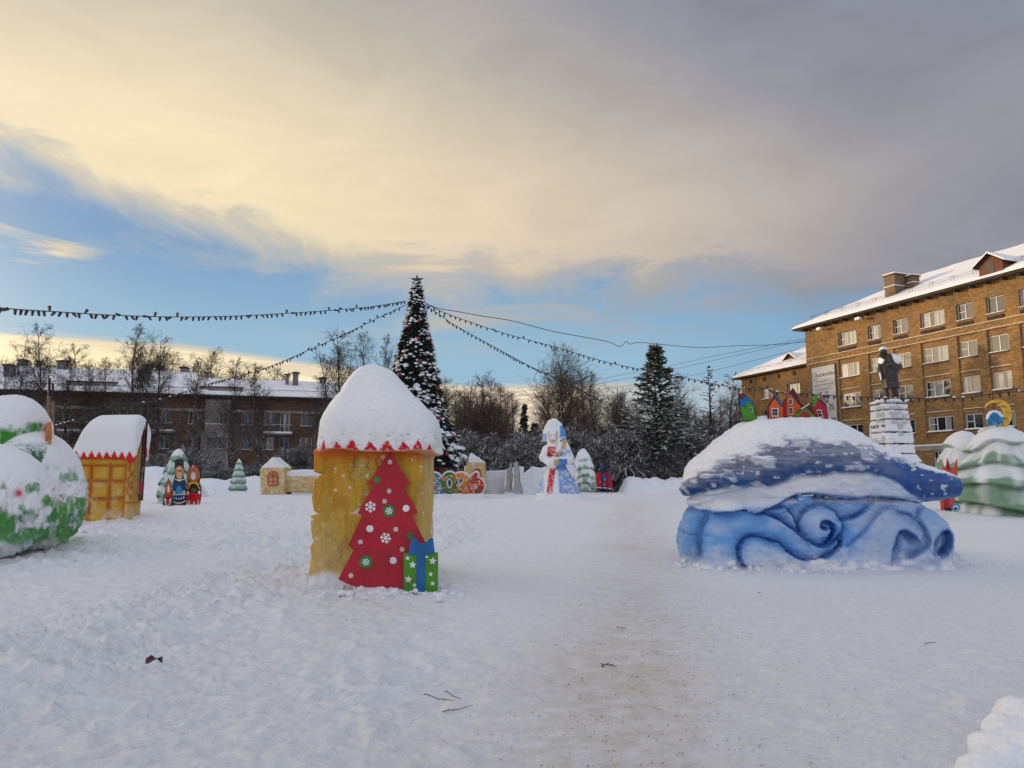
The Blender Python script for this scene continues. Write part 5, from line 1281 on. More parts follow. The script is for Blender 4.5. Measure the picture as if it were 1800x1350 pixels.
    def paintr(V, N):
        c = np.tile((.84, .85, .87), (len(V), 1)); X_, Y_, Z_ = V.T
        pitch = (x1 - x0 + .1) / 8.0; tri = np.abs(((X_ - x0) / pitch) % 1 - .5) * 2
        ins = (Y_ < .2) & (Z_ < zw + .02 + .23 * (1 - tri)); c[ins] = (.62, .02, .02)
        e2 = X_ > x1 - .02; lower = Z_ - (zw - .05 + (zr - zw) * (1 - np.abs(Y_ - hw) / hw)); tr2 = np.abs((Y_ / .25) % 1 - .5) * 2
        ii = e2 & (lower < .03 + .14 * (1 - tr2)); c[ii] = (.62, .12, .08)
        return c
    sculpt('snow_roof', f, L, h, paintr, M['snowpaint'], root, lambda V, N: .025 * fbm(V[:, 0] * .9, V[:, 1] * .9, V[:, 2] * .9, 3))
    # skis standing against the gable
    for k, (yy, hh, lb) in enumerate([(.52, 2.5, 'dark ski leaning on the hut gable, nearer of the two'), (.76, 2.85, 'dark ski leaning on the hut gable, farther of the two')]):
        c_ = A + e * (x1 + .16) + nrm * yy; t = thing('ski', lb, 'ski', (c_[0], c_[1], zb + .75), root.rotation_euler.z, group='skis by the snow hut')
        b = MB(); b.box(-.02, .02, -.05, .05, 0, hh - .2, 0); b.box(-.022, .022, -.052, .052, .25, .62, 1); b.add([(-.02, -.05, hh - .2), (.02, -.05, hh - .2), (.02, .05, hh - .2), (-.02, .05, hh - .2), (.05, 0, hh)], [(0, 1, 4), (1, 2, 4), (2, 3, 4), (3, 0, 4)], 0)
        b.build('blade', [M['black'], M['red']], t); b = MB(); b.box(.02, .07, -.07, .07, hh * .4, hh * .46); b.build('binding', M['wood'], t)
hut()

# ---- painted wooden dolls in front of the fir
for nm_, c_ in dict(green_dark=(.012, .06, .03), orange_red=(.55, .07, .03), cream=(.62, .55, .42), blue_dark=(.006, .03, .16), orange_brown=(.50, .21, .035), tan=(.58, .40, .22), maroon_red=(.22, .012, .015), red_bright=(.60, .008, .02)).items():
    M[nm_] = flat(nm_ + '_paint', c_)

D9 = lambda P: [(270 + x / 9, 770 + y / 9) for x, y in P]
def mir(P, c): return P + [(2 * c - x, y) for x, y in P[::-1]]
def oval(x, y, rx, ry, n=18): return circ(x, y, rx, n, ry)
def doll(name, label, Y, parts, grp):
    P = D9(parts[0][1]); t = thing(name, label, 'cut-out figure', tuple(W(sum(p[0] for p in P) / len(P), max(p[1] for p in P), Y)), group=grp)
    for nm, pts, mt, lay in parts: board(nm, D9(pts), Y, mt, t, .03 if lay == 0 else .012, lay * .016)
G9 = 'painted wooden figures by the snow hut'
doll('painted_figure_board', 'smallest doll cut-out, red and green, left of the three figures', 32.5, [('panel', mir([(240, 640), (205, 690), (188, 780), (175, 880), (150, 940), (145, 1100), (150, 1210)], 232), 'green_dark', 0), ('headscarf', mir([(236, 655), (210, 710), (195, 800), (190, 900), (225, 935)], 234), 'orange_red', 1),
     ('face', oval(236, 800, 22, 62), 'cream', 2), ('shawl', oval(225, 930, 50, 45), 'red', 2), ('apron', mir([(222, 945), (165, 955), (180, 1040), (222, 1098)], 224), 'cream', 2), ('flower', oval(222, 1010, 26, 52), 'red', 3), ('boot', [(165, 1150), (205, 1150), (205, 1185), (165, 1185)], 'cream', 2), ('boot', [(215, 1150), (250, 1150), (250, 1185), (215, 1185)], 'cream', 2)], G9)
doll('painted_figure_board', 'bear cut-out in black cap and blue sweater, tallest of the three', 33.2, [('panel', mir([(400, 330), (335, 345), (330, 500), (335, 610), (310, 690), (292, 820), (290, 980), (295, 1120), (320, 1170)], 403), 'black', 0), ('sweater', mir([(400, 690), (325, 700), (302, 800), (298, 870), (298, 960), (400, 1000)], 403), 'blue_dark', 1),
     ('head', oval(408, 540, 70, 105), 'orange_brown', 1), ('muzzle', oval(410, 590, 45, 62), 'tan', 2), ('nose', oval(408, 515, 18, 14), 'black', 3), ('snout_patch', oval(408, 500, 20, 40), 'white', 2), ('balalaika', mir([(400, 745), (370, 770), (345, 870), (400, 890)], 403), 'skyblue', 2), ('hand', oval(325, 860, 22, 26), 'tan', 3), ('hand', oval(480, 855, 22, 26), 'tan', 3),
     ('belt', [(300, 885), (508, 880), (508, 900), (300, 905)], 'cream', 2), ('belt', [(300, 990), (350, 1010), (403, 1022), (460, 1005), (505, 980), (505, 998), (460, 1025), (403, 1042), (345, 1030), (300, 1008)], 'cream', 2), ('trousers', [(296, 1015), (350, 1035), (403, 1048), (460, 1030), (506, 1000), (480, 1110), (400, 1125), (310, 1120)], 'maroon_red', 1), ('collar', mir([(403, 655), (335, 640), (338, 660), (403, 690)], 406), 'cream', 2)]
     + [('button', oval(x, y, 9, 16, 8), 'white', 3) for x, y in [(315, 945), (355, 955), (398, 962), (438, 955), (476, 940)]], G9)
doll('painted_figure_board', 'red and gold doll cut-out with pale face, right of the three', 33.8, [('panel', mir([(628, 405), (560, 460), (525, 560), (525, 640), (545, 690), (515, 790), (515, 900), (520, 960), (560, 1140)], 634), 'maroon', 0), ('headscarf', mir([(628, 418), (570, 465), (538, 560), (540, 640), (575, 690), (628, 700)], 632), 'orange_red', 1), ('face_ring', oval(628, 590, 68, 90), 'orange_brown', 2),
     ('face', oval(628, 600, 38, 62), 'white', 3), ('kokoshnik_drop', oval(622, 450, 12, 28, 8), 'cream', 2), ('skirt', mir([(634, 860), (530, 880), (522, 950), (560, 1120), (575, 1145), (620, 1140)], 634), 'red_bright', 1), ('trim', mir([(600, 690), (540, 720), (560, 760), (530, 790), (535, 820), (560, 790), (580, 740), (610, 720)], 634), 'yellow', 2),
     ('rose_leaf', oval(635, 825, 42, 30), 'green', 3), ('cuff', oval(542, 870, 20, 28), 'white', 3), ('cuff', oval(722, 860, 20, 28), 'white', 3), ('petal', oval(562, 1030, 16, 45, 10), 'cream', 2), ('petal', oval(640, 1050, 16, 48, 10), 'cream', 2), ('petal', oval(706, 1020, 14, 45, 10), 'cream', 2)]
     + [('bead', oval(628 + 92 * math.sin(a), 590 - 118 * math.cos(a), 7, 9, 6), 'cream', 3) for a in np.linspace(-1.9, 1.9, 15)], G9)
# ---- small castle gate towers and walls of the snow fortress
def snow_block(name, label, cat, P, Y, depth, paintf, h=.05, r=.12, disp=.03, group=None, extra=None, kind=None, part='snow_body', root=None):
    Q2 = px2w(P, Y)
    zb = float(gbase(Q2[:, 0].mean(), Y)) - .15
    if root is None: root = thing(name, label, cat, (Q2[:, 0].mean(), Y, zb + .15), group=group)
    if kind: root['kind'] = kind
    lo = (Q2[:, 0].min() - .3, Y - .3, zb); hi = (Q2[:, 0].max() + .3, Y + depth + .3, Q2[:, 1].max() + .3)
    Xg, Yg, Zg, L = grid(lo, hi, h)
    e = sdpoly(Xg[:, 0, :], Zg[:, 0, :], Q2)
    f = smax(-e[:, None, :], np.abs(Yg - Y - depth / 2) - depth / 2, r)
    if extra is not None: f = extra(f, Xg, Yg, Zg)
    o = sculpt(part, f, L, h, paintf, M['snowpaint'], root, lambda V, N: disp * fbm(V[:, 0] * 1.8, V[:, 1] * 1.8, V[:, 2] * 1.8, 4))
    o.matrix_parent_inverse = root.matrix_basis.inverted(); return root
def ochre(vtop, win_=None):
    def p(V, N):
        u, v = PX(V[:, 0], V[:, 1], V[:, 2]); n = fbm(u / 6, v / 5, 1., 3)
        c = lerp3((.60, .42, .13), (.66, .52, .27), .5 + n); c = lerp3(c, (.50, .26, .05), sstep(.4, .7, n) * .6)
        c = lerp3(c, (.78, .78, .80), sstep(.35, .7, fbm(u / 3.5, v / 3, 5., 2)) * .5)
        c = lerp3(c, (.84, .85, .87), np.maximum(sstep(vtop + 1, vtop - 1, v), sstep(.5, .8, N[:, 2]))); c = lerp3(c, (.84, .85, .87), sstep(-.5, -.9, N[:, 0]) * .9)
        return c
    return p
def arch_window(uc, v0, v1, w_, Y, parent):
    """painted arched window drawn on the snow: red bars"""
    w2 = w_ / 2; va = v0 + w2
    out = []
    arc = [(uc + w2 * math.cos(a), va - w2 * math.sin(a)) for a in np.linspace(0, math.pi, 13)]
    segs = list(zip(arc[:-1], arc[1:])) + [((uc - w2, va), (uc - w2, v1)), ((uc + w2, va), (uc + w2, v1)), ((uc - w2, v1), (uc + w2, v1)), ((uc, v0), (uc, v1)), ((uc - w2, va + 1), (uc + w2, va + 1)), ((uc - w2, (va + v1) / 2 + 1), (uc + w2, (va + v1) / 2 + 1)), ((uc, va), (uc - w2 * .7, va - w2 * .7)), ((uc, va), (uc + w2 * .7, va - w2 * .7))]
    V = []; Fc = []
    multi('painted_window', strokes(segs, 1.35), Y, 'brickred', parent, .08, .07)
    board('window_fill', arc[:1] + arc[1:] + [(uc - w2, v1), (uc + w2, v1)], Y, 'salmon', parent, .05, .04)
M['brickred'] = flat('brick_red_paint', (.40, .055, .02)); M['salmon'] = flat('salmon_paint', (.60, .32, .17))
tw = snow_block('castle_tower', 'small ochre snow gate tower with red arched window, left of the big tower', 'snow sculpture', [(457, 870), (457, 826), (459, 822), (466, 815), (478, 803), (490, 813), (500, 821), (500, 824), (499, 870)], 58, 2.2, ochre(822), .05, .15, group='snow fortress pieces')
arch_window(479.5, 829, 853, 17, 57.98, tw)
snow_block('fortress_wall', 'ochre snow fortress wall running right from the small gate tower', 'snow wall', [(499, 866), (499, 828), (507, 829), (513, 826), (560, 825), (640, 826), (760, 828), (760, 868)], 58.6, 1.6, ochre(837), .06, .2, group='snow fortress pieces')
tw = snow_block('castle_tower', 'small ochre snow gate tower behind the red numeral six', 'snow sculpture', [(816, 868), (816, 814), (820, 810), (828, 796), (839, 803), (852, 812), (853, 868)], 60, 2.0, ochre(813), .05, .15, group='snow fortress pieces')
arch_window(838, 824, 848, 13, 59.98, tw)
white = lambda V, N: lerp3(np.tile((.82, .84, .87), (len(V), 1)), (.70, .74, .80), .3 + fbm(V[:, 0] * 2, V[:, 1] * 2, V[:, 2] * 4, 3))
snow_block('fortress_wall', 'straight white snow wall right of the second gate tower', 'snow wall', [(852, 874), (852, 828), (870, 827), (893, 827), (893, 874)], 62, 1.2, white, .06, .1, group='snow fortress pieces')
snow_block('fortress_wall', 'white snow block wall standing behind the grey cut-out backs', 'snow wall', [(886, 874), (888, 826), (896, 824), (899, 822), (921, 820), (922, 874)], 60.5, 1.4, white, .06, .1, group='snow fortress pieces')
snow_block('fortress_wall', 'white snow block with slanted corner left of the snow maiden', 'snow wall', [(921, 874), (922, 832), (929, 826), (936, 820), (946, 822), (952, 823), (958, 820), (975, 822), (975, 874)], 57, 2.0, white, .05, .12, group='snow fortress pieces')
snow_block('fortress_wall', 'white snow wall piece showing right of the snow maiden', 'snow wall', [(988, 874), (988, 818), (1003, 816), (1012, 818), (1012, 874)], 61, 1.4, white, .06, .12, group='snow fortress pieces')
snow_block('fortress_wall', 'snow-covered plinth under the numerals', 'snow wall', [(735, 884), (737, 867), (850, 866), (853, 872), (856, 884)], 46.7, 1.0, white, .05, .2, group='snow fortress pieces')

# ---- the numerals 2 0 2 6
def digits():
    Y = 46.9; root = thing('year_sign', 'colourful plywood numerals 2026 with white edges beside the yellow tower', 'sign', tuple(W(800, 868, Y)))
    Dg = lambda P: [(740 + x / 11.25, 780 + y / 11.25) for x, y in P]
    two = lambda ox: [(120 + ox, 700), (150 + ox, 645), (230 + ox, 620), (310 + ox, 640), (345 + ox, 710), (320 + ox, 790), (260 + ox, 860), (190 + ox, 935), (130 + ox, 950), (240 + ox, 950), (400 + ox, 950)]
    spec = [('two', [two(10)], 52, (.015, .16, .33), 1), ('zero', [circ(565, 780, 112, 26, 165) + [(677, 780)]], 62, (.02, .14, .012), 2), ('two', [[(690, 690), (720, 640), (790, 618), (860, 640), (895, 700), (880, 780), (820, 850), (760, 920), (715, 950), (800, 950), (915, 950)]], 55, (.62, .19, .02), 3),
            ('six', [[(1085, 610), (1030, 660), (1000, 740), (985, 830), (1010, 910), (1080, 945), (1150, 900), (1170, 820), (1130, 750), (1060, 735), (1000, 790)]], 52, (.50, .006, .02), 4)]
    for nm, PL, rr, colr, sd in spec:
        PL = [px2w(Dg(P if nm == 'zero' else crv(P, 5)), Y) for P in PL]; r = rr / 11.25 * Y / F; wr = 2.0 * Y / F
        allp = np.concatenate(PL); lo = (allp[:, 0].min() - r - .25, -.16, allp[:, 1].min() - r - .2); hi = (allp[:, 0].max() + r + .25, .16, allp[:, 1].max() + r + .2)
        Xg, Yg, Zg, L = grid(lo, hi, .035); d = np.min([dpoly(Xg[:, 0], Zg[:, 0], P) for P in PL], 0)
        if nm == 'six': d = np.minimum(d, np.abs(dpoly(Xg[:, 0], Zg[:, 0], px2w(Dg([(1088, 835), (1089, 836)]), Y)) - .38 ))
        zmin = W(800, 868.5, Y)[2]
        rs = np.random.default_rng(sd); dots = []
        for _ in range(46):
            q = allp[rs.integers(len(allp))] + rs.normal(size=2) * r * .45; dots.append((q[0], q[1], rs.choice([.028, .04, .05]), tuple([(.65, .65, .55), (.60, .30, .05), (.55, .08, .04), (.02, .10, .02), (.65, .55, .2)][rs.integers(5)])))
        for k in range(2): q = allp[rs.integers(len(allp))]; dots.append((q[0], q[1], .13, (.6, .12, .10) if k else (.08, .10, .03)))
        def paint(V, N):
            c = np.tile(colr, (len(V), 1)).astype(float); c *= (1 + .25 * fbm(V[:, 0] * 2, V[:, 2] * 2, 1., 2))[:, None]
            for x, z, rr_, cc in dots: c[np.hypot(V[:, 0] - x, V[:, 2] - z) < rr_] = cc
            return c
        dg = link('digit', None, parent=root); 
        f = np.maximum((d - r + .04)[:, None, :], np.abs(Yg + .03) - .07)
        o1 = sculpt('digit_face', f, L, .035, paint, M['board']); o1.location.y = Y - .05 - sd * .004
        f = np.maximum((d - r - wr)[:, None, :], np.abs(Yg - .02) - .05)
        o2 = sculpt('digit_edge', f, L, .035, lambda V, N: np.tile((.78, .78, .78), (len(V), 1)), M['board']); o2.location.y = Y + .03 + sd * .004
        bpy.data.objects.remove(dg)
        for o in (o1, o2): o.parent = root; o.matrix_parent_inverse = root.matrix_basis.inverted()
        o1.name = 'digit'; o2.name = 'white_edge'
digits()

# ---- two grey silhouette boards seen from the back, propped by struts
for label, P, Y in [('grey back of a low cut-out figure, left of the two boards', [(880, 864), (888, 859), (890, 852), (890, 828), (892, 823), (895, 823), (896, 815), (899, 813), (900, 819), (899, 826), (901, 836), (899, 850), (900, 865)], 53),
                    ('grey back of a tall pointed cut-out figure, right of the two boards', [(901, 865), (904, 850), (903, 833), (902, 822), (904, 816), (906, 812), (908, 810), (911, 815), (911, 822), (913, 832), (913, 845), (917, 858), (917.5, 868), (908, 868)], 52.5)]:
    t = thing('cut_out_board', label, 'cut-out', tuple(W(P[0][0], 866, Y)), group='grey cut-out backs')
    board('panel', P, Y, 'grey_board', t, .04); board('dark_edge', [(x + .9, y) for x, y in P], Y + .045, 'black', t, .03)
    um = sum(p[0] for p in P) / len(P); vm = max(p[1] for p in P)
    b = MB(); b.tube([W(um, vm - 26, Y - .02), W(um - 2, vm + 1, Y - .9)], .04, 5); o = b.build('strut', M['grey_board'], t); o.matrix_parent_inverse = t.matrix_basis.inverted()

# ---- snow maiden with headdress
def maiden():
    Y = 41.5; q = Y / F
    c = W(975, 880, Y); root = thing('snow_maiden_sculpture', 'tall snow woman in headdress and wide painted blue and white coat', 'snow sculpture', (c[0], Y, c[2]))
    g = lambda u, v, y=Y: W(u, v, y)
    h = .045
    lo = (g(925, 880)[0], Y - 1.7, c[2] - .1); hi = (g(1030, 880)[0], Y + 1.7, g(970, 732)[2]); Xg, Yg, Zg, L = grid(lo, hi, h)
    # coat: a cone whose half width follows the photograph
    prof = np.array([(884, 936, 1030), (875, 941, 1024), (865, 943, 1018), (850, 947, 1010), (835, 955, 1003), (822, 962, 996), (810, 964, 990), (800, 960, 992), (790, 958, 990), (780, 962, 985), (772, 966, 980)], float)
    zt = g(0, prof[:, 0])[:, 2]; o_ = np.argsort(zt); z1 = Zg[0, 0]
    cx = np.interp(z1, zt[o_], g((prof[:, 1] + prof[:, 2]) / 2, 800)[:, 0][o_]); hw = np.interp(z1, zt[o_], ((prof[:, 2] - prof[:, 1]) / 2 * q)[o_]); hw = np.where(z1 > zt.max(), -.3, hw)
    f = np.sqrt((Xg - cx) ** 2 + ((Yg - Y) * 1.15) ** 2) - hw
    f = smax(f, Zg - zt.max() + .05, .2)
    el_ = lambda u, v, y, ru, rv, ry: sell(Xg, Yg, Zg, g(u, v, y), (ru * q, ry, rv * q))
    f = smin(f, el_(972, 768, Y - .05, 11, 16, .36), .12)                        # head
    hd_ = np.maximum(el_(974, 772, Y + .2, 21, 36, .42), g(0, 776)[2] - Zg - .0 * Xg); f = smin(f, hd_, .05)       # headdress
    f = smin(f, scap(Xg, Yg, Zg, g(962, 790, Y - .15), g(955, 803, Y - .45), .26, .22), .1)
    f = smin(f, scap(Xg, Yg, Zg, g(955, 804, Y - .45), g(967, 815, Y - .75), .20, .20), .1)
    f = smin(f, scap(Xg, Yg, Zg, g(990, 785, Y - .1), g(998, 806, Y - .35), .36, .36), .1)
    f = smin(f, scap(Xg, Yg, Zg, g(998, 807, Y - .35), g(975, 812, Y - .85), .27, .22), .1)
    f = smin(f, el_(970, 813, Y - .8, 10, 9, .3), .08)
    for k in range(7): f = smin(f, el_(984 - k * 1.7 + 3 * math.sin(k * 1.2), 776 + k * 6.5, Y - .45 - .05 * k, 4.6, 4.6, .2), .04)    # plait
    f = smin(f, el_(990, 777, Y - .3, 8, 9, .25), .06)
    def paint(V, N):
        u, v = PX(*V.T); n = fbm(u / 8, v / 8, V[:, 1], 4); n2 = fbm(u / 3, v / 3, V[:, 1] * 3, 3)
        c = np.tile((.80, .82, .86), (len(V), 1)); fr = N[:, 1] < .2
        bl = lerp3((.16, .32, .66), (.06, .20, .58), .5 + n)
        w = sstep(986 - 9, 983 - 7 + 1, u) * 0
        w = np.where((v > 822) & (v < 868), sstep(979 + (v - 822) * .05, 983 + (v - 822) * .05, u), 0) * (.85 - .5 * sstep(.1, .5, n2))
        w = np.maximum(w, np.where((v > 838) & (v < 866), sstep(958, 954, u), 0) * (.7 - .5 * sstep(.0, .4, n2)))
        w = np.maximum(w, ((v > 806) & (v < 826) & (u > 977) & (u < 997)) * .98)
        w = np.maximum(w, ((v > 783) & (v < 803) & (u > 985)) * .6 * sstep(-.1, .3, n))
        w = np.maximum(w, ((v < 776) & (v > 744) & (u > 984)) * sstep(982, 986, u) * (v > 748 + (u - 984) * .1))
        w = np.maximum(w, ((v < 776) & (v > 762) & (u < 962)) * .6)
        c = np.where((fr | (u > 985))[:, None], lerp3(c, bl, w), c)
        red = ((v > 824) & (np.abs(u - (971 - (v - 824) * .12)) < 5.5) & (v < 866 + 5 * n2)) | ((v > 785) & (v < 802) & (np.abs(u - 970) < 7 + (v - 785) * .1) & (N[:, 1] < 0))
        c = np.where((red & fr)[:, None], lerp3((.60, .045, .06), (.75, .40, .42), sstep(.0, .5, n2)), c)
        gold = ((np.abs(u - (992 - (v - 775) * .05)) < 3.5) & (v > 772) & (v < 790)) | ((np.abs(u - 978) < 4) & (v > 796) & (v < 818) & (u > 974)) | ((np.abs(np.hypot((u - 972) / 7, (v - 764) / 13) - 1) < .16) & (v > 758) & (v < 782))
        c = np.where((gold & fr)[:, None], lerp3((.58, .34, .06), (.66, .50, .25), .5 + n2), c)
        face = fr & (((np.hypot(u - 969, v - 765) < 1.2) | (np.hypot(u - 975, v - 765) < 1.2))); c[face] = (.12, .12, .2)
        c[fr & (np.hypot((u - 972) / 2.2, v - 774) < 1)] = (.6, .15, .15)
        return lerp3(c, (.83, .84, .87), np.maximum(sstep(.55, .85, N[:, 2]), sstep(868, 880, v + 5 * n)))
    o = sculpt('snow_body', f, L, h, paint, M['snowpaint'], root, lambda V, N: .03 * fbm(V[:, 0] * 3, V[:, 1] * 3, V[:, 2] * 3, 4)); o.matrix_parent_inverse = root.matrix_basis.inverted()
maiden()

# ---- red sleigh-like chair with blue posts
def chair():
    Y = 64.0; root = thing('red_sleigh', 'red plywood sleigh seat with two blue upright posts on thin legs', 'sleigh', tuple(W(1061, 866, Y)))
    board('back_panel', [(1047, 838), (1048, 829), (1070, 830), (1073, 836), (1075, 851), (1076, 858), (1049, 856)], Y, 'red', root, .12)
    board('top_rail', [(1045, 830), (1046, 827.5), (1070, 828.5), (1070, 831)], Y, 'black', root, .25, .03)
    board('side_panel', [(1070, 832), (1074, 836), (1077, 850), (1077, 862), (1073, 862), (1072, 850)], Y + .3, 'red', root, .9)
    board('side_panel', [(1045, 836), (1047, 836), (1049, 860), (1046, 860)], Y + .3, 'white', root, .9)
    board('seat_rail', [(1048, 856), (1076, 858), (1076, 859.5), (1048, 857.5)], Y, 'white', root, .9, .04)
    board('blue_panel', [(1059.5, 838), (1069, 838), (1069, 845), (1059.5, 845)], Y, 'blue', root, .05, .10)
    for (u0, v0, u1, v1, nm, mt) in [(1058.5, 815, 1059.5, 866, 'post', 'blue_dark'), (1067.5, 815, 1068.5, 867, 'post', 'blue_dark'), (1049, 857, 1049, 867, 'leg', 'wood'), (1076, 858, 1076.5, 866, 'leg', 'wood')]:
        b = MB(); b.tube([W(u1, v1, Y - .12), W(u0, v0, Y - .12)], .05, 6); o = b.build(nm, M[mt], root); o.matrix_parent_inverse = root.matrix_basis.inverted()
    b = MB(); b.tube([W(1049, 864.5, Y - .1), W(1069, 865, Y - .1)], .05, 5); b.tube([W(1049, 864.5, Y - .1), W(1050, 863, Y + 1.2)], .05, 5); o = b.build('runner', M['wood'], root); o.matrix_parent_inverse = root.matrix_basis.inverted()
    for (x, y, r) in [(1055, 847, .9), (1062, 851, .9), (1063, 843, .8)]: board('snowflake', star(x, y, r * 1.6, .2, .35), Y, 'white', root, .01, .13)
chair()

# ---- low timber stage / bench remains by the wood
def plank_stack(label, P, Y):
    t = thing('timber_bench', label, 'bench', tuple(W(P[0][0], P[0][3], Y)), group='timber benches by the wood')
    for (u0, u1, v0, v1, d, nm, mt) in [(a, b_, c, d_, e_, f_, g_) for a, b_, c, d_, e_, f_, g_ in P2(P)]:
        x0, z1 = W(u0, v0, Y)[[0, 2]]; x1, z0 = W(u1, v1, Y)[[0, 2]]; b = MB(); b.box(x0, x1, Y, Y + d, z0, z1); o = b.build(nm, M[mt], t); o.matrix_parent_inverse = t.matrix_basis.inverted()
def P2(P):
    u0, u1, v0, v1 = P[0]; return [(u0, u1, v0, v0 + (v1 - v0) * .28, 1.2, 'snow_cover', 'snow'), (u0 + .5, u1 - .5, v0 + (v1 - v0) * .30, v0 + (v1 - v0) * .48, 1.1, 'seat', 'trim_dark'), (u0 + 2, u0 + 4, v0 + (v1 - v0) * .5, v1, .9, 'leg', 'trim_dark'), (u1 - 4, u1 - 2, v0 + (v1 - v0) * .5, v1, .9, 'leg', 'trim_dark')]
plank_stack('low snow-topped timber bench right of the red sleigh', [(1077, 1104, 836, 846)], 73)
plank_stack('longer snow-topped timber bench left of the big pine trunk', [(1097, 1132, 822, 840)], 78)
plank_stack('snow-topped timber bench right of the big pine trunk', [(1165, 1198, 832, 843)], 76)

# ---- statue and its plinth
def plinth():
    Y = 40.0; q = Y / F
    c = W(1572, 870, Y); cb = W(1573, 870, Y + 1.2); root = thing('statue_plinth', 'tapered stone plinth crusted with snow under the bronze statue', 'plinth', (cb[0], Y + 1.2, c[2]), R(10))
    zb = c[2] - root.location.z
    def zz(v): return W(1572, v, Y)[2] - root.location.z
    # square plinth turned so that an edge faces us; courses taper upwards
    def halfw(v): return np.interp(v, [700, 706, 720, 760, 800, 812, 870], [32, 32.5, 33, 36.5, 39, 47, 47]) * q * .70
    courses = [(701, 706, 1.04), (707, 718, 1), (719, 735, 1), (736, 758, 1), (759, 779, 1), (780, 797, 1)]
    for k, (v1, v0, s_) in enumerate(courses):
        w1, w0 = halfw(v1) * s_, halfw(v0) * s_; lo = (-max(w0, w1) - .15,) * 2 + (zz(v0) - .1,); hi = (max(w0, w1) + .15,) * 2 + (zz(v1) + .12,); h = .04
        Xg, Yg, Zg, L = grid(lo, hi, h); t = (Zg - zz(v0)) / (zz(v1) - zz(v0)); w = w0 + (w1 - w0) * t
        f = smax(smax(np.abs(Xg) - w, np.abs(Yg) - w, .08), np.abs(Zg - (zz(v0) + zz(v1)) / 2) - (zz(v1) - zz(v0)) / 2 + .012, .05)
        sculpt('stone_course', f, L, h, lambda V, N: lerp3(np.tile((.52, .53, .55), (len(V), 1)), (.83, .84, .87), sstep(-.5, .0, fbm(V[:, 0] * 2.3, V[:, 1] * 2.3, V[:, 2] * 3 + k, 4) + .9 * N[:, 2] + .05)), M['snowpaint'], root,
               lambda V, N: .035 * fbm(V[:, 0] * 3, V[:, 1] * 3, V[:, 2] * 4 + k, 4))
    b = MB(); w1, w0 = halfw(798), halfw(815); V = [(-w1, -w1, zz(798)), (w1, -w1, zz(798)), (w1, w1, zz(798)), (-w1, w1, zz(798)), (-w0, -w0, zz(810)), (w0, -w0, zz(810)), (w0, w0, zz(810)), (-w0, w0, zz(810)), (-w0, -w0, zz(812)), (w0, -w0, zz(812)), (w0, w0, zz(812)), (-w0, w0, zz(812))]
    b.add(V, [(0, 1, 5, 4)[::-1], (1, 2, 6, 5)[::-1], (2, 3, 7, 6)[::-1], (3, 0, 4, 7)[::-1], (4, 5, 9, 8)[::-1], (5, 6, 10, 9)[::-1], (6, 7, 11, 10)[::-1], (7, 4, 8, 11)[::-1]]); b.build('snow_skirt', M['snow'], root)
    w = halfw(812) * .98; b = MB(); b.box(-w, w, -w, w, zb - 1.0, zz(812)); b.build('dark_base', M['black'], root)
    # snow heaped on top
    w = halfw(700); h = .04; Xg, Yg, Zg, L = grid((-w - .1, -w - .1, zz(702) - .05), (w + .1, w + .1, zz(692)), h)
    f = smax(smax(np.abs(Xg) - w, np.abs(Yg) - w, .15), (Zg - zz(697.5) + .10 * (np.abs(Xg) + np.abs(Yg)) - .05 + .08 * noise3(Xg * 2.2, Yg * 2.2, 2.)) * .8, .12)
    sculpt('snow_cap', f, L, h, lambda V, N: np.tile((.84, .85, .87), (len(V), 1)), M['snowpaint'], root)
    w = halfw(745); 
    o = text('В.И.ЛЕНИН', .23, -w - .03, zz(750), 'ink', root, 'inscription', 0); o.rotation_euler = (R(90), 0, R(-90))
plinth()
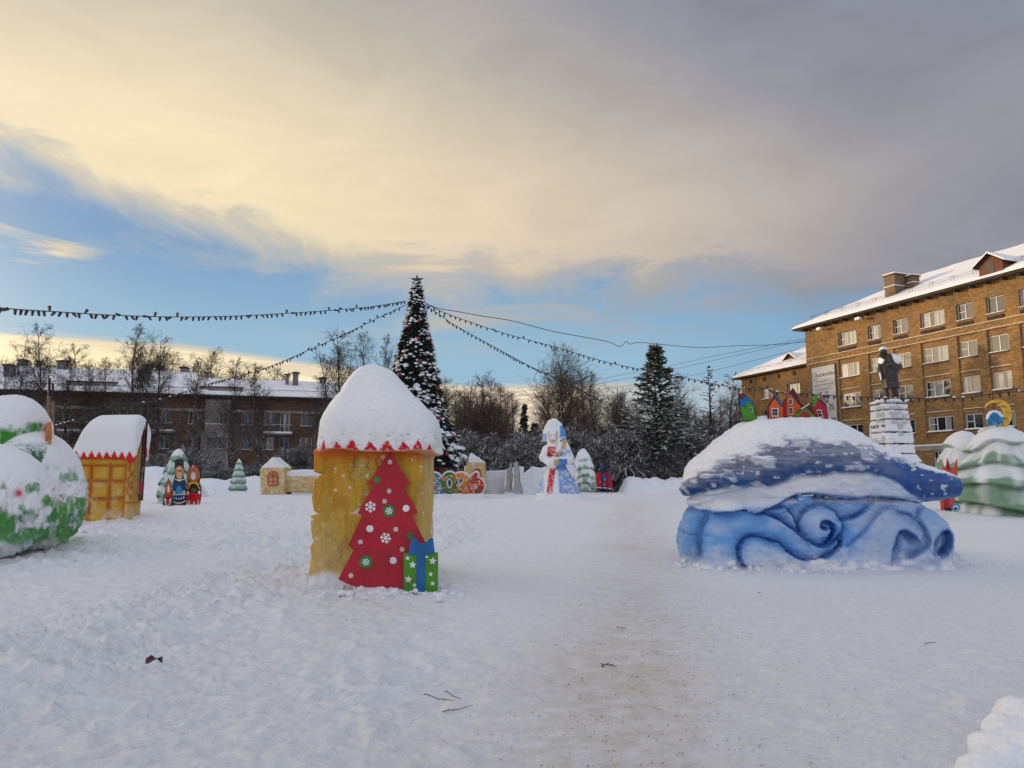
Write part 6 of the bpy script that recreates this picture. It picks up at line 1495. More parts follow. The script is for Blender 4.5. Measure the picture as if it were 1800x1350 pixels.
def statue():
    Y = 41.1; q = Y / F
    g = lambda u, v, y=0.0: W(u, v, Y + y)
    base = g(1562, 699); root = thing('statue', 'dark bronze statue of a man in long coat, snow on head and shoulders', 'statue', tuple(base))
    h = .032; Xg, Yg, Zg, L = grid((g(1533, 650)[0], Y - .75, base[2] - .1), (g(1590, 650)[0], Y + .75, g(1560, 606)[2] + .1), h)
    cap = lambda a, b_, ra, rb: scap(Xg, Yg, Zg, a, b_, ra * q, rb * q)
    f = cap(g(1556, 676), g(1559, 699), 4.6, 3.6)                                       # legs
    f = smin(f, cap(g(1571, 676, -.15), g(1575, 697, -.15), 5.0, 4.2), .03)
    f = smin(f, cap(g(1575, 698, -.35), g(1575, 698, -.1), 3.4, 3.8), .05); f = smin(f, cap(g(1560, 699, -.35), g(1560, 699, 0), 3.2, 3.6), .05)
    prof = [(644, 1547, 1580), (652, 1546, 1579), (660, 1548, 1576), (668, 1549, 1577), (676, 1551, 1579), (686, 1553, 1580)]
    pz = np.array([g(0, p[0])[2] for p in prof])[::-1]; pc = np.array([g((p[1] + p[2]) / 2, p[0])[0] for p in prof])[::-1]; pw = np.array([(p[2] - p[1]) / 2 * q for p in prof])[::-1]
    z1 = Zg[0, 0]; cx = np.interp(z1, pz, pc); w = np.interp(z1, pz, pw)
    th = np.arctan2(Yg - Y, Xg - cx); coat = (np.sqrt(((Xg - cx) / w) ** 2 + ((Yg - Y) / .42) ** 2) - 1) * .4 + .018 * np.cos(th * 9)
    coat = smax(coat, np.abs(Zg - (g(0, 644)[2] + g(0, 684)[2]) / 2) - (g(0, 644)[2] - g(0, 684)[2]) / 2, .06)
    f = smin(f, coat, .03)
    f = smin(f, sell(Xg, Yg, Zg, g(1563, 640), (14.5 * q, .42, 19 * q)), .08)           # chest
    f = smin(f, cap(g(1552, 632), g(1546, 650, -.05), 5.2, 4.4), .05); f = smin(f, cap(g(1546, 650, -.05), g(1549, 664, -.1), 4.2, 3.4), .04)      # right arm hanging
    f = smin(f, cap(g(1574, 632), g(1581, 645, -.05), 6.0, 4.8), .05); f = smin(f, cap(g(1581, 645, -.05), g(1566, 642, -.42), 4.6, 3.6), .04)      # left arm bent across
    f = smin(f, sell(Xg, Yg, Zg, g(1564, 641, -.46), (3.4 * q, .10, 3.2 * q)), .03)
    f = smin(f, cap(g(1557, 628), g(1555, 622, -.05), 5.0, 4.2), .04)
    f = smin(f, sell(Xg, Yg, Zg, g(1552.5, 619, -.05), (6.0 * q, .23, 7.6 * q)), .03)   # head turned to the left
    f = smin(f, sell(Xg, Yg, Zg, g(1548.5, 624, -.16), (3.0 * q, .12, 3.2 * q)), .03)   # beard
    f = smin(f, sell(Xg, Yg, Zg, g(1547.8, 619.5, -.22), (1.5 * q, .09, 1.8 * q)), .02)
    def paint(V, N):
        u, v = PX(*V.T); n = fbm(u / 3, v / 3, V[:, 1] * 3, 3)
        c = lerp3((.020, .018, .016), (.035, .030, .026), .5 + n)
        return lerp3(c, (.10, .09, .08), sstep(.3, .6, n) * .5)
    o = sculpt('bronze_figure', f, L, h, paint, M['bronze'], root, lambda V, N: .012 * fbm(V[:, 0] * 5, V[:, 1] * 5, V[:, 2] * 3, 3)); o.matrix_parent_inverse = root.matrix_basis.inverted()
    # snow lying on head, shoulders and forearm
    fs = sell(Xg, Yg, Zg, g(1552.5, 614, 0), (6.6 * q, .24, 4.6 * q))
    fs2 = sell(Xg, Yg, Zg, g(1569, 634, 0), (11.5 * q, .44, 12.5 * q)); fs2 = smin(fs2, sell(Xg, Yg, Zg, g(1549, 634, -.15), (3.6 * q, .30, 6.5 * q)), .06)
    fs2 = smax(fs2, g(0, 641.5)[2] + .05 * noise3(Xg * 9, Yg * 9, 1.) - Zg, .03); fs2 = np.maximum(fs2, -(sell(Xg, Yg, Zg, g(1553, 624, -.35), (4.5 * q, .4, 8 * q))))
    o = sculpt('snow_cover', np.minimum(fs, fs2), L, h, lambda V, N: np.tile((.84, .85, .87), (len(V), 1)), M['snowpaint'], root); o.matrix_parent_inverse = root.matrix_basis.inverted()
    b = MB(); b.tube([g(1546.5, 655, -.28), g(1549, 668, -.25)], [.05, .035], 5); o = b.build('snow_strip', M['snow'], root); o.matrix_parent_inverse = root.matrix_basis.inverted()
M['bronze'] = paint_mat('old_bronze', .5, .3, 12, .01, .5, .2)
statue()

# ---- crescent moon with blue cloud on the largest snow fir
ZM = lambda P: [(1600 + x / 9, 620 + y / 9) for x, y in P]
Ym = 26.6
mo = thing('moon_board', 'yellow crescent moon cut-out with blue curly cloud on the snow fir', 'cut-out', tuple(W(1758, 752, Ym)))
moon = crv([(1185, 875), (1215, 800), (1290, 755), (1380, 740), (1470, 755), (1555, 815), (1600, 900), (1612, 1000), (1580, 1100), (1530, 1165), (1470, 1200), (1425, 1150), (1430, 1120), (1480, 1110), (1470, 1075), (1500, 1050), (1490, 1010), (1465, 965), (1475, 930), (1440, 880), (1430, 845), (1380, 805), (1310, 795), (1250, 815)], 3, True)
board('moon', ZM(list(map(tuple, moon))), Ym, 'yellow', mo, .03); board('moon_edge', ZM([(x + 8, y + 4) for x, y in moon]), Ym + .035, 'black', mo, .02)
cl = crv([(1215, 1125), (1225, 1060), (1250, 980), (1310, 945), (1380, 960), (1410, 1010), (1470, 1025), (1480, 1060), (1455, 1105), (1425, 1130), (1380, 1145), (1300, 1135)], 4, True)
board('cloud', ZM(list(map(tuple, cl))), Ym, 'skyblue', mo, .03, .035)
def spiral(cx, cy, r, turns, k=40, ph=0): return [(cx + r * (1 - i / k) * math.cos(ph + turns * 2 * math.pi * i / k), cy + r * (1 - i / k) * math.sin(ph + turns * 2 * math.pi * i / k)) for i in range(k)]
for (cx, cy, r, tn) in [(1335, 1020, 62, 2.2), (1270, 1095, 32, 1.5), (1400, 1090, 30, 1.4)]:
    s_ = ZM(spiral(cx, cy, r, tn)); multi('curl_line', strokes(list(zip(s_[:-1], s_[1:])), .9), Ym, 'blue_dark', mo, .004, .04)
for (cx, cy, r, tn) in [(1405, 785, 28, 1.5), (1550, 945, 45, 1.8), (1530, 1040, 25, 1.4), (1470, 1140, 26, 1.4)]:
    s_ = ZM(spiral(cx, cy, r, tn)); multi('curl_line', strokes(list(zip(s_[:-1], s_[1:])), .7), Ym, 'orange_brown', mo, .004, .008)
s_ = ZM([(1435, 850), (1465, 845), (1520, 862)]); multi('eyebrow', strokes(list(zip(s_[:-1], s_[1:])), 1.4), Ym, 'black', mo, .004, .008)
sc_ = board('snow_cap', ZM([(1228, 1050), (1240, 975), (1290, 920), (1350, 905), (1420, 935), (1480, 1000), (1478, 1020), (1430, 1010), (1385, 955), (1310, 940), (1262, 985)]), Ym, 'snow', mo, .12, .05)
b = MB(); b.tube([W(1754, 755, Ym + .05), W(1748.5, 706, Ym + .05)], .03, 6); o = b.build('support_post', M['wood_red'], mo); o.matrix_parent_inverse = mo.matrix_basis.inverted()

# ---- red animal cut-out half hidden behind the whale's tail
fx = thing('animal_board', "orange-red animal cut-out half hidden behind the whale's tail", 'cut-out', tuple(W(1667, 897, 25.0)))
Yx = 25.0
board('panel', [(1655, 897), (1653, 880), (1654, 860), (1655, 830), (1656, 822), (1659, 818), (1661, 825), (1664, 815), (1665, 805), (1670, 818), (1673, 828), (1679, 818), (1682, 806), (1684, 825), (1682, 850), (1678, 880), (1674, 897)], Yx, 'orange_red', fx, .03)
board('ear', [(1656, 829), (1658, 819), (1662, 828)], Yx, 'orange', fx, .01, .012); board('ear', [(1665, 826), (1665, 808), (1671, 826)], Yx, 'maroon_red', fx, .01, .012)
board('belly', [(1660, 895), (1660, 870), (1669, 868), (1668, 896)], Yx, 'red', fx, .01, .012)
board('tail', circ(1680, 892, 7.5, 20), Yx, 'skyblue', fx, .02, .03); board('tail_ring', circ(1680, 893, 4.6, 16), Yx, 'white', fx, .01, .045); board('tail_tip', circ(1680, 894, 2.8, 14), Yx, 'black', fx, .01, .06)
board('boot', [(1661, 897), (1661, 892), (1672, 892), (1673, 899)], Yx, 'black', fx, .02, .02)

# ---- litter and twigs on the snow
def litter():
    c = ground_at(270, 1169); z = float(gheight(c[0], c[1])); t = thing('crumpled_carton', 'crushed dark red carton lying on the trampled snow, left foreground', 'litter', (c[0], c[1], z + .030), .15); t.scale = (.98, .98, 1.1)
    w = .066
    b = MB(); b.add([(-w, -.01, -.012), (.0, -.022, -.014), (.018, .025, -.012), (-w, .03, -.012), (-w, -.012, .026), (0, -.020, .018), (.012, .027, .02), (-w * .5, .032, .045)], [(0, 1, 5, 4), (1, 2, 6, 5), (2, 3, 7, 6), (3, 0, 4, 7), (0, 3, 2, 1)]); b.add([(-w, -.0115, .026), (-w * .35, .0, .052), (.0, -.0195, .018)], [(0, 1, 2), (2, 1, 0)], 1); b.build('side', [M['carton'], M['maroon']], t)
    b = MB(); b.add([(.002, -.028, -.014), (w, -.024, -.01), (w * 1.05, .02, -.01), (.01, .02, -.012), (.004, -.025, .018), (w, -.02, .032), (w, .02, .036), (.012, .022, .016)], [(0, 1, 5, 4), (1, 2, 6, 5), (2, 3, 7, 6), (3, 0, 4, 7), (4, 5, 6, 7)]); b.build('flap', M['black'], t)
M['carton'] = rough_mat('carton', (.16, .09, .085), .6, .5, 25)
litter()
M['twig'] = rough_mat('twig', (.07, .045, .035), .9, .3, 20)
for label, P in [('thin forked twig on the snow, upper one by the path', [(745, 1224), (768, 1231), (785, 1234), (797, 1235)]), ('short curved twig on the snow, right of the forked one', [(782, 1219), (795, 1225), (808, 1233)]), ('straight reddish twig on the snow, lowest by the path', [(777, 1256), (800, 1251), (829, 1245)]), ('small dark twig lying on the path ahead of the whale', [(1084, 1105), (1093, 1106), (1101, 1107)]),
                 ('pale broken stick on the snow right of the whale', [(1625, 1136), (1634, 1132), (1645, 1133)]), ('brown clump of twigs on the path', [(1057, 1175), (1066, 1171), (1076, 1174), (1085, 1173)])]:
    pts = [ground_at(*p) for p in crv(P, 4)]; pts = [(p[0], p[1], float(gheight(p[0], p[1])) + .016 + .004 * math.sin(i)) for i, p in enumerate(pts)]
    t = thing('twig', label, 'twig', pts[0], group='twigs on the snow'); b = MB(); b.tube(pts, [.0035 * (1 - .5 * i / len(pts)) for i in range(len(pts))], 4)
    if 'forked' in label: b.tube([pts[6], (pts[6][0] + .04, pts[6][1] - .08, pts[6][2] + .01)], .002, 3)
    if 'clump' in label:
        for k in range(9): p_ = pts[k % len(pts)]; b.tube([p_, (p_[0] + random.uniform(-.05, .05), p_[1] + random.uniform(-.03, .03), p_[2] + .01)], .004, 4)
    o = b.build('stem', M['twig'], t); o.matrix_parent_inverse = t.matrix_basis.inverted()
def debris():
    rs = np.random.default_rng(5); b = MB()
    for _ in range(750):
        if rs.random() < .75: y = rs.uniform(4.2, 10); x = np.interp(y, [4, 6.5, 9, 12], [.6, 1.15, 1.55, 2.0]) + rs.normal() * .55
        else: y = rs.uniform(4.5, 14); x = rs.uniform(-.5, .6) * y
        z = float(gheight(x, y)) + .006; a = rs.uniform(0, 3.14); l, w = rs.uniform(.003, .014), rs.uniform(.0015, .004); ca, sa = math.cos(a), math.sin(a)
        P = [(x - ca * l, y - sa * l, z), (x + sa * w, y - ca * w, z + .002), (x + ca * l, y + sa * l, z + .004), (x - sa * w, y + ca * w, z + .002), (x, y, z + .006)]
        b.add(P, [(0, 1, 4), (1, 2, 4), (2, 3, 4), (3, 0, 4)], int(rs.random() < .3))
    tag(b.build('path_debris', [M['twig'], rough_mat('dry_leaf', (.22, .13, .06), .9, .4, 30)]), 'tiny bark crumbs and seeds scattered on the snowy path', kind='stuff')
debris()
c = ground_at(1335, 1043); z = float(gheight(c[0], c[1])); b = MB(); b.add([(-.03, 0, .01), (.0, -.012, .012), (.035, 0, .012), (.0, .012, .018)], [(0, 1, 2, 3), (3, 2, 1, 0)])
t = thing('red_leaf', 'dark red leaf on the snow in front of the whale', 'leaf', (c[0], c[1], z)); b.build('blade', M['maroon_red'], t)
# ================================================================ TREES
def seg_mesh(name, S, n=3, mt=None):
    """S: rows of p0(3) p1(3) r0 r1 -> thin tapered prisms in one mesh"""
    S = np.asarray(S, float); a, b_ = S[:, :3], S[:, 3:6]; d = b_ - a; d /= (np.linalg.norm(d, axis=1, keepdims=True) + 1e-9)
    ref = np.where(np.abs(d[:, 2:3]) > .9, np.array([[1., 0, 0]]), np.array([[0, 0, 1.]])); x = np.cross(d, ref); x /= np.linalg.norm(x, axis=1, keepdims=True); y = np.cross(d, x)
    V = []
    for k in range(n):
        t = 2 * np.pi * k / n - np.pi / 2; o = x * np.cos(t) - y * np.sin(t); V.append(a + o * S[:, 6:7]); 
    for k in range(n):
        t = 2 * np.pi * k / n - np.pi / 2; o = x * np.cos(t) - y * np.sin(t); V.append(b_ + o * S[:, 7:8])
    V = np.stack(V, 1).reshape(-1, 3); base = np.arange(len(S))[:, None] * 2 * n
    Fc = np.concatenate([base + np.array([[k, (k + 1) % n, n + (k + 1) % n, n + k]]) for k in range(n)])
    return mesh(name, V, Fc.astype(np.int32))
def bark_mat(name, c1, c2, snow_lo, snow_hi, amount=1.0):
    m = mat(name, rough=.85); b = bsdf(m); t = NT(m.node_tree); b.inputs['Specular IOR Level'].default_value = .15
    g = t.node('ShaderNodeNewGeometry'); nz = t.xyz(g.outputs['Normal'])[2]; oc = t.node('ShaderNodeTexCoord').outputs['Object']
    pz = t.xyz(oc)[2]
    n = t.noise(t.map(oc, (3, 3, 8)), 1.0, 3, .6); n2 = t.noise(oc, .9, 3, .6)
    base = t.mix(t.ramp(n, .42, .62), c1, c2)
    lying = t.m('MULTIPLY', t.ramp(t.m('ADD', nz, t.m('MULTIPLY', t.m('SUBTRACT', n2, .5), .9)), .15, .55), t.ramp(pz, snow_hi, snow_lo, .12, amount))
    t.put(b.inputs['Base Color'], t.mix(lying, base, (.80, .82, .86))); return m
M['birch_bark'] = bark_mat('birch_bark', (.035, .028, .024), (.22, .20, .18), 4, 11)
M['birch_twig'] = bark_mat('birch_twigs', (.045, .030, .024), (.06, .042, .032), 3, 10, .95)
M['brown_twig'] = bark_mat('brown_twigs', (.085, .062, .046), (.13, .095, .068), 2, 9, .9)
M['snowy_twig'] = bark_mat('snowy_twigs', (.05, .04, .032), (.075, .058, .045), 30, 60, 1.0)

def make_tree(seed, H=15.0, lean=.03, first=.22, dens=1.0, droop=.25, spread=.30, up=1.0, multi_=1, rmin=.009, levels=3):
    rs = np.random.default_rng(seed); TR = []; CR = []
    def grow(p, d, L, r, lev, nseg, S):
        pts = [p]; step = L / nseg; ra = r
        for i in range(nseg):
            d = d + rs.normal(size=3) * (.045 if lev == 0 else .13)
            if lev == 0: d[2] += .12
            elif lev == 1: d[2] += .07 * up
            else: d[2] -= droop * (.22 if lev == 2 else .34)
            d = d / np.linalg.norm(d); q = p + d * step; r1 = max(rmin, ra * (1 - .93 * (i + 1) / nseg))
            S.append([*p, *q, r, r1]); p, r = q, r1; pts.append((p.copy(), d.copy(), r, (i + 1) / nseg))
        return pts[1:]
    for s_ in range(multi_):
        d0 = np.array([rs.normal() * lean + (s_ - (multi_ - 1) / 2) * .16, rs.normal() * lean, 1.0]); h = H * (1 - .12 * s_)
        r0 = .0115 * h
        tp = grow(np.array([s_ * .25, 0, -.3]), d0 / np.linalg.norm(d0), h, r0, 0, 16, TR)
        for (p, d, r, f) in tp:
            if f < first or f > .99: continue
            for _ in range(rs.poisson(2.9 * dens) + 1):
                a = rs.uniform(0, 2 * np.pi); el_ = rs.uniform(.5, 1.3) * up; bd = np.array([np.cos(a), np.sin(a), el_]); bd /= np.linalg.norm(bd)
                L = h * spread * (1.12 - f) ** .7 * rs.uniform(.5, 1.15)
                p_ = p - d * rs.uniform(0, h / 16)
                bp = grow(p_, bd, L, min(r * .55, .010 * L + .015), 1, 6, CR)
                for (p2, d2, r2, f2) in bp:
                    for _2 in range(rs.poisson(1.7 * dens) + (f2 > .5)):
                        a2 = rs.normal(size=3) * .55 + d2 * 1.0; a2[2] += .10; a2 /= np.linalg.norm(a2)
                        L2 = L * rs.uniform(.3, .8) * (1.2 - .5 * f2)
                        b2 = grow(p2, a2, L2, max(rmin, r2 * .5), 2, 3, CR)
                        if levels > 2:
                            for (p3, d3, r3, f3) in b2:
                                for _3 in range(rs.poisson(.9 * dens)):
                                    a3 = rs.normal(size=3) * .8 + d3; a3 /= np.linalg.norm(a3); grow(p3, a3, L2 * rs.uniform(.3, .65), rmin * .8, 3, 2, CR)
    return TR, CR
TK = {}
def tree_kind(key, seed, **kw):
    TRs, CRs = make_tree(seed, **kw); TK[key] = (seg_mesh('trunk', TRs, 6), seg_mesh('crown', CRs, 3), kw.get('H', 15.0))
for i in range(4): tree_kind(('birch', i), 20 + i, H=15, droop=.5, spread=.27, dens=1.0, up=1.35, first=.25, multi_=1 + (i == 1))
for i in range(3): tree_kind(('wood', i), 40 + i, H=14, droop=.1, spread=.30, dens=.75, up=1.35, first=.12, multi_=1 + (i == 2))
tree_kind(('oak', 0), 61, H=13, droop=.05, spread=.46, dens=1.15, up=1.35, first=.28, multi_=2)
for i in range(3): tree_kind(('bush', i), 70 + i, H=5, droop=.25, spread=.55, dens=1.1, up=.8, first=.05, multi_=3, rmin=.017)
print('twig tris', sum(len(t[1].polygons) * 2 for t in TK.values()))
def put_tree(kind, u, base_v, top_v, Y, label, group, mats_=('birch_bark', 'birch_twig'), name='bare_tree', rz=None, cat='tree', wide=1.0):
    c = W(u, base_v, Y); gz = float(gbase(c[0], Y)); H = W(u, top_v, Y)[2] - gz; tm, cm_, h = TK[kind]; s = H / h / 1.0
    t = thing(name, label, cat, (c[0], Y, gz), random.uniform(0, 6.28) if rz is None else rz, group); t.scale = (s * wide, s * wide, s)
    for nm, me, mm_ in (('trunk', tm, mats_[0]), ('crown', cm_, mats_[1])):
        key = (me.name, mm_)
        if key not in TM: m2 = me.copy() if me.materials else me; m2.materials.clear(); m2.materials.append(M[mm_]); TM[key] = m2
        link(nm, TM[key], parent=t)
    return t
TM = {}
GB = 'birches in front of the dark apartment block'
for (k, u, tv, Y, w_, lb) in [(0, 62, 560, 78, 1.0, 'tall bare birch at the left, rising above the leftmost chimneys'), (1, 8, 590, 80, .9, 'bare birch at the very left edge in front of the dark block'), (2, 112, 612, 82, 1.1, 'bushy bare birch in front of the third chimney of the dark block'),
                              (3, 185, 622, 84, 1.0, 'slim bare birch above the attic parapet of the dark block'), (0, 232, 566, 79, 1.05, 'tallest bare birch with straight trunk behind the yellow hut'), (1, 262, 575, 83, .9, 'second tall birch, right beside the tallest one behind the hut'), (2, 150, 628, 86, .9, 'low bare birch between two taller ones at the left'), (2, 340, 618, 76, 1.0, 'bare birch with snowy low branches right of the yellow hut'),
                              (3, 402, 640, 75, 1.1, 'snow-laden birch before the concrete bay of the dark block'), (0, 455, 636, 74, 1.1, 'snow-laden birch left of the twin metal chimneys'), (1, 590, 568, 76, 1.1, 'tall weeping birch left of the yellow tower roof'), (3, 634, 575, 84, .8, 'slim tall birch just left of the tower roof peak'), (0, 676, 583, 88, .75, 'slim birch between the tower roof and the big Christmas tree'), (2, 556, 690, 72, 1.0, 'small snowy birch close to the left side of the tower roof')]:
    put_tree(('birch', k), u, 850, tv, Y, lb, GB, name='birch_tree', wide=w_)
LM = [(60, 'above the leftmost chimneys'), (150, 'above the attic parapet'), (250, 'behind the yellow snow hut'), (320, 'above the painted wooden dolls'), (395, 'over the grey concrete bay'), (470, 'above the small ochre gate tower'), (530, 'by the twin metal chimneys'), (600, 'just left of the yellow tower roof'),
      (790, 'beside the Christmas tree'), (812, 'behind the orange numeral'), (838, 'over the second gate tower'), (865, 'over the straight snow wall'), (890, 'above the left grey cut-out back'), (912, 'above the right grey cut-out back'), (940, 'over the slant-cornered snow block'), (972, 'behind the snow maiden'), (1000, 'right of the snow maiden'), (1026, 'behind the white snow fir'),
      (1050, 'left of the red sleigh posts'), (1070, 'behind the red sleigh'), (1090, 'above the low timber bench'), (1115, 'above the longer timber bench'), (1140, 'at the left foot of the big pine'), (1165, 'at the right foot of the big pine'), (1190, 'above the right-hand timber bench'), (1215, 'above the nose of the whale'), (1245, 'beside the thin larch'), (1270, 'between larch and brick wing'), (1300, 'by the brick wing')]
def near(u): return min(LM, key=lambda q: abs(q[0] - u))[1]
# birches rising behind the roof of the dark block
rs_ = random.Random(3)
for k in range(26):
    u = -40 + k * 22 + rs_.uniform(-8, 8)
    put_tree(('birch', k % 4), u, 840, rs_.uniform(596, 640) + (20 if u > 360 else 0), rs_.uniform(115, 140), 'bare tree top beyond the roof, ' + near(u), 'trees behind the dark apartment block', ('brown_twig', 'brown_twig'), wide=1.1)
GW = 'bare trees of the wood behind the square'
named = [(('birch', 1), 790, 655, 84, 'bare birch right beside the big Christmas tree'), (('wood', 0), 818, 652, 92, 'tall thin tree over the second gate tower, left of the gap in the wood'), (('wood', 1), 842, 655, 90, 'pair-topped bare tree in the left part of the wood'), (('birch', 3), 862, 660, 95, 'thin bare tree near the low flat-roofed hall'),
         (('wood', 2), 885, 668, 90, 'last tall bare tree before the bright gap in the wood'), (('oak', 0), 985, 617, 84, 'broad spreading bare tree behind the snow maiden'), (('wood', 1), 1030, 640, 88, 'dense bare tree right of the broad spreading one'), (('birch', 0), 1052, 650, 92, 'bare birch above the red sleigh'), (('wood', 0), 1080, 665, 90, 'round-topped bare tree between the sleigh and the pine'),
         (('birch', 2), 1103, 678, 94, 'slim bare tree left of the big pine'), (('birch', 3), 1212, 648, 96, 'pale bare birch right of the big pine'), (('birch', 0), 1288, 652, 100, 'pale thin birch next to the brick wing'), (('wood', 2), 1185, 680, 92, 'bare tree half behind the right side of the pine')]
for kd, u, tv, Y, lb in named: put_tree(kd, u, 845, tv, Y, lb, GW, ('birch_bark', 'brown_twig'), wide=1.15)
for k in range(64):
    u = rs_.choice([rs_.uniform(775, 905), rs_.uniform(960, 1310), rs_.uniform(1000, 1310), rs_.uniform(775, 1310)]); gap = 905 < u < 955
    Y = rs_.uniform(94, 150); tv = rs_.uniform(668, 735) if not gap else rs_.uniform(735, 775)
    if u > 1180: tv = rs_.uniform(690, 740)
    put_tree(('wood', k % 3), u, 845, tv, Y, ('tall' if tv < 700 else 'low') + ' bare tree deep in the wood, ' + near(u), 'trees deep in the wood', ('brown_twig', 'brown_twig'), wide=1.25)
for k in range(40):
    u = 770 + k * 13.8 + rs_.uniform(-4, 4); Y = rs_.uniform(74, 92)
    put_tree(('bush', k % 3), u, 845, rs_.uniform(742, 826), Y, 'snow-laden bare bush ' + near(u), 'snowy bushes along the wood edge', ('snowy_twig', 'snowy_twig'), name='bush', cat='bush', wide=rs_.uniform(1.2, 1.8))
for k in range(9):
    u = -10 + k * 66 + rs_.uniform(-8, 8)
    put_tree(('bush', k % 3), u, 845, rs_.uniform(778, 815), rs_.uniform(68, 80), 'snowy bush under the windows, ' + near(u), 'snowy bushes by the dark block', ('snowy_twig', 'snowy_twig'), name='bush', cat='bush', wide=1.3)

# evergreens: limbs carrying needle sprays with snow lying on them
def needle_mat(name, g1, g2, amount=1.0):
    m = mat(name, rough=.8); b = bsdf(m); t = NT(m.node_tree); b.inputs['Specular IOR Level'].default_value = .2
    g = t.node('ShaderNodeNewGeometry'); nz = t.xyz(g.outputs['True Normal'])[2]; oc = t.node('ShaderNodeTexCoord').outputs['Object']
    n = t.noise(oc, 1.6, 4, .65); n2 = t.noise(oc, 7, 3, .6)
    s_ = t.m('MULTIPLY', t.ramp(t.m('ADD', nz, t.m('MULTIPLY', t.m('SUBTRACT', n, .5), 2.2)), .25, .65), amount)
    t.put(b.inputs['Base Color'], t.mix(s_, t.mix(t.ramp(n2, .35, .65), g1, g2), (.78, .80, .85))); return m
M['pine_needles'] = needle_mat('pine_needles', (.028, .042, .024), (.06, .075, .042), .85)
M['spruce_needles'] = needle_mat('spruce_needles', (.012, .022, .012), (.03, .045, .022), .5)
def evergreen(seed, H, R0, prof, dens, droop, spray=.42, first=.1, gap=0.0):
    rs = np.random.default_rng(seed); limbs = []; V = []; Fc = []
    tr_ = []; p = np.zeros(3); p[2] = -.3
    for i in range(14):
        q = p + np.array([rs.normal() * .03, rs.normal() * .03, H / 14 + .02]); tr_.append([*p, *q, .018 * H * (1 - i / 14.5), .018 * H * (1 - (i + 1) / 14.5)]); p = q
    z = H * first
    while z < H * .985:
        f = z / H; R_ = R0 * np.interp(f, *prof); n = max(2, int(dens * (2.5 + 3.5 * (1 - f))))
        for k in range(n):
            if rs.random() < gap: continue
            a = rs.uniform(0, 2 * np.pi); L = R_ * rs.uniform(.6, 1.12); d = np.array([np.cos(a), np.sin(a), .30 - droop * (1 - f)]); P = np.array([0, 0, z]); ns = 5
            for i in range(ns):
                Q = P + d / np.linalg.norm(d) * L / ns; limbs.append([*P, *Q, max(.012, .022 * L * (1 - i / ns)), max(.01, .022 * L * (1 - (i + 1) / ns))]); d[2] += .05 * (1 if i > 2 else -1) * droop * 2
                if i >= 1 or L < 1.2:
                    for _ in range(5):
                        e = d / np.linalg.norm(d) + rs.normal(size=3) * np.array([.55, .55, .30]); e /= np.linalg.norm(e); sl_ = spray * rs.uniform(.6, 1.3); c = P + (Q - P) * rs.random()
                        s_ = np.cross(e, [0, 0, 1]); s_ /= np.linalg.norm(s_) + 1e-6; up_ = np.cross(s_, e)
                        w_ = sl_ * .34
                        for tw in (-1, 1):                              # two leaves of a spray, a little folded
                            b0 = len(V); o = s_ * tw
                            V += [c, c + e * sl_ * .45 + o * w_ - up_ * w_ * .25, c + e * sl_ + o * w_ * .2, c + e * sl_ * .5 + up_ * w_ * .22]; Fc += [(b0, b0 + 1, b0 + 2), (b0, b0 + 2, b0 + 3)]
                P = Q
        z += H * .022 * rs.uniform(.7, 1.3) * (1.35 - .5 * f)
    return seg_mesh('trunk', tr_, 7), seg_mesh('limbs', limbs, 3), mesh('crown', np.array(V), Fc)
def put_evergreen(E, u, base_v, top_v, Y, H, label, group, nm, mt, wide=1.0):
    c = W(u, base_v, Y); gz = float(gbase(c[0], Y)); s = (W(u, top_v, Y)[2] - gz) / H
    t = thing(nm, label, 'tree', (c[0], Y, gz), random.uniform(0, 6.28), group); t.scale = (s * wide, s * wide, s)
    for n_, me, m_ in zip(('trunk', 'limbs', 'crown'), E, ('trunk_dark', 'trunk_dark', mt)):
        if not me.materials: me.materials.append(M[m_])
        link(n_, me, parent=t)
    return t
M['trunk_dark'] = bark_mat('dark_trunk', (.03, .022, .017), (.05, .036, .026), 2, 12, .6)
pine = evergreen(5, 14, 3.9, ([0, .08, .25, .42, .55, .68, .78, .88, 1], [.9, 1.0, 1.12, 1.0, .74, .62, .40, .22, .02]), 1.9, .22, .50, .12)
put_evergreen(pine, 1157, 846, 606, 76, 14, 'big dark pine dusted with snow, tallest of the wood edge', None, 'pine_tree', 'pine_needles')
larch = evergreen(8, 14, 1.6, ([0, .3, .6, .9, 1], [.8, 1.0, .9, .4, .05]), .8, .10, .22, .2)
put_evergreen(larch, 1254, 846, 642, 95, 14, 'thin see-through larch between the pine and the brick wing', None, 'larch_tree', 'pine_needles')
spruce = evergreen(11, 10, 2.2, ([0, .1, .5, .8, 1], [1, 1, .6, .28, .03]), 1.4, .35, .45, .05)
for (u, tv, Y, lb) in [(842, 770, 96, 'dark young spruce in the undergrowth above the white fortress wall'), (922, 712, 112, 'thin spruce standing in the bright gap of the wood'), (940, 745, 104, 'dark spruce beside the flat-roofed hall'), (1010, 745, 98, 'dark spruce behind the snow fir right of the maiden'), (1100, 742, 100, 'dark spruce left of the big pine'), (1195, 748, 100, 'dark spruce right of the big pine'), (1240, 752, 92, 'dark spruce near the brick wing'), (1062, 752, 102, 'dark spruce behind the red sleigh'), (875, 765, 100, 'dark spruce over the grey cut-out backs')]:
    put_evergreen(spruce, u, 846, tv, Y, 10, lb, 'spruces in the undergrowth', 'spruce_tree', 'spruce_needles', 1.3 if tv > 730 else .7)
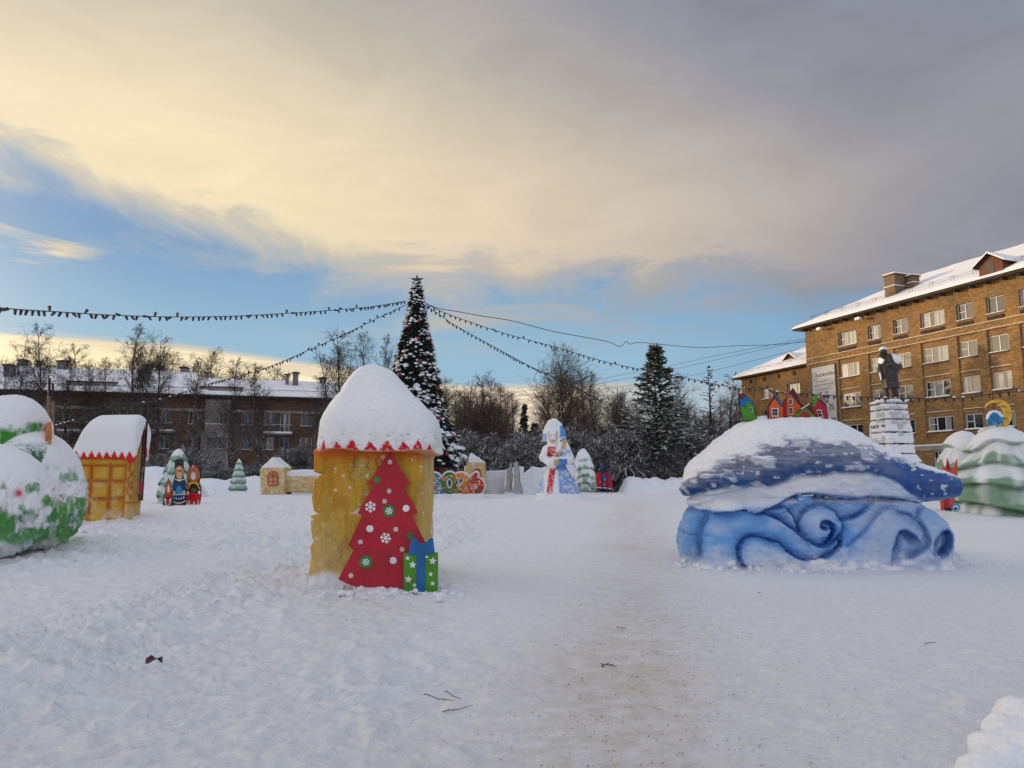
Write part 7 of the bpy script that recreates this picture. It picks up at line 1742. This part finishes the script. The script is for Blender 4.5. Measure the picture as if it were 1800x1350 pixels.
# distant wood closing the view
def far_wood():
    rs = np.random.default_rng(4); S = []
    for _ in range(5200):
        x = rs.uniform(-60, 95); y = rs.uniform(150, 190); h = rs.uniform(7, 13) * (.55 if -4 < x / y * 100 < 4 else 1)
        S.append([x, y, .3, x + rs.normal() * .4, y, h, .12, .02])
        for _k in range(4): z = h * rs.uniform(.2, .9); S.append([x, y, z, x + rs.normal() * 1.3, y + rs.normal(), z + rs.uniform(.3, 1.8), .05, .02])
    tag(link('far_wood', seg_mesh('far_wood', S, 3), M['brown_twig']), 'far edge of the wood closing the view', kind='stuff')
far_wood()

def single_out():
    """things that would share a label are told apart by their order from left to right"""
    by = {}
    for o in C.objects:
        if o.parent is None and o.get('group') in ('trees behind the dark apartment block', 'trees deep in the wood', 'snowy bushes along the wood edge', 'snowy bushes by the dark block'): by.setdefault(o['label'], []).append(o)
    for lb, L in by.items():
        if len(L) < 2: continue
        L.sort(key=lambda o: float(PX(o.location.x, o.location.y, o.location.z)[0]))
        nm = {2: ['left', 'right'], 3: ['left', 'middle', 'right'], 4: ['far left', 'inner left', 'inner right', 'far right']}.get(len(L))
        if nm is None: nm = ['leftmost'] + ['inner'] * (len(L) - 2) + ['rightmost']
        for o, n_ in zip(L, nm): o['label'] = n_ + ' ' + lb
single_out()

# ================================================================ BIG CHRISTMAS TREE
def xmas():
    Y = 50.0; q = Y / F; gz = float(gbase(-6.6, Y)); c = W(727, 840, Y)
    root = thing('christmas_tree', 'tall dark artificial Christmas tree with snow clumps, red baubles and star', 'Christmas tree', (c[0], Y, gz))
    z = lambda v: W(727, v, Y)[..., 2] - gz
    prof = np.array([(497, 3), (508, 8), (520, 10), (535, 12), (550, 15), (575, 20), (600, 26), (625, 32), (650, 38), (675, 43), (700, 47), (725, 52), (738, 60), (760, 68), (775, 76), (800, 86), (822, 90)], float)
    zt = z(prof[:, 0])[::-1]; rr = (prof[:, 1] * q)[::-1]
    rs = np.random.default_rng(9); V = []; Fc = []; S = []; 
    zs = []
    H = zt[-1]; zlo = zt[0]
    N_ = 7500
    SV = []; SF = []
    ico = bmesh.new(); bmesh.ops.create_icosphere(ico, subdivisions=1, radius=1); iv = np.array([v.co[:] for v in ico.verts]); ifc = [[w.index for w in f.verts] for f in ico.faces]; ico.free()
    for k in range(N_):
        while True:
            zz = rs.uniform(zlo, H); R_ = np.interp(zz, zt, rr)
            if rs.random() < (R_ + .15) / rr.max(): break
        tier = .5 + .5 * math.sin(zz * 2 * math.pi / .78 + 1.0)
        a = rs.uniform(0, 2 * math.pi); R2 = R_ * (.90 + .10 * tier) * rs.uniform(.80, 1.06); P = np.array([R2 * math.cos(a), R2 * math.sin(a), zz]); out = np.array([math.cos(a), math.sin(a), -.18 + rs.normal() * .3])
        for j in range(5):
            e = out + rs.normal(size=3) * .55; e /= np.linalg.norm(e); L = rs.uniform(.14, .34); w_ = .035; s_ = np.cross(e, rs.normal(size=3)); s_ /= np.linalg.norm(s_) + 1e-6; b0 = len(V)
            V += [P - s_ * w_, P + s_ * w_, P + e * L]; Fc.append((b0, b0 + 1, b0 + 2))
        if rs.random() < .52 * (.35 + .65 * tier) and (noise3(P[0] * 1.3, P[1] * 1.3, P[2] * 1.1) > -.28):
            b0 = len(SV); s1 = rs.uniform(.05, .145) * (.8 + .2 * R_); C0 = P + np.array([math.cos(a), math.sin(a), 0]) * .10 + np.array([0, 0, .09])
            sc_ = np.array([rs.uniform(.8, 1.5), rs.uniform(.8, 1.5), rs.uniform(.45, .75)]) * s1; rot = a; ca, sa = math.cos(rot), math.sin(rot)
            pv = iv * sc_ * (1 + rs.normal(size=(len(iv), 1)) * .12); pv = np.stack([pv[:, 0] * ca - pv[:, 1] * sa, pv[:, 0] * sa + pv[:, 1] * ca, pv[:, 2] - .25 * pv[:, 0]], 1) + C0
            SV += list(pv); SF += [[i + b0 for i in f] for f in ifc]
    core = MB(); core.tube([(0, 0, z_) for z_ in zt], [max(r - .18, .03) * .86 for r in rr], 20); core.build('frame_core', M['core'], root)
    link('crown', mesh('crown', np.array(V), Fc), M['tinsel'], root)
    o = link('snow_clumps', mesh('snow_clumps', np.array(SV), SF, smooth=True), M['snow'], root); o['kind'] = 'stuff'
    bm = bmesh.new(); bmesh.ops.create_uvsphere(bm, u_segments=12, v_segments=8, radius=.135); bme = bpy.data.meshes.new('bauble'); bm.to_mesh(bme); bm.free(); bme.polygons.foreach_set('use_smooth', [True] * len(bme.polygons)); bme.materials.append(M['bauble_red'])
    bm = bmesh.new(); bmesh.ops.create_uvsphere(bm, u_segments=12, v_segments=8, radius=.12); bm2 = bpy.data.meshes.new('bauble'); bm.to_mesh(bm2); bm.free(); bm2.polygons.foreach_set('use_smooth', [True] * len(bm2.polygons)); bm2.materials.append(M['bauble_gold'])
    vis = [(734, 568), (716, 577), (754, 600), (694, 612), (712, 622), (704, 663), (768, 685), (799, 770), (741, 640), (726, 690), (757, 645), (700, 640), (735, 600), (775, 740), (790, 800)]
    for i, (u, v) in enumerate(vis):
        zz = z(v); R_ = float(np.interp(zz, zt, rr)) + .08; x = (u - 727) * q; x = max(-R_ * .98, min(R_ * .98, x)); y = -math.sqrt(max(R_ * R_ - x * x, 0)); link('bauble', bm2 if i in (3, 4, 11) else bme, parent=root, loc=(x, y, zz))
    for k in range(26): zz = rs.uniform(zlo, H * .9); R_ = float(np.interp(zz, zt, rr)) + .08; a = rs.uniform(.2, 2.9); link('bauble', bme, parent=root, loc=(R_ * math.cos(a), R_ * math.sin(a), zz))
    # star: five-armed, snowy, seen from slightly below; a small cap of tinsel tails hangs below it
    b = MB(); zc_ = z(492); 
    for s_, dz in ((1, 0),):
        P = [( (.52 if i % 2 == 0 else .21) * math.sin(math.pi * i / 5), 0, zc_ + (.40 if i % 2 == 0 else .19) * math.cos(math.pi * i / 5)) for i in range(10)]
        V_ = P + [(0, -.16, zc_), (0, .16, zc_)]; b.add(V_, [(i, (i + 1) % 10, 10)[::-1] for i in range(10)] + [(i, (i + 1) % 10, 11) for i in range(10)])
    b.build('star', M['star'], root)
    b = MB(); b.tube([(0, 0, z(500)), (0, 0, z(484) + .05)], .03, 5); b.add([(-.42, -.05, zc_ + .12), (.42, -.05, zc_ + .12), (.30, .10, zc_ + .19), (-.30, .10, zc_ + .19), (0, 0, zc_ + .30)], [(0, 1, 4), (1, 2, 4), (2, 3, 4), (3, 0, 4)]); b.build('star_snow', M['snow'], root)
    b = MB()
    for dx, dl in ((-.45, .45), (.30, .35), (-.2, .3)): b.add([(dx * .35, -.1, z(500)), (dx * .35 + .12, -.1, z(500)), (dx, -.12, z(500) - dl)], [(0, 1, 2), (2, 1, 0)])
    b.build('tail', M['star'], root)
    # red boarding round the foot
    x0, z1 = (752 - 727) * q, z(803); b = MB(); b.box(-1.9, 1.9, -1.7, -1.62, 0, z1 - .35, 0); b.box(1.82, 1.9, -1.62, 1.6, 0, z1 - .35, 0); b.box(-1.9, -1.82, -1.62, 1.6, 0, z1 - .35, 0); b.box(-1.95, 1.95, -1.74, -1.71, z1 - .5, z1 - .4, 1)
    b.build('red_skirting', [M['redboard'], M['maroon']], root)
    b = MB(); b.tube([(0, 0, -.2), (0, 0, H)], .12, 8); b.build('trunk', M['metal'], root)
    return root
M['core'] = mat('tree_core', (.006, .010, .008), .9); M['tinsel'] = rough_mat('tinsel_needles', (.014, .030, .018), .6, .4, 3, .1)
M['bauble_red'] = mat('red_bauble', (.24, .008, .010), .3); M['bauble_gold'] = mat('gold_bauble', (.55, .36, .10), .35, Metallic=.3); M['star'] = rough_mat('star_metal', (.07, .07, .075), .5, .4, 6); M['redboard'] = flat('red_boarding', (.16, .012, .018), .7)
xmas()

# ================================================================ GARLANDS AND WIRES
bulb = bmesh.new(); bmesh.ops.create_cone(bulb, segments=6, radius1=.042, radius2=.066, depth=.19, cap_ends=True); bme = bpy.data.meshes.new('bulb'); bulb.to_mesh(bme); bulb.free()
BV = np.array([v.co[:] for v in bme.vertices]); BF = [list(p.vertices) for p in bme.polygons]
M['bulb'] = mat('dark_bulb', (.015, .015, .02), .3)
def garland(label, pts, Ys, gap=.40, r=.022, bulbs=True, name='light_garland', cat='light garland', bs=1.0, snow=False):
    P = crv(pts, 5); Yy = np.interp(np.linspace(0, 1, len(P)), np.linspace(0, 1, len(Ys)), Ys); Q_ = [W(u, v, y) for (u, v), y in zip(P, Yy)]
    t = thing(name, label, cat, tuple(Q_[0])); o = MB(); o.tube(Q_, r, 5); w_ = o.build('cable', M['wire'], t); w_.matrix_parent_inverse = t.matrix_basis.inverted()
    if not bulbs: return
    Q_ = np.array(Q_); s = np.concatenate([[0], np.cumsum(np.linalg.norm(np.diff(Q_, axis=0), axis=1))]); n = int(s[-1] / gap); rs = np.random.default_rng(len(label)); V = []; Fc = []; SV = []; SF = []
    for k in range(n):
        d = k * gap + .1; c = np.array([np.interp(d, s, Q_[:, i]) for i in range(3)]); up_ = rs.random() < .08; ang = rs.normal() * (.35 if rs.random() < .75 else 1.0); ca, sa = math.cos(ang), math.sin(ang)
        b0 = len(V); sg = 1 if up_ else -1
        for v in BV * bs: x, y, z = v[0], v[1], v[2] * 1.0 + sg * .11 * bs; V.append(c + np.array([x * ca - z * sa * 1.0, y, x * sa + z * ca]))
        Fc += [[i + b0 for i in f] for f in BF]
        if snow and rs.random() < .22: b1 = len(SV); SV += [c + np.array(q_) for q_ in [(-.12, -.05, .02), (.12, -.05, .02), (0, .08, .02), (0, 0, .12)]]; SF += [(b1, b1 + 1, b1 + 3), (b1 + 1, b1 + 2, b1 + 3), (b1 + 2, b1, b1 + 3)]
    o = link('bulbs', mesh('bulbs', np.array(V), Fc), M['bulb'], t); o['kind'] = 'stuff'; o.matrix_parent_inverse = t.matrix_basis.inverted()
    if SV: o = link('snow_bits', mesh('snow_bits', np.array(SV), SF), M['snow'], t); o['kind'] = 'stuff'; o.matrix_parent_inverse = t.matrix_basis.inverted()
garland('long light garland sagging across the sky to the left picture edge', [(-420, 470), (-300, 494), (-150, 522), (0, 541), (100, 548), (200, 554), (300, 557), (400, 556), (500, 551), (600, 544), (660, 538), (714, 529)], [16, 22, 29, 36, 43, 50], .34, .020)
garland('light garland dropping from the Christmas tree down behind the yellow hut', [(90, 750), (150, 733), (205, 712), (250, 708), (290, 700), (330, 687), (370, 674), (400, 666), (450, 653), (500, 634), (550, 612), (600, 590), (650, 566), (713, 536)], [60, 60, 58, 55, 52, 50], .34, .024, snow=True)
garland('steep light garland from the Christmas tree into the broad bare tree', [(742, 533), (780, 558), (800, 572), (867, 609), (900, 627), (940, 648), (985, 668), (1030, 690), (1060, 706)], [50, 52, 56, 62, 70], .36, .024)
garland('light garland from the Christmas tree past the pine and the brick wing', [(744, 532), (780, 549), (815, 562), (880, 584), (920, 595), (990, 614), (1060, 635), (1120, 648), (1160, 655), (1200, 663), (1280, 680), (1300, 683), (1340, 682), (1370, 690), (1420, 692), (1470, 696), (1535, 699), (1590, 701), (1640, 700), (1700, 699), (1745, 692), (1800, 688), (1900, 684)], [50, 52, 52, 50, 46, 40, 38, 36], .40, .022, snow=True)
garland('slack black cable with a kink running from the tree to the brick corner', [(744, 531), (770, 542), (800, 547), (850, 556), (900, 564), (970, 582), (1040, 595), (1070, 601), (1085, 608), (1093, 608), (1101, 600), (1108, 605), (1125, 602), (1180, 607), (1230, 611), (1290, 608), (1360, 606), (1421, 600)], [50, 56, 62, 70, 78], .4, .028, False, 'cable', 'cable')
for lb, pts in [('upper thin overhead wire slanting to the brick corner', [(900, 690), (1000, 676), (1180, 642), (1260, 625), (1421, 594)]), ('middle thin overhead wire slanting to the brick corner', [(900, 697), (1000, 684), (1180, 650), (1270, 630), (1421, 597)]), ('lowest thin overhead wire slanting to the brick corner', [(900, 704), (1000, 692), (1200, 663), (1300, 640), (1421, 610)])]:
    garland(lb, pts, [120, 110, 96, 80], .4, .022, False, 'overhead_wire', 'wire')
